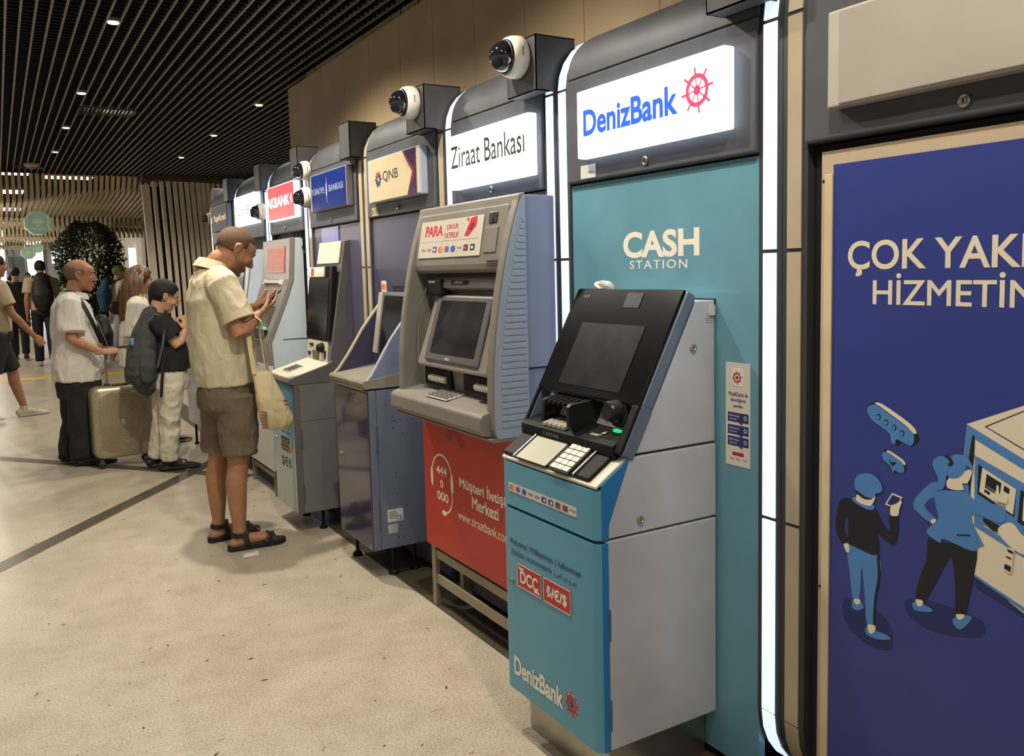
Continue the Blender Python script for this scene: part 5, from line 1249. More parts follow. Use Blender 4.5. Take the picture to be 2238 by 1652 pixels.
def body_mesh(J, b=1.0, belly=0.0, voxel=.009, hands=True, hv=.0032, hand_spec=None, head_R=None, head_s=1.0, fem=False, feet='bare', ears=True):
    s, F, L = J['s'], J['F'], J['L']; mb = MB()
    add_head(mb, J['head'], head_R, head_s*s, ears, fem)
    nk = J['neck']
    mb.tube([nk+V((0, 0, -.05))*s, nk, (nk+J['head'])/2+head_R@V((-.02, 0, -.01))*s, J['head']+head_R@V((-.025, 0, -.05))*s], [.075*s*b, .060*s*b, .056*s, .055*s], n=14, cap='round')
    mb.tube([J['pelvis']+V((0, 0, .0))*s, J['pelvis']+V((0, 0, .04))*s, J['waist']+F*belly*.5, J['chest'], (J['shol']+J['shor'])/2+V((0, 0, -.03))*s, nk+V((0, 0, -.02))*s],
            [(.105*s*b, .085*s*b), (.14*s*b, .10*s*b), (.14*s*b, (.105+belly*.5)*s*b), (.155*s*b, .115*s*b), (.15*s*b, .085*s*b), (.07*s, .06*s)], n=18, cap='round', side=L)
    hm = MB()
    for nm in 'lr':
        h_, k_, a_ = J['hip'+nm], J['kne'+nm], J['ank'+nm]
        back = -F
        c1 = k_+(a_-k_)*.28+back*.014*s; c2 = k_+(a_-k_)*.62+back*.006*s
        mb.tube([h_, h_+(k_-h_)*.5, k_+(h_-k_)*.12, k_, c1, c2, a_+(k_-a_)*.12, a_], [.086*s*b, .080*s*b, .060*s*b, .056*s, .058*s, .048*s, .036*s, .037*s], n=14, cap='round')
        sh_, e_, w_ = J['sho'+nm], J['elb'+nm], J['wri'+nm]
        mb.tube([(sh_*.75+nk*.25), sh_, sh_+(e_-sh_)*.45, e_, e_+(w_-e_)*.25, e_+(w_-e_)*.65, w_], [.052*s, .054*s*b, .048*s*b, .041*s, .043*s, .035*s, .026*s], n=12, cap='round')
        td = (J['toe'+nm]-a_); td.z = 0; td.normalize()
        if feet:
            hl = a_+V((0, 0, -.052))*s-td*.030*s; tip = J['toe'+nm]
            mb.tube([hl, a_+V((0, 0, -.040))*s+td*.03*s, a_+(tip-a_)*.62+V((0, 0, -.004))*s, tip-td*.03*s+V((0, 0, -.008))*s], [(.032*s, .030*s), (.034*s, .038*s), (.042*s, .026*s), (.040*s, .015*s)], n=12, cap='round', side=td.cross(V((0, 0, 1))))
            if feet == 'toes':
                sd = td.cross(V((0, 0, 1)))*(1 if nm == 'r' else -1)
                for i in range(5):
                    p = tip-td*(.02+.009*i)*s+sd*(-.034+.018*i)*s+V((0, 0, -.010))*s
                    mb.tube([p-td*.02, p+td*.018*s], [.0115*s if i == 0 else .0088*s]*2, n=8, cap='round')
        if hands:
            sp = (hand_spec or {}).get(nm) or dict(d=(w_-e_), pn=L*(-1 if nm == 'l' else 1), side=F)
            add_hand(hm, w_, sp['d'], sp['pn'], sp['side'], sp.get('curl', (20, 25, 15)), s, sp.get('thumb', (30, 15)), sp.get('spread', 4), sp.get('tu', .4))
    out = [fuse(mb, voxel, 5)]
    if hands: out.append(fuse(hm, hv, 2))
    return join_meshes(out)
def shell(c, R, s, keep, grow=1.04, thick=.004, n=44, rough=.0, seed=0, cen=(-.012, 0, .032), rad=(.097, .077, .088)):
    """hair: skull shell limited to where keep(x,y,z) holds"""
    mb = MB(); mb.ell((0, 0, 0), (1, 1, 1), None, n)
    vs = [V(v) for v in mb.v]; out = []
    for v in vs:
        p = V((v.x*rad[0]*grow+cen[0], v.y*rad[1]*grow+cen[1], v.z*rad[2]*grow+cen[2]))
        if rough: p += v*(rough*(noise.noise(v*6+V((seed, 0, 0)))+.6*noise.noise(v*17)))
        out.append(p)
    fs = [f for f in mb.f if keep(*(sum((out[i] for i in f), V((0, 0, 0)))/len(f)))]
    m2 = MB(); used = sorted({i for f in fs for i in f}); mp_ = {k: i for i, k in enumerate(used)}
    m2.add([c+R@(out[i]*s) for i in used], [tuple(mp_[i] for i in f) for f in fs])
    return m2
def hair_obj(t, m2, m_, thick=.005):
    o = m2.build('hair', m_, t, smooth=True); md = o.modifiers.new('s', 'SOLIDIFY'); md.thickness = thick; md.offset = -.6; return o
def stubble(name, col, skin, scale=260, lo=.42, hi=.62):
    M = mat(name, col, .8, col2=skin, scale=scale); return M
def garment(mb, name, m_, t, voxel=.008, amp=.006, sc=9, stretch=(1, 1, .45), seed=0, smooth=3, fine=.35):
    me = fuse(mb, voxel, smooth); wrinkle(me, amp, sc, stretch, seed, fine); return link(name, me, m_, t)
def fabric(name, col, bump=.12, bscale=500, rough=.85, var=.05, fold=.4): return mat(name, col, rough, var=var, scale=7, bump=bump, bscale=bscale, fold=fold)
def torso_tube(mb, J, pts, side=None): mb.tube([p for p, r in pts], [r for p, r in pts], n=26, cap='flat', side=side or J['L'])
def glasses(t, c, R, s, m_):
    mb = MB()
    for sg in (1, -1):
        P = [c+R@(V((.112, (.030+.022*math.cos(a)), .0+.017*math.sin(a)))*s) if sg > 0 else c+R@(V((.112, -(.030+.022*math.cos(a)), .017*math.sin(a)))*s) for a in [i*math.pi/8 for i in range(17)]]
        mb.tube(P, .0013*s, n=6)
        mb.tube([c+R@(V((.112, .052*sg, .006))*s), c+R@(V((.06, .074*sg, .010))*s), c+R@(V((-.012, .082*sg, .018))*s)], .0014*s, n=6)
    mb.tube([c+R@(V((.113, -.009, .004))*s), c+R@(V((.113, .009, .004))*s)], .0013*s, n=6)
    return mb.build('glasses', m_, t, smooth=True)
def shoe(t, J, nm, m_up, m_sole, s=None, name='shoe', wid=.046):
    s = s or J['s']; a_ = J['ank'+nm]; tip = J['toe'+nm]; td = tip-a_; td.z = 0; td.normalize(); sd = td.cross(V((0, 0, 1)))
    z0 = min(tip.z-.028*s, a_.z-.080*s)
    tilt = (tip.z-.028*s)-(a_.z-.080*s)
    mb = MB(); h = a_-td*.035*s
    up = lambda f, z: V((a_.x, a_.y, 0))+td*f*s+V((0, 0, a_.z-.080*s+tilt*max(0, min(1, f/.19))+z*s))
    mb.tube([up(-.06, .045), up(.0, .050), up(.06, .046), up(.13, .034), up(.20, .026), up(.235, .022)], [(.032*s, .034*s), (.037*s, .042*s), (.040*s, .038*s), (wid*s, .026*s), (.043*s, .018*s), (.026*s, .010*s)], n=16, cap='round', side=sd)
    mb.tube([a_+V((0, 0, .03))*s, up(-.012, .05)], [.043*s, .040*s], n=14)
    o = link(name, fuse(mb, .006, 3), m_up, t)
    so = MB(); pl = []
    out = [(-.075, .0), (-.065, .030), (0, .036), (.08, .042), (.15, .050), (.215, .042), (.25, .015), (.25, -.015), (.215, -.040), (.15, -.044), (.08, -.036), (0, -.033), (-.065, -.030)]
    so.slab([up(f, .004)+sd*w_*s for f, w_ in out], (0, 0, .022*s)); so.build('sole', m_sole, o, bevel=.004)
    return o
skinA = mat('skin_tan', 'a27557', .55, var=.07, scale=18, bump=.05, bscale=160)
skinB = mat('skin_ruddy', 'b3805f', .55, var=.10, scale=16, bump=.05, bscale=160)
skinC = mat('skin_fair', 'bf9475', .55, var=.06, scale=18, bump=.04, bscale=160)

# ---------------- man in shorts at the machine
Y = 4.86
J = base_pose((1.03, Y), math.radians(9), 1.77)
t = thing('person', 'person in cream polo shirt, brown shorts and black sandals looking at a phone', 'person', (1.03, Y, 0))
J.update(pelvis=fy(493, 850, Y), waist=fy(489, 780, Y), chest=fy(474, 690, Y), neck=fy(462, 588, Y), head=fy(513, 548, Y-.02))
J['hipr'] = fy(516, 868, 4.775); J['hipl'] = fy(482, 862, 4.955)
J['kner'] = fy(521, 1012, 4.775); J['knel'] = fy(478, 1006, 4.965)
J['ankr'] = V((1.045, 4.752, .092)); J['toer'] = V((1.270, 4.752, .030))
J['ankl'] = V((.985, 4.990, .092)); J['toel'] = V((1.205, 5.050, .030))
J['shor'] = fy(487, 622, 4.695); J['shol'] = fy(452, 622, 5.03)
J['elbr'] = fy(524, 734, 4.61); J['wrir'] = fy(564, 688, 4.665)
J['elbl'] = fy(505, 735, 5.03); J['wril'] = fy(551, 672, 4.885)
HR = frame(math.radians(4), math.radians(33))
dR, nR = V((.80, .32, .50)).normalized(), V((-.45, .25, .85))
hs = dict(r=dict(d=dR, pn=nR, side=V((0, -1, .2)), curl=(8, 14, 12), thumb=(18, 10), tu=.35, spread=1),
          l=dict(d=V((.75, -.50, .42)), pn=V((-.35, -.1, .9)), side=V((0, 1, .2)), curl=(8, 14, 12), thumb=(18, 10), tu=.3, spread=1))
bm_ = body_mesh(J, 1.0, .04, .0065, True, .0028, hs, HR, 1.04, feet='toes')
def beard_skin():
    M = skinA.copy(); M.name = 'skin_stubble'; nt = M.node_tree; b = nt.nodes['Principled BSDF']
    src = b.inputs['Base Color'].links[0].from_socket; a = nt.nodes.new('ShaderNodeAttribute'); a.attribute_name = 'beard'
    mx = nt.nodes.new('ShaderNodeMix'); mx.data_type = 'RGBA'; mx.inputs[7].default_value = lin('4a382e')
    mm = nt.nodes.new('ShaderNodeMath'); mm.operation = 'MULTIPLY'; mm.inputs[1].default_value = .7; nt.links.new(a.outputs['Fac'], mm.inputs[0])
    nt.links.new(mm.outputs[0], mx.inputs[0]); nt.links.new(src, mx.inputs[6]); nt.links.new(mx.outputs[2], b.inputs['Base Color']); return M
link('body', bm_, beard_skin(), t)
eyes(t, J['head'], HR, 1.04*J['s'], '1c1410', lids=.25)
hb = mat('hair_buzz', '3d3025', .85, col2='74563f', scale=480)
m2 = shell(J['head'], HR, 1.04*J['s'], lambda x, y, z: (z > -.030+(.045 if x > -.02 and abs(y) > .05 else 0)) and not (x > .030 and z < .075) and not (x > .066) and not (abs(y) > .06 and x > .005 and z < .03) and not (x < -.02 and z < -.02), 1.018, .002)
hair_obj(t, m2, hb, .002)
at_ = bm_.attributes.new('beard', 'FLOAT', 'POINT'); Ri = HR.transposed(); off_ = OFF[t.name]
for i_, v_ in enumerate(bm_.vertices):
    q = Ri@(v_.co+off_-J['head'])/(1.04*J['s'])
    w_ = max(0, min(1, (-.028-q.z+.25*max(0, q.x-.06))/.03))*max(0, min(1, (q.x+.005)/.03))*max(0, min(1, (q.z+.135)/.03)) if q.length < .2 else 0
    at_.data[i_].value = w_
F, L, s = J['F'], J['L'], J['s']
m_polo = mat('polo_cream', 'c6bb9e', .85, var=.04, scale=8, bump=.15, bscale=700, fold=.32, fscale=(9, 9, 5))
mb = MB()
hem = fy(494, 838, Y)
torso_tube(mb, J, [(hem, (.182, .158)), (fy(490, 800, Y), (.186, .170)), (fy(486, 755, Y), (.188, .172)), (fy(478, 700, Y), (.190, .160)), (fy(470, 650, Y), (.188, .145)), (fy(462, 610, Y), (.160, .105)), (fy(461, 588, Y), (.085, .080))])
for nm, se in (('r', fy(520, 698, 4.645)), ('l', J['elbl']+V((0, 0, .09)))):
    sh_ = J['sho'+nm]
    mb.tube([sh_*.55+J['neck']*.45, sh_+V((0, 0, -.005)), sh_*.4+se*.6, se], [.075, .090, .084, .086], n=20, cap='flat')
pol = garment(mb, 'polo_shirt', m_polo, t, .0075, .011, 7.5, (1.0, 1.0, .55), 2, 3, .5)
cb = MB(); nk = J['neck']+V((.004, 0, .012))
cb.lathe(nk, (HR@V((-.25, 0, 1))).normalized(), [(.098, -.022), (.092, .0), (.080, .030), (.074, .032), (.078, 0), (.09, -.022)], n=28)
cb.build('collar', m_polo, pol, smooth=True)
mb = MB(); se = fy(520, 698, 4.645); dv = (se-J['shor']).normalized(); mb.tube([se-dv*.03, se+dv*.006], [.0895, .0905], n=24); mb.build('cuff', m_polo, pol, smooth=True)
m_sh = fabric('shorts_brown', '6a5d4d', .1, 600)
mb = MB()
torso_tube(mb, J, [(fy(494, 826, Y), (.165, .140)), (J['pelvis']+V((0, 0, -.02)), (.182, .150)), (J['pelvis']+V((0, 0, -.10)), (.180, .145))])
for nm, he in (('r', fy(524, 990, 4.775)), ('l', fy(479, 986, 4.965))):
    h_ = J['hip'+nm]; mb.tube([h_+V((0, 0, .02)), h_*.5+he*.5, he], [(.108, .112), (.104, .108), (.096, .100)], n=20, cap='flat')
mb.ell(J['pelvis']+V((0, 0, -.10)), (.10, .13, .07))
sho = garment(mb, 'shorts', m_sh, t, .0075, .018, 8, (1, 1, .6), 5, 2, .5)
p = J['hipr']+V((-.05, -.112, -.05)); pass
m_sand = mat('sandal_black', '1b1a1a', .6, var=.1)
for nm in 'rl':
    a_, tip = J['ank'+nm], J['toe'+nm]; td = tip-a_; td.z = 0; td.normalize(); sd = td.cross(V((0, 0, 1)))
    g = lambda f, w_, z: V((a_.x, a_.y, 0))+td*f+sd*w_+V((0, 0, z))
    out = [(-.068, .0), (-.058, .030), (0, .038), (.08, .042), (.15, .050), (.215, .044), (.252, .015), (.252, -.015), (.215, -.042), (.15, -.046), (.08, -.038), (0, -.036), (-.058, -.030)]
    so = MB().slab([g(f, w_, .001) for f, w_ in out], (0, 0, .030)).build('sandal', m_sand, t, bevel=.006, seg=3)
    mb = MB()
    for f0, f1, zz, rr in ((.135, .185, .068, .050), (.195, .150, .062, .050)):
        MB().tube([g(f0, .052, .03), g((f0+f1)/2+.0, .038, zz-.008), g((f0+f1)/2, 0, zz+.006), g((f0+f1)/2, -.036, zz-.008), g(f1, -.050, .03)], [(.016, .004)]*5, n=8, side=td).build('strap', m_sand, so, smooth=True)
    mb.tube([g(.035, .045, .03), g(.025, .044, .08), g(.030, .034, .098), g(.048, 0, .110), g(.030, -.034, .098), g(.025, -.044, .08), g(.035, -.045, .03)], [(.014, .0035)]*7, n=8, side=td).build('strap', m_sand, so, smooth=True); mb = MB()
    mb.tube([g(.028, .042, .085), g(-.024, .036, .088), g(-.047, 0, .090), g(-.024, -.036, .088), g(.028, -.042, .085)], [(.013, .003)]*5, n=8, side=V((0, 0, 1)))
    mb.build('strap', m_sand, so, smooth=True)
# phone in his hand
ph = thing('smartphone', 'dark smartphone in the hand of the man in shorts', 'phone', fy(588, 661, 4.74))
nR = (nR-dR*nR.dot(dR)).normalized(); c = J['wrir']+dR*.118+nR*.027; ux = dR; uy = dR.cross(nR); uy = (uy-ux*uy.dot(ux)).normalized(); un = ux.cross(uy)
MB().obox(c, ux*.072, uy*.036, un*.0045).build('case', mat('phone_blue', '20263f', .3), ph, bevel=.004, seg=3)
MB().obox(c+un*.0048, ux*.067, uy*.032, un*.0004).build('screen', mat('phone_screen', '31406e', .12, var=.1, scale=40), ph)

# tote bag over his forearm
m_tote = fabric('tote_canvas', 'cdbf98', .2, 450)
tt = thing('tote_bag', 'cream canvas tote bag hanging from the forearm of the man in shorts', 'bag', fy(605, 930, 4.62))
YB_ = 4.615
def tp(px, py, dy=0.0): return fy(px, py, YB_+dy)
rows = [(805, 553, 588, .010), (830, 554, 604, .035), (860, 558, 618, .055), (890, 562, 632, .062), (920, 567, 645, .058), (940, 573, 640, .035)]
rows = [(812, 552, 592, .012), (840, 555, 606, .038), (868, 559, 620, .055), (896, 564, 634, .060), (922, 568, 646, .050), (940, 576, 632, .022)]
vs, fs = [], []; n_ = 22
for (yy, xa, xb, dp) in rows:
    for j in range(n_):
        th = 2*math.pi*j/n_; cx_ = (xa+xb)/2+(xb-xa)/2*math.copysign(abs(math.cos(th))**.75, math.cos(th)); q = tp(cx_, yy+3*math.sin(2*th), 0)
        q.y += dp*math.copysign(abs(math.sin(th))**.8, math.sin(th)); vs.append(q)
for i in range(len(rows)-1):
    for j in range(n_): fs.append((i*n_+j, i*n_+(j+1) % n_, (i+1)*n_+(j+1) % n_, (i+1)*n_+j))
fs.append(tuple((len(rows)-1)*n_+j for j in range(n_)))
b_ = MB().add(vs, fs); o = b_.build('pouch', m_tote, tt, smooth=True)
sub = o.modifiers.new('sub', 'SUBSURF'); sub.levels = 2; sub.render_levels = 2; sd_ = o.modifiers.new('sol', 'SOLIDIFY'); sd_.thickness = .003
tx = bpy.data.textures.new('folds', 'CLOUDS'); tx.noise_scale = .09; dm = o.modifiers.new('d', 'DISPLACE'); dm.texture = tx; dm.strength = .022; dm.mid_level = .5
E_, W_r = J['elbr'], J['wrir']; hang = E_*.32+W_r*.68
for dy, pxa, pxb in ((-.018, 556, 587), (.022, 560, 582)):
    A_, B_ = tp(pxa, 818, dy), tp(pxb, 808, dy); top_ = hang+V((0, dy*.9, .040))
    pts = [A_, A_*.5+(hang+V((-.04, dy*1.6, 0)))*.5, hang+V((-.035, dy*1.8, .01)), top_, hang+V((.04, dy*1.8, .0)), B_*.5+(hang+V((.045, dy*1.6, 0)))*.5, B_]
    MB().tube(pts, [(.012, .002)]*7, n=8, side=V((1, 0, 0))).build('handle', m_tote, tt, smooth=True)
for i in range(5):
    q0, q1 = tp(630-1.5*i, 862+10*i, -.058), tp(637+1.2*i, 868+9.5*i, -.05)
    MB().obox((tp(619+3.6*i, 874+8.5*i)+V((0, -.040+.003*i, 0))), (.013, .012, -.004), (0, .001, 0), (.001, 0, .004)).build('stripe', mat('tote_stripe', '8a5a45', .8), tt)
for i in range(6):
    MB().obox((tp(571+1.0*i, 898+7*i)+V((0, -.052+.003*i, 0))), (.016, -.006, -.002), (0, .001, 0), (.0, 0, .004)).build('stripe', mat('tote_stripe'), tt)

# ---------------- bald man with the suitcase
Y = 7.80
J = base_pose((.49, Y), math.radians(0), 1.72)
t = thing('person', 'person with glasses in white shirt and black trousers holding a suitcase', 'person', (.49, Y, 0))
F, L, s = J['F'], J['L'], J['s']
J.update(pelvis=fy(172, 840, Y), waist=fy(172, 770, Y), chest=fy(160, 705, Y), neck=fy(160, 645, Y), head=fy(174, 602, Y))
J['shor'] = fy(152, 668, 7.63); J['shol'] = fy(150, 666, 7.98)
J['elbr'] = fy(157, 742, 7.56); J['wrir'] = fy(222, 769, 7.52)
J['elbl'] = fy(165, 740, 8.02); J['wril'] = fy(205, 790, 7.95)
J['hipr'] = fy(178, 850, 7.72); J['hipl'] = fy(166, 850, 7.88); J['kner'] = fy(182, 925, 7.70); J['knel'] = fy(165, 925, 7.90)
J['ankr'] = V((.500, 7.70, .085)); J['toer'] = V((.690, 7.68, .03)); J['ankl'] = V((.420, 7.93, .085)); J['toel'] = V((.600, 7.90, .03))
HR = frame(math.radians(-4), math.radians(4))
hs = dict(r=dict(d=V((.95, .0, .05)), pn=V((.1, .6, -.75)), side=V((.2, .5, .6)), curl=(55, 65, 40), thumb=(25, 20), tu=.8), l=None)
link('body', body_mesh(J, 1.08, .10, .008, True, .0034, hs, HR, 1.10), skinB, t)
eyes(t, J['head'], HR, 1.10*s, '4a3a2e', lids=.7)
glasses(t, J['head'], HR, 1.10*s, mat('glasses_metal', '6b5348', .3, metal=.6))
m2 = shell(J['head'], HR, 1.10*s, lambda x, y, z: -.045 < z < .055-.25*(x+.03) and x < .03 and not (abs(y) > .06 and -.03 < x and z < .030) and (x < -.03 or abs(y) > .045), 1.015, .003)
hair_obj(t, m2, mat('hair_greying', '4d433a', .9, col2='8a6f57', scale=150), .002)
m_ws = fabric('linen_white', 'ddd9ce', .18, 420)
mb = MB()
torso_tube(mb, J, [(fy(171, 831, Y), (.200, .178)), (fy(170, 790, Y), (.205, .196)), (fy(168, 750, Y), (.205, .190)), (fy(160, 705, Y), (.205, .165)), (fy(155, 670, Y), (.190, .140)), (fy(155, 652, Y), (.13, .10)), (fy(157, 641, Y), (.085, .085))])
for nm, se in (('r', fy(157, 728, 7.575)), ('l', fy(160, 725, 8.02))):
    sh_ = J['sho'+nm]; mb.tube([sh_*.6+J['neck']*.4, sh_, sh_*.4+se*.6, se], [.085, .100, .102, .106], n=20, cap='flat')
sh_o = garment(mb, 'shirt', m_ws, t, .009, .020, 7, (1, 1, .5), 9, 3, .5)
MB().lathe(J['neck']+V((.012, 0, .004)), V((.25, 0, 1)), [(.108, -.02), (.102, .005), (.086, .028), (.082, .026), (.09, 0)], n=24).build('collar', m_ws, sh_o, smooth=True)
m_tr = fabric('trousers_black', '1f1e20', .1, 500)
mb = MB()
torso_tube(mb, J, [(fy(172, 815, Y), (.17, .15)), (J['pelvis'], (.19, .165)), (J['pelvis']+V((0, 0, -.1)), (.185, .155))])
for nm in 'rl':
    h_, k_, a_ = J['hip'+nm], J['kne'+nm], J['ank'+nm]; mb.tube([h_, k_, a_+V((.005, 0, -.02))], [(.115, .115), (.105, .105), (.095, .100)], n=20, cap='flat')
mb.ell(J['pelvis']+V((0, 0, -.09)), (.11, .12, .07))
garment(mb, 'trousers', m_tr, t, .009, .022, 6, (1, 1, .6), 12, 2, .5)
for nm in 'rl': shoe(t, J, nm, mat('trainer_grey', '2e2c2b', .6, var=.3, scale=40), mat('sole_black', '1a1918', .7))
# crossbody bag
bgt = thing('shoulder_bag', 'black crossbody bag with wide strap worn by the person with the suitcase', 'bag', fy(228, 745, 7.75))
m_bag = mat('bag_black', '151416', .5, var=.2, scale=30)
path = [fy(128, 640, 7.86), fy(140, 634, 7.78), fy(158, 636, 7.66), fy(180, 662, 7.585), fy(200, 700, 7.575), fy(212, 726, 7.585), fy(222, 748, 7.62)]
MB().tube(path, [(.018, .003)]*7, n=8, side=V((1, 0, .3))).build('strap', m_bag, bgt, smooth=True)
mb = MB(); mb.tube([fy(222, 700, 7.80), fy(228, 730, 7.78), fy(230, 758, 7.78)], [(.055, .05), (.075, .06), (.06, .05)], n=14, cap='round'); me = fuse(mb, .012, 2); wrinkle(me, .012, 12); link('pouch', me, m_bag, bgt)
MB().tube([fy(212, 700, 7.70), fy(224, 728, 7.69), fy(236, 757, 7.70)], .004, n=6).build('chain', m_steel, bgt, smooth=True)

# suitcase
sc = thing('suitcase', 'gold hard-shell cabin suitcase with concentric rings', 'suitcase', (.80, 7.52, 0))
m_gold = mat('suitcase_gold', 'a3977e', .3, metal=.45, var=.06, scale=5)
ca, wd, hh, dd = math.radians(3), .225, .285, .105
cU = V((math.cos(ca), math.sin(ca), 0)); cN = V((math.sin(ca), -math.cos(ca), 0)); cC = V((.785, 7.53, .365))
mb = MB(); pl = []
def rr(hw, hhh, r, n=6):
    P = []
    for (cx_, cz_, a0) in ((hw-r, hhh-r, 0), (-hw+r, hhh-r, 90), (-hw+r, -hhh+r, 180), (hw-r, -hhh+r, 270)):
        for i in range(n+1): a = math.radians(a0+90*i/n); P.append((cx_+r*math.cos(a), cz_+r*math.sin(a)))
    return P
def layer(hw, hhh, r, dpt): return [cC+cU*a+V((0, 0, b))+cN*dpt for a, b in rr(hw, hhh, r)]
LY_ = [layer(wd-.03, hh-.03, .05, -dd), layer(wd-.008, hh-.008, .06, -dd+.012), layer(wd, hh, .065, -dd+.035), layer(wd, hh, .065, -.006), layer(wd, hh, .065, .006), layer(wd, hh, .065, dd-.035), layer(wd-.008, hh-.008, .06, dd-.012), layer(wd-.03, hh-.03, .05, dd)]
n_ = len(LY_[0]); vs = [p for l_ in LY_ for p in l_]; fs = []
for i in range(len(LY_)-1):
    for j in range(n_): fs.append((i*n_+j, i*n_+(j+1) % n_, (i+1)*n_+(j+1) % n_, (i+1)*n_+j))
fs += [tuple(range(n_-1, -1, -1)), tuple((len(LY_)-1)*n_+j for j in range(n_))]
MB().add(vs, fs).build('shell', m_gold, sc, smooth=True)
mb = MB()
for k_ in range(1, 17):
    r0 = .020+.0155*k_
    P = []
    for i in range(49):
        a = 2*math.pi*i/48; q = V((r0*math.cos(a), r0*math.sin(a)))
        if abs(q.x) < wd-.04 and abs(q.y) < hh-.04: P.append((i, cC+cU*q.x+V((0, 0, q.y))+cN*(dd+.0015)))
    run = []
    for i, p in P+[(999, None)]:
        if run and i != run[-1][0]+1:
            if len(run) > 2: mb.tube([x_[1] for x_ in run], .0042, n=6)
            run = []
        run.append((i, p))
mb.build('ring_relief', m_gold, sc, smooth=True)
MB().lathe(cC+cN*dd, cN, [(.022, 0), (.022, .006), (.018, .008)], n=20).build('badge', m_steel, sc, smooth=True)
mb = MB(); P = layer(wd+.002, hh+.002, .067, 0); mb.tube(P+[P[0]], .004, n=6); mb.build('zip', mat('zip_dark', '5e5340', .5), sc, smooth=True)
for a in (-.085, .085):
    b0 = cC+cU*a+V((0, 0, hh))-cN*.04
    MB().tube([b0, b0+V((0, 0, .30))], .0085, n=10).build('pull_rod', m_steel, sc, smooth=True)
    MB().obox(b0+V((0, 0, .008)), cU*.022, cN*.018, V((0, 0, .010))).build('rod_collar', mat('collar_dark', '38332a', .5), sc, bevel=.002)
gp = cC+V((0, 0, hh+.305))-cN*.04
MB().obox(gp, cU*.105, cN*.016, V((0, 0, .012))).build('grip', mat('grip_grey', '4a4438', .5), sc, bevel=.006, seg=3)
MB().obox(cC+V((0, 0, hh+.012))+cN*.02, cU*.06, cN*.012, V((0, 0, .007))).build('carry_handle', mat('grip_grey'), sc, bevel=.004)
for a in (-.17, .17):
    for b in (-.06, .06):
        w0 = cC+cU*a+cN*b; w0.z = .03
        q = MB().box(w0.x-.014, w0.x+.014, w0.y-.014, w0.y+.014, .035, .082).build('caster', mat('grip_grey'), sc, bevel=.004)
        MB().lathe(w0-cN*.012, cN, [(.028, 0), (.030, .004), (.030, .020), (.028, .024)], n=18).build('wheel', mat('wheel_dark', '2a2620', .5), q, smooth=True)

# ---------------- man in the black T-shirt with the green-grey backpack
Y = 7.15
J = base_pose((1.08, Y), math.radians(8), 1.60)
t = thing('person', 'person in black T-shirt and pale jeans with a backpack, looking at a phone', 'person', (1.08, Y, 0))
F, L, s = J['F'], J['L'], J['s']
J.update(pelvis=fy(368, 825, Y), waist=fy(366, 785, Y), chest=fy(356, 735, Y), neck=fy(342, 690, Y), head=fy(358, 648, Y))
J['shor'] = fy(345, 705, 7.0); J['shol'] = fy(350, 705, 7.30); J['elbr'] = fy(388, 755, 6.98); J['wrir'] = fy(404, 722, 7.06); J['elbl'] = fy(378, 752, 7.34); J['wril'] = fy(397, 718, 7.20)
J['hipr'] = fy(373, 840, 7.07); J['hipl'] = fy(362, 838, 7.22); J['kner'] = fy(372, 925, 7.08); J['knel'] = fy(356, 922, 7.22)
J['ankr'] = V((1.055, 7.075, .08)); J['toer'] = V((1.225, 7.065, .03)); J['ankl'] = V((.99, 7.25, .08)); J['toel'] = V((1.15, 7.27, .03))
HR = frame(math.radians(6), math.radians(24))
hs = dict(r=dict(d=V((.15, .25, .9)), pn=V((-.5, .75, .1)), side=V((-.6, -.2, .4)), curl=(50, 55, 35), tu=.6), l=dict(d=V((.25, -.3, .85)), pn=V((-.5, -.7, .1)), side=V((-.5, .3, .4)), curl=(45, 50, 35), tu=.6))
link('body', body_mesh(J, .96, .05, .008, True, .0034, hs, HR, 1.14), skinC, t)
eyes(t, J['head'], HR, 1.14*s, '1a130f', lids=.35)
glasses(t, J['head'], HR, 1.14*s, mat('glasses_black', '15130f', .4))
m_hb = mat('hair_black', '17130f', .65, var=.35, scale=60, bump=.4, bscale=160)
m2 = shell(J['head'], HR, 1.14*s, lambda x, y, z: z > -.055+(.06 if x > .0 else 0)+(.05 if x > .045 else 0) and not (x > .055 and z < .075) and not (abs(y) > .055 and x > -.02 and z < .020), 1.10, .008, 44, .006, 4)
hair_obj(t, m2, m_hb, .010)
m_bt = fabric('tee_black', '19191b', .12, 500)
mb = MB()
torso_tube(mb, J, [(fy(372, 808, Y), (.165, .150)), (fy(370, 785, Y), (.168, .155)), (fy(362, 750, Y), (.170, .140)), (fy(352, 715, Y), (.165, .120)), (fy(345, 697, Y), (.11, .09)), (fy(342, 690, Y), (.072, .07))])
for nm, se in (('r', fy(377, 737, 6.985)), ('l', fy(370, 735, 7.33))):
    sh_ = J['sho'+nm]; mb.tube([sh_*.6+J['neck']*.4, sh_, sh_*.4+se*.6, se], [.066, .078, .076, .078], n=18, cap='flat')
garment(mb, 'tshirt', m_bt, t, .0085, .008, 8, (1, 1, .5), 21, 3, .4)
m_pj = fabric('jeans_pale', 'c3bca8', .15, 380)
mb = MB()
torso_tube(mb, J, [(fy(370, 806, Y), (.15, .13)), (J['pelvis'], (.165, .145)), (J['pelvis']+V((0, 0, -.09)), (.16, .14))])
for nm in 'rl':
    h_, k_, a_ = J['hip'+nm], J['kne'+nm], J['ank'+nm]; mb.tube([h_, k_, a_+V((0, 0, .0))], [(.095, .098), (.078, .082), (.066, .072)], n=18, cap='flat')
mb.ell(J['pelvis']+V((0, 0, -.08)), (.10, .10, .06))
garment(mb, 'jeans', m_pj, t, .0085, .018, 9, (1, 1, .8), 25, 2, .5)
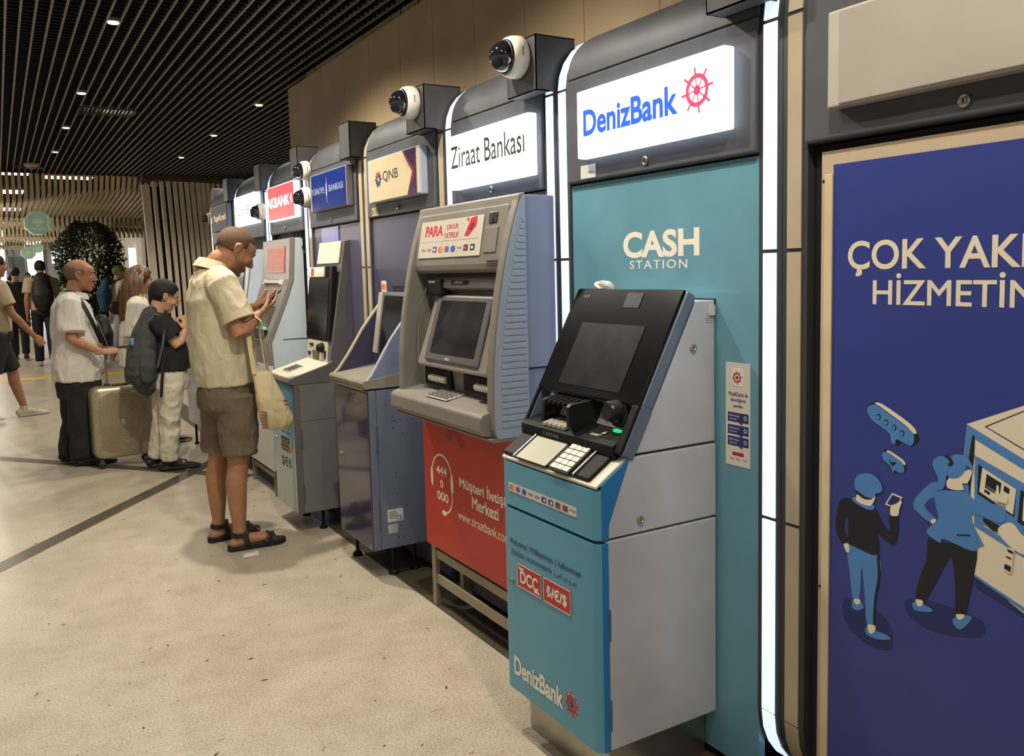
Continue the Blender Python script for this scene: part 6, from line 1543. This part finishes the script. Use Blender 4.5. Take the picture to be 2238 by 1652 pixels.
for nm in 'rl': shoe(t, J, nm, mat('shoe_black', '1c1b1b', .55, var=.15, scale=50), mat('sole_dark', '26241f', .7))
ph = thing('smartphone', 'black smartphone held up by the person in the black T-shirt', 'phone', fy(401, 708, 7.12))
c = fy(402, 705, 7.12); ux = V((.5, 0, .85)).normalized(); uy = V((0, 1, 0)); un = ux.cross(uy)
MB().obox(c, ux*.062, uy*.032, un*.0045).build('case', mat('phone_black', '121214', .3), ph, bevel=.004); MB().obox(c-un*.005, ux*.058, uy*.029, un*.0004).build('screen', mat('phone_screen'), ph)
# his backpack
bp = thing('backpack', 'dark grey-green backpack hanging low on the person in the black T-shirt', 'backpack', fy(312, 845, 7.05))
m_bk = mat('pack_greygreen', '3d4341', .8, var=.12, scale=16, bump=.2, bscale=300)
Yb = 7.10
mb = MB()
mb.tube([fy(326, 690, Yb), fy(316, 730, Yb), fy(310, 775, Yb), (fy(309, 815, Yb)), fy(318, 838, Yb)], [(.085, .055), (.125, .085), (.135, .105), (.130, .115), (.10, .08)], n=22, cap='round', side=L)
me = fuse(mb, .009, 3); wrinkle(me, .012, 9, (1, 1, .7), 31); link('pack_body', me, m_bk, bp)
mb = MB(); mb.tube([fy(300, 770, Yb-.02), fy(296, 800, Yb-.02), fy(301, 828, Yb-.02)], [(.10, .055), (.108, .062), (.09, .05)], n=18, cap='round', side=L); me = fuse(mb, .009, 3); wrinkle(me, .008, 11, seed=33); link('front_pocket', me, m_bk, bp)
mb = MB(); mb.tube([fy(324, 775, Yb-.14), fy(322, 800, Yb-.14), fy(322, 825, Yb-.13)], [(.055, .02), (.06, .03), (.05, .02)], n=14, cap='round', side=V((1, 0, 0))); me = fuse(mb, .008, 2); link('side_pocket', me, m_bk, bp)
m_st = mat('strap_greygreen', '5c655f', .8, var=.1)
for dy in (-.10, .10):
    c0 = J['neck']+L*dy*(1.25)
    pts = [fy(322, 700, Yb)+V((0, dy, 0)), fy(334, 685, Yb)+V((0, dy*1.1, 0)), fy(348, 690, Yb)+V((0, dy*1.25, 0)), fy(354, 712, Yb)+V((0, dy*1.55, 0)), fy(348, 750, Yb)+V((0, dy*1.75, 0)), fy(338, 800, Yb)+V((0, dy*1.5, 0))]
    MB().tube(pts, [(.022, .006)]*6, n=10, side=V((0, 1, 0))).build('shoulder_strap', m_st, bp, smooth=True)
MB().tube([fy(362, 760, 6.95), fy(356, 805, 6.95), fy(352, 868, 6.95)], [(.012, .002)]*3, n=6, side=V((1, 0, 0))).build('loose_strap', m_bag, bp, smooth=True)
MB().tube([fy(322, 840, 6.98), fy(321, 870, 6.98)], [(.010, .002)]*2, n=6, side=V((1, 0, 0))).build('loose_strap', m_bag, bp, smooth=True)
MB().tube([fy(289, 752, 7.0), fy(289, 742, 7.0)], .012, n=10, cap='round').build('bottle_cap', mat('cap_blue', '5f93c9', .4), bp, smooth=True)
MB().tube([fy(322, 690, Yb), fy(326, 678, Yb), fy(332, 690, Yb)], .006, n=8).build('carry_loop', m_bk, bp, smooth=True)

# ---------------- woman with long hair
Y = 8.2
J = base_pose((1.12, Y), math.radians(6), 1.66)
t = thing('person', 'person with long highlighted brown hair in a loose white shirt', 'person', (1.12, Y, 0))
F, L, s = J['F'], J['L'], J['s']
J.update(head=fy(306, 612, Y), neck=fy(299, 648, Y), chest=fy(298, 705, Y), waist=fy(300, 760, Y), pelvis=fy(310, 815, Y))
J['shor'] = fy(298, 668, 8.03); J['shol'] = fy(303, 666, 8.36); J['elbr'] = fy(298, 735, 8.0); J['wrir'] = fy(330, 745, 8.04); J['elbl'] = fy(312, 735, 8.38); J['wril'] = fy(335, 745, 8.25)
J['hipr'] = fy(318, 835, 8.12); J['hipl'] = fy(310, 833, 8.28); J['kner'] = fy(327, 905, 8.12); J['knel'] = fy(345, 905, 8.28)
J['ankr'] = V((1.075, 8.12, .08)); J['toer'] = V((1.23, 8.11, .03)); J['ankl'] = V((1.20, 8.26, .08)); J['toel'] = V((1.36, 8.26, .03))
HR = frame(math.radians(18), math.radians(14))
link('body', body_mesh(J, .86, 0, .010, True, .004, None, HR, 1.04, fem=True), skinC, t)
eyes(t, J['head'], HR, 1.04*s, '3a281c', lids=.5)
m_lh = mat('hair_highlights', '2f2016', .5, col2='7d5a34', scale=45, stretch=(1, 1, .06))
m2 = shell(J['head'], HR, 1.04*s, lambda x, y, z: z > -.08 and not (x > .05 and z < .085) and not (x > .02 and z < .02), 1.12, .01, 40, .004, 8)
ho = hair_obj(t, m2, m_lh, .014)
mb = MB(); random.seed(5)
for i in range(46):
    a_ = math.radians(95+170*i/45); r_ = 1.03
    st = J['head']+HR@V((-.012+.100*math.cos(a_)*r_, .082*math.sin(a_)*r_, .02+random.uniform(.0, .055)))
    en = V((J['neck'].x-.035+.10*math.cos(a_)*1.0, J['neck'].y+.13*math.sin(a_), J['neck'].z-.27+random.uniform(-.08, .06)))
    mid = st*.5+en*.5+V((-.025, 0, .02)); mid2 = st*.2+en*.8+V((-.015+random.uniform(-.01, .01), random.uniform(-.01, .01), 0))
    mb.tube([st, mid, mid2, en], [(.016, .008), (.017, .008), (.013, .006), (.003, .002)], n=6)
link('long_hair', mb.mesh('long_hair', True), m_lh, ho)
m_wb = fabric('shirt_white_loose', 'd9d3c3', .15, 420)
mb = MB()
torso_tube(mb, J, [(fy(300, 800, Y), (.185, .145)), (fy(299, 750, Y), (.18, .14)), (fy(298, 705, Y), (.175, .13)), (fy(299, 672, Y), (.165, .105)), (fy(299, 652, Y), (.09, .08))])
for nm, se in (('r', fy(299, 738, 7.99)), ('l', fy(312, 738, 8.39))):
    sh_ = J['sho'+nm]; mb.tube([sh_*.6+J['neck']*.4, sh_, se], [.07, .082, .105], n=18, cap='flat')
garment(mb, 'shirt', m_wb, t, .010, .012, 7, (1, 1, .45), 41, 3, .5)
mb = MB(); m_ol = fabric('trousers_olive', '4a4336')
torso_tube(mb, J, [(fy(303, 790, Y), (.15, .12)), (J['pelvis'], (.17, .14)), (J['pelvis']+V((0, 0, -.1)), (.165, .135))])
for nm in 'rl':
    h_, k_, a_ = J['hip'+nm], J['kne'+nm], J['ank'+nm]; mb.tube([h_, k_, a_], [(.10, .10), (.085, .09), (.075, .08)], n=18, cap='flat')
garment(mb, 'trousers', m_ol, t, .010, .008, 7, seed=44)
for nm in 'rl': shoe(t, J, nm, mat('shoe_black'), mat('sole_cream', 'a3957a', .6))

# ---------------- passers-by
def passer(name_label, pos, yaw, H, skin, top, bottom, hair, shorts=False, stride=.22, arm=.12, shoes='c9c2b2', hairkeep=None, voxel=.011, b=1.0, head_yaw=None, extra=None, raise_r=None):
    J = base_pose(pos, yaw, H, stride, arm)
    t = thing('person', name_label, 'person', (pos[0], pos[1], 0))
    s, L = J['s'], J['L']
    if raise_r:
        J['elbr'] = J['shor']+J['F']*.20*s-L*.05*s+V((0, 0, -.16))*s; J['wrir'] = J['head']+J['F']*.10*s-L*.07*s+V((0, 0, -.02))*s
    HR = frame(yaw if head_yaw is None else head_yaw, math.radians(4))
    link('body', body_mesh(J, b, .03, voxel, True, .0045, None, HR, 1.0), skin, t)
    eyes(t, J['head'], HR, s, '241a12', lids=.7)
    m2 = shell(J['head'], HR, s, hairkeep or (lambda x, y, z: z > -.05+(.05 if x > 0 else 0) and not (x > .055 and z < .07) and not (abs(y) > .055 and x > -.02 and z < .02)), 1.09, .006, 32, .004, 3)
    hair_obj(t, m2, hair, .009)
    mb = MB()
    torso_tube(mb, J, [(J['pelvis']+V((0, 0, -.02))*s, (.172*s*b, .135*s*b)), (J['waist'], (.172*s*b, .135*s*b)), (J['chest'], (.182*s*b, .135*s*b)), (J['chest']+V((0, 0, .10))*s, (.175*s*b, .115*s*b)), (J['neck']+V((0, 0, -.03))*s, (.11*s, .09*s)), (J['neck'], (.075*s, .07*s))])
    for nm in 'lr':
        sh_ = J['sho'+nm]; se = sh_*.30+J['elb'+nm]*.70; mb.tube([sh_*.6+J['neck']*.4, sh_, se], [.068*s, .080*s, .084*s], n=16, cap='flat')
    garment(mb, 'tshirt', top, t, voxel, .009, 7, (1, 1, .5), pos[1], 3, .4)
    mb = MB()
    torso_tube(mb, J, [(J['pelvis']+V((0, 0, .04))*s, (.155*s*b, .125*s*b)), (J['pelvis']+V((0, 0, -.03))*s, (.168*s*b, .138*s*b)), (J['pelvis']+V((0, 0, -.10))*s, (.165*s*b, .135*s*b))])
    for nm in 'lr':
        h_, k_, a_ = J['hip'+nm], J['kne'+nm], J['ank'+nm]
        mb.tube([h_, h_*.45+k_*.55, h_*.05+k_*.95] if shorts else [h_, k_, a_], [(.098*s, .098*s), (.095*s, .097*s), (.092*s, .095*s)] if shorts else [(.096*s, .098*s), (.078*s, .08*s), (.066*s, .07*s)], n=16, cap='flat')
    mb.ell(J['pelvis']+V((0, 0, -.09))*s, (.10*s, .10*s, .07*s))
    garment(mb, 'shorts' if shorts else 'trousers', bottom, t, voxel, .008, 7, seed=pos[1]*2)
    for nm in 'lr': shoe(t, J, nm, mat('shoe_'+shoes, shoes, .6), mat('sole_'+shoes, shoes, .6))
    return t, J
m_hd = mat('hair_dark', '16120f', .7, var=.3, scale=60)
passer('walking person in beige T-shirt and black shorts cut off by the left edge', (-.035, 10.8), math.radians(20), 1.80, skinA, fabric('tee_sand', 'b9aa8d'), fabric('shorts_black', '252322'), m_hd, True, .26, .20)
tb_, Jb = passer('person walking away in beige T-shirt with a black backpack', (.66, 17.2), math.radians(92), 1.86, skinA, fabric('tee_khaki', 'b5a286'), fabric('jeans_navy', '1e222e'), m_hd, False, .18, .06)
# the black backpack on the man walking away
bk = thing('backpack', 'black backpack on the person walking away', 'backpack', (.66, 17.0, 1.0))
c = Jb['chest']; mb = MB(); mb.tube([c+V((0, -.20, .18)), c+V((0, -.24, .02)), c+V((0, -.25, -.16)), c+V((0, -.22, -.26))], [(.12, .06), (.165, .10), (.175, .11), (.14, .08)], n=20, cap='round', side=V((1, 0, 0)))
me = fuse(mb, .012, 3); link('pack_body', me, m_bag, bk)
mb = MB(); mb.tube([c+V((0, -.33, .00)), c+V((0, -.36, -.10)), c+V((0, -.34, -.2))], [(.11, .03), (.13, .04), (.11, .03)], n=16, cap='round', side=V((1, 0, 0))); link('front_pocket', fuse(mb, .012, 2), mat('bag_dark', '202024', .6), bk)
for sg in (-1, 1):
    MB().tube([c+V((.03*sg, -.21, .10)), c+V((.09*sg, -.15, .18)), c+V((.12*sg, -.03, .235)), c+V((.13*sg, .12, .12)), c+V((.14*sg, .13, -.05)), c+V((.15*sg, 0.0, -.15)), c+V((.12*sg, -.17, -.2))], [(.035, .008)]*7, n=8, side=V((1, 0, 0))).build('shoulder_strap', mat('bag_dark'), bk, smooth=True)
tg_, Jg = passer('person with green dyed hair in white top, hand raised to face', (1.78, 16.2), math.radians(10), 1.73, skinC, fabric('tee_white', 'd3ccbd'), fabric('jeans_light', '9aa3a6'), mat('hair_green', '6d7a3c', .7, var=.3, scale=40), False, .22, .1, raise_r=True)
bk = thing('backpack', 'blue backpack on the person with green hair', 'backpack', (1.5, 16.2, 1.0))
c = Jg['chest']; mb = MB(); mb.tube([c+V((-.20, -.03, .16)), c+V((-.25, -.04, 0)), c+V((-.24, -.04, -.2))], [(.12, .07), (.17, .11), (.14, .09)], n=18, cap='round', side=V((0, 1, 0))); link('pack_body', fuse(mb, .014, 3), mat('pack_blue', '244a68', .7, var=.15, scale=12), bk)
for sg in (-1, 1): MB().tube([c+V((-.16, .10*sg, .15)), c+V((0, .12*sg, .22)), c+V((.13, .12*sg, .08)), c+V((.12, .13*sg, -.12))], [(.02, .006)]*4, n=8).build('shoulder_strap', mat('bag_dark'), bk, smooth=True)
ws = thing('waist_bag', 'large black bag carried at the side of the person with green hair', 'bag', (1.85, 15.9, .8))
mb = MB(); mb.tube([V((1.68, 15.92, 1.02)), V((1.86, 15.90, 1.00)), V((2.04, 15.92, 1.02))], [(.11, .07), (.15, .09), (.11, .07)], n=16, cap='round', side=V((0, 0, 1))); link('bag_body', fuse(mb, .014, 2), m_bag, ws)
MB().tube([V((1.72, 15.92, 1.14)), Jg['shor']+V((0, 0, .06)), V((1.98, 15.94, 1.14))], [(.015, .004)]*3, n=6).build('strap', m_bag, ws, smooth=True)
far = [((.30, 19.0), 88, 1.78, '1d1b1d', '18181a', 'person in black walking behind the man with the black backpack'), ((.02, 27), 265, 1.72, '6e5646', '2a2a30', 'far person in brown near the stairs'),
       ((.34, 29), 85, 1.70, '3a3a40', '202024', 'far person in dark grey at the foot of the stairs'), ((.75, 28), 268, 1.75, '7d7262', '24242a', 'far person in taupe beside the bright opening'), ((1.62, 27), 80, 1.68, '8fae9a', '33333a', 'far person in pale green by the white sign'), ((-.2, 30), 270, 1.75, '5a4a3e', '22222a', 'far person at the left edge by the stairs')]
for (p_, yw, H_, c1, c2, lb) in far:
    passer(lb, p_, math.radians(yw), H_, skinA, fabric('top_'+c1, c1), fabric('bottom_'+c2, c2), m_hd, False, .2, .1, '2a2826', voxel=.018)
# ------------------------------------------------------------------ the hall beyond
m_far = mat('far_dark', '24211d', .8, var=.1)
wr = MB().box(2.56, 2.66, 14.75, 36, 0, 3.6).build('wall_far', m_far, kind='structure')
me_s = MB().box(2.48, 2.56, -.035, .035, .0, 2.62).mesh('slat'); me_s.materials.append(m_slat)
yy = 15.0
while yy < 35.8:
    inst('slat', me_s, (0, yy, 0), wr); yy += .165
we = MB().box(-9, 2.6, 36, 36.2, 0, 3.6).build('wall_end', mat('far_white_wall', 'cfd3d8', .6), kind='structure')
# bright glazing either side of the far stairs
m_day = mat('daylight_glass', 'eef4ff', .3, var=0, emit=3.0)
def window(n, x0, x1, z0, z1):
    wdw = MB().box(x0, x1, 35.93, 35.99, z0, z1).build('window_%d' % n, m_day, kind='structure')
    for xx in (x0, x1): MB().box(xx-.04, xx+.04, 35.88, 35.99, z0, z1).build('window_frame', mat('far_frame', '77797c', .5), wdw)
    return wdw
window(1, -1.6, .34, .0, 3.3); window(2, .92, 1.55, .0, 3.0); window(3, -4.5, -2.0, 0, 2.7)
st = thing('staircase', 'far grey staircase rising between bright glass panels', 'stairs', (.62, 34, 0))
m_step = mat('step_grey', '7c828c', .5, var=.05)
for i in range(14): MB().box(.36, .90, 33.4+.17*i, 35.85, .17*i, .17*(i+1)).build('step', m_step, st)
for xx in (.34, .92): MB().tube([(xx, 33.4, .95), (xx, 35.8, 3.2)], .03, n=8).build('handrail', m_steel, st, smooth=True)
# light boxes above the slats, seen as glints
def lightbox(x0, x1, y0, y1, z_, label):
    t = thing('light_panel', label, 'ceiling light', ((x0+x1)/2, (y0+y1)/2, z_)); MB().box(x0, x1, y0, y1, z_, z_+.04).build('diffuser', mat('panel_glow', 'f4f1ff', .4, var=0, emit=3.0), t); MB().box(x0-.03, x1+.03, y0-.03, y1+.03, z_+.02, z_+.07).build('frame', m_lampbody, t)
lightbox(-.6, .55, 15.6, 16.1, 3.2, 'bright white panel above the nearest soffit slats')
lightbox(-.7, .55, 18.9, 19.5, 3.2, 'bright white panel above the second fold of slats')
lightbox(-.7, .6, 23.4, 24.2, 3.2, 'bright white panel above the third fold of slats')
lightbox(.8, 1.5, 16.2, 16.5, 3.2, 'small warm panel above the slats left of the slatted wall')
lightbox(-.9, .7, 29.0, 30.2, 3.2, 'farthest white panel above the slats')
# hanging octagonal signs
m_oct = mat('octagon_green', '9dbcab', .25, var=.12, scale=5, coat=.5, emit=.22)
m_octp = mat('octagon_print', 'c9cf8f', .4, var=0, emit=.35)
def octagon(c, r, label, seed):
    c = V(c); t = thing('hanging_sign', label, 'sign', c, 'green octagonal hanging signs')
    P = [(c.x+r*math.cos(math.radians(22.5+45*i)), c.z+r*.96*math.sin(math.radians(22.5+45*i))) for i in range(8)]
    MB().prism(P, c.y, c.y+.10).build('sign_body', m_oct, t, bevel=.01)
    FB = (V((1, 0, 0)), V((0, 0, 1)), V((0, -1, 0)))
    mb = MB(); q = V((c.x, c.y, c.z-.02))
    for k_ in (.18, .30, .42): ring(mb, q+V((0, 0, -.1*r)), r*k_, r*(k_+.05), FB, .004, 16, 30, 150)
    mb.poly(disc(q+V((0, 0, -.1*r)), r*.07, FB, .004, 10)); mb.build('wireless_icon', m_octp, t)
    text('WIFI SPOT', (c.x-r*.55, c.y, c.z-r*.55), r*1.1, r*.16, FB, m_octp, t, lift=.004)
    MB().box(c.x-r*.72, c.x-r*.69, c.y-.005, c.y, c.z-r*.6, c.z+r*.6).build('edge_glow', m_octp, t); MB().box(c.x+r*.66, c.x+r*.72, c.y-.005, c.y, c.z-r*.6, c.z+r*.6).build('edge_glow', m_octp, t)
    for sx in (-.4, .4): MB().tube([(c.x+sx*r, c.y+.05, c.z+r*.85), (c.x+sx*r, c.y+.05, 3.0)], .004, n=6).build('hanger', m_steel, t)
octagon((.615, 15.5, 2.41), .205, 'large green octagonal sign hanging below the slats', 1)
octagon((.70, 24, 2.19), .17, 'small green octagonal sign to the left, further down the hall', 2)
octagon((1.065, 28, 2.435), .15, 'smallest green octagonal sign, farthest down the hall', 3)
# shop signs
def shop_sign(x0, x1, z0, z1, y_, s_, label, dark=True):
    t = thing('shop_sign', label, 'sign', ((x0+x1)/2, y_, z0)); MB().box(x0, x1, y_, y_+.08, z0, z1).build('lightbox', mat('shop_white', 'eaf2f6', .4, var=0, emit=1.0), t, bevel=.005)
    text(s_, (x0+(x1-x0)*.35, y_, z0+(z1-z0)*.25), (x1-x0)*.4, (z1-z0)*.5, (V((1, 0, 0)), V((0, 0, 1)), V((0, -1, 0))), m_ink, t, lift=.004, weight=.02)
    MB().tube([((x0+x1)/2, y_+.04, z1), ((x0+x1)/2, y_+.04, 3.0)], .02, n=8).build('hanger', m_steel, t)
shop_sign(1.19, 1.40, 1.92, 2.24, 24, 'D', 'white lit sign with a dark letter above the crowd')
shop_sign(1.43, 1.62, 1.85, 2.36, 24.3, 'Y', 'second white lit sign next to the plant')
t = thing('advert_column', 'narrow white light column beside a red screen', 'lightbox', (2.40, 19.2, 0)); p0, p1 = fy(281, 540, 19.2), fy(296, 540, 19.2)
MB().box(p0.x, p1.x, 19.2, 19.3, .0, 2.13).build('lightbox', mat('column_white', 'f3f6ff', .4, var=0, emit=1.6), t, bevel=.01); MB().box(p0.x-.02, p1.x+.02, 19.18, 19.32, 0, .12).build('base', m_blackp, t)
p2 = fy(314, 540, 19.25)
t = thing('advert_screen', 'red and violet screen just left of the slatted wall', 'screen', ((p1.x+p2.x)/2, 19.3, 0))
MB().box(p1.x+.02, p2.x+.1, 19.27, 19.35, .3, 2.10).build('frame', m_blackp, t, bevel=.01)
MB().box(p1.x+.03, p2.x+.09, 19.262, 19.27, 1.75, 2.08).build('picture_top', mat('screen_violet', '6b4f7c', .3, var=.1, emit=.5), t); MB().box(p1.x+.03, p2.x+.09, 19.262, 19.27, .4, 1.745).build('picture', mat('screen_red', 'a3282f', .3, var=.3, scale=3, emit=.5), t)
MB().box(p1.x+.0, p2.x+.1, 19.25, 19.37, 0, .3).build('stand', m_blackp, t)
# climbing plant on a column
t = thing('potted_tree', 'dense dark green leafy plant rising behind the queue', 'plant', (1.43, 16.95, 0))
rng = np.random.default_rng(4)
def leaves(n, name):
    vs, fs = [], []
    for i in range(n):
        z_ = rng.uniform(.75, 2.52); u = (z_-.75)/1.77
        R_ = .22+.34*math.sin(min(1, u*1.1)*math.pi*.60)
        if u > .6: R_ *= math.sqrt(max(.03, 1-((u-.6)/.42)**2))
        a_ = rng.uniform(0, 2*math.pi); r_ = R_*math.sqrt(rng.uniform(.25, 1))*(1+.25*noise.noise(V((math.cos(a_)*2, math.sin(a_)*2, z_*3))))
        c = V((1.43+r_*math.cos(a_), 16.95+r_*math.sin(a_)*.6, z_))
        d = V((math.cos(a_)+rng.normal(0, .5), math.sin(a_)+rng.normal(0, .5), rng.normal(-.5, .5))).normalized(); sd = d.cross(V((rng.normal(), rng.normal(), rng.normal()))).normalized()
        L_ = rng.uniform(.04, .075); W_ = L_*.30; nn = d.cross(sd)*L_*.12; k_ = len(vs)
        vs += [c, c+d*L_*.45+sd*W_-nn, c+d*L_, c+d*L_*.45-sd*W_-nn]; fs += [(k_, k_+1, k_+2), (k_, k_+2, k_+3)]
    o = MB(); o.v = [tuple(q) for q in vs]; o.f = fs; o.mi = [0]*len(fs)
    me = o.mesh(name, fix=False); return link(name, me, mat('leaf_green', '1d2b16', .6, col2='32451f', scale=3), t, kind='stuff')
leaves(9000, 'foliage')
for i in range(5):
    a_ = i*1.3; MB().tube([(1.43+.04*math.cos(a_), 16.95+.04*math.sin(a_), .42), (1.43+.10*math.cos(a_), 16.95+.1*math.sin(a_), 1.2), (1.43+.2*math.cos(a_+.5), 16.95+.2*math.sin(a_+.5), 2.2)], [.022, .016, .006], n=8).build('stem', mat('bark', '3b2f22', .8, var=.2), t, smooth=True)
MB().lathe((1.43, 16.95, 0), (0, 0, 1), [(.24, 0), (.25, .03), (.29, .42), (.30, .46), (.27, .46), (.26, .42)], n=24).build('planter', mat('planter_dark', '3a342c', .5), t, smooth=True)

# unseen fill lamps added under the far soffit to brighten the hall
def far_fill_lamp(x, y, z_, label, e_):
    t = thing('fill_lamp', label, 'ceiling light', (x, y, z_), 'added fill lamps under the slatted soffit')
    MB().lathe((x, y, z_), (0, 0, 1), [(.05, 0), (.055, .01), (.055, .06)], n=16).build('housing', m_lampbody, t, smooth=True)
    MB().lathe((x, y, z_-.004), (0, 0, 1), [(.04, 0), (.04, .006)], n=16).build('diffuser', m_lampglow, t)
    MB().tube([(x, y, z_+.06), (x, y, z_+.8)], .008, n=6).build('rod', m_lampbody, t)
    l = bpy.data.lights.new('fill_beam', 'POINT'); l.energy = e_; l.color = WARM; l.shadow_soft_size = .06
    o = bpy.data.objects.new('fill_beam', l); COL.objects.link(o); o.parent = t; o.location = (0, 0, -.07)
for i, (x, y) in enumerate(((-.9, 15.6), (-.9, 19.5), (-.9, 24.5), (-.9, 30))): far_fill_lamp(x, y, 2.40, ('nearest', 'second', 'third', 'farthest')[i]+' added fill lamp under the slats at the left of the hall, out of frame', (100, 130, 150, 200)[i])
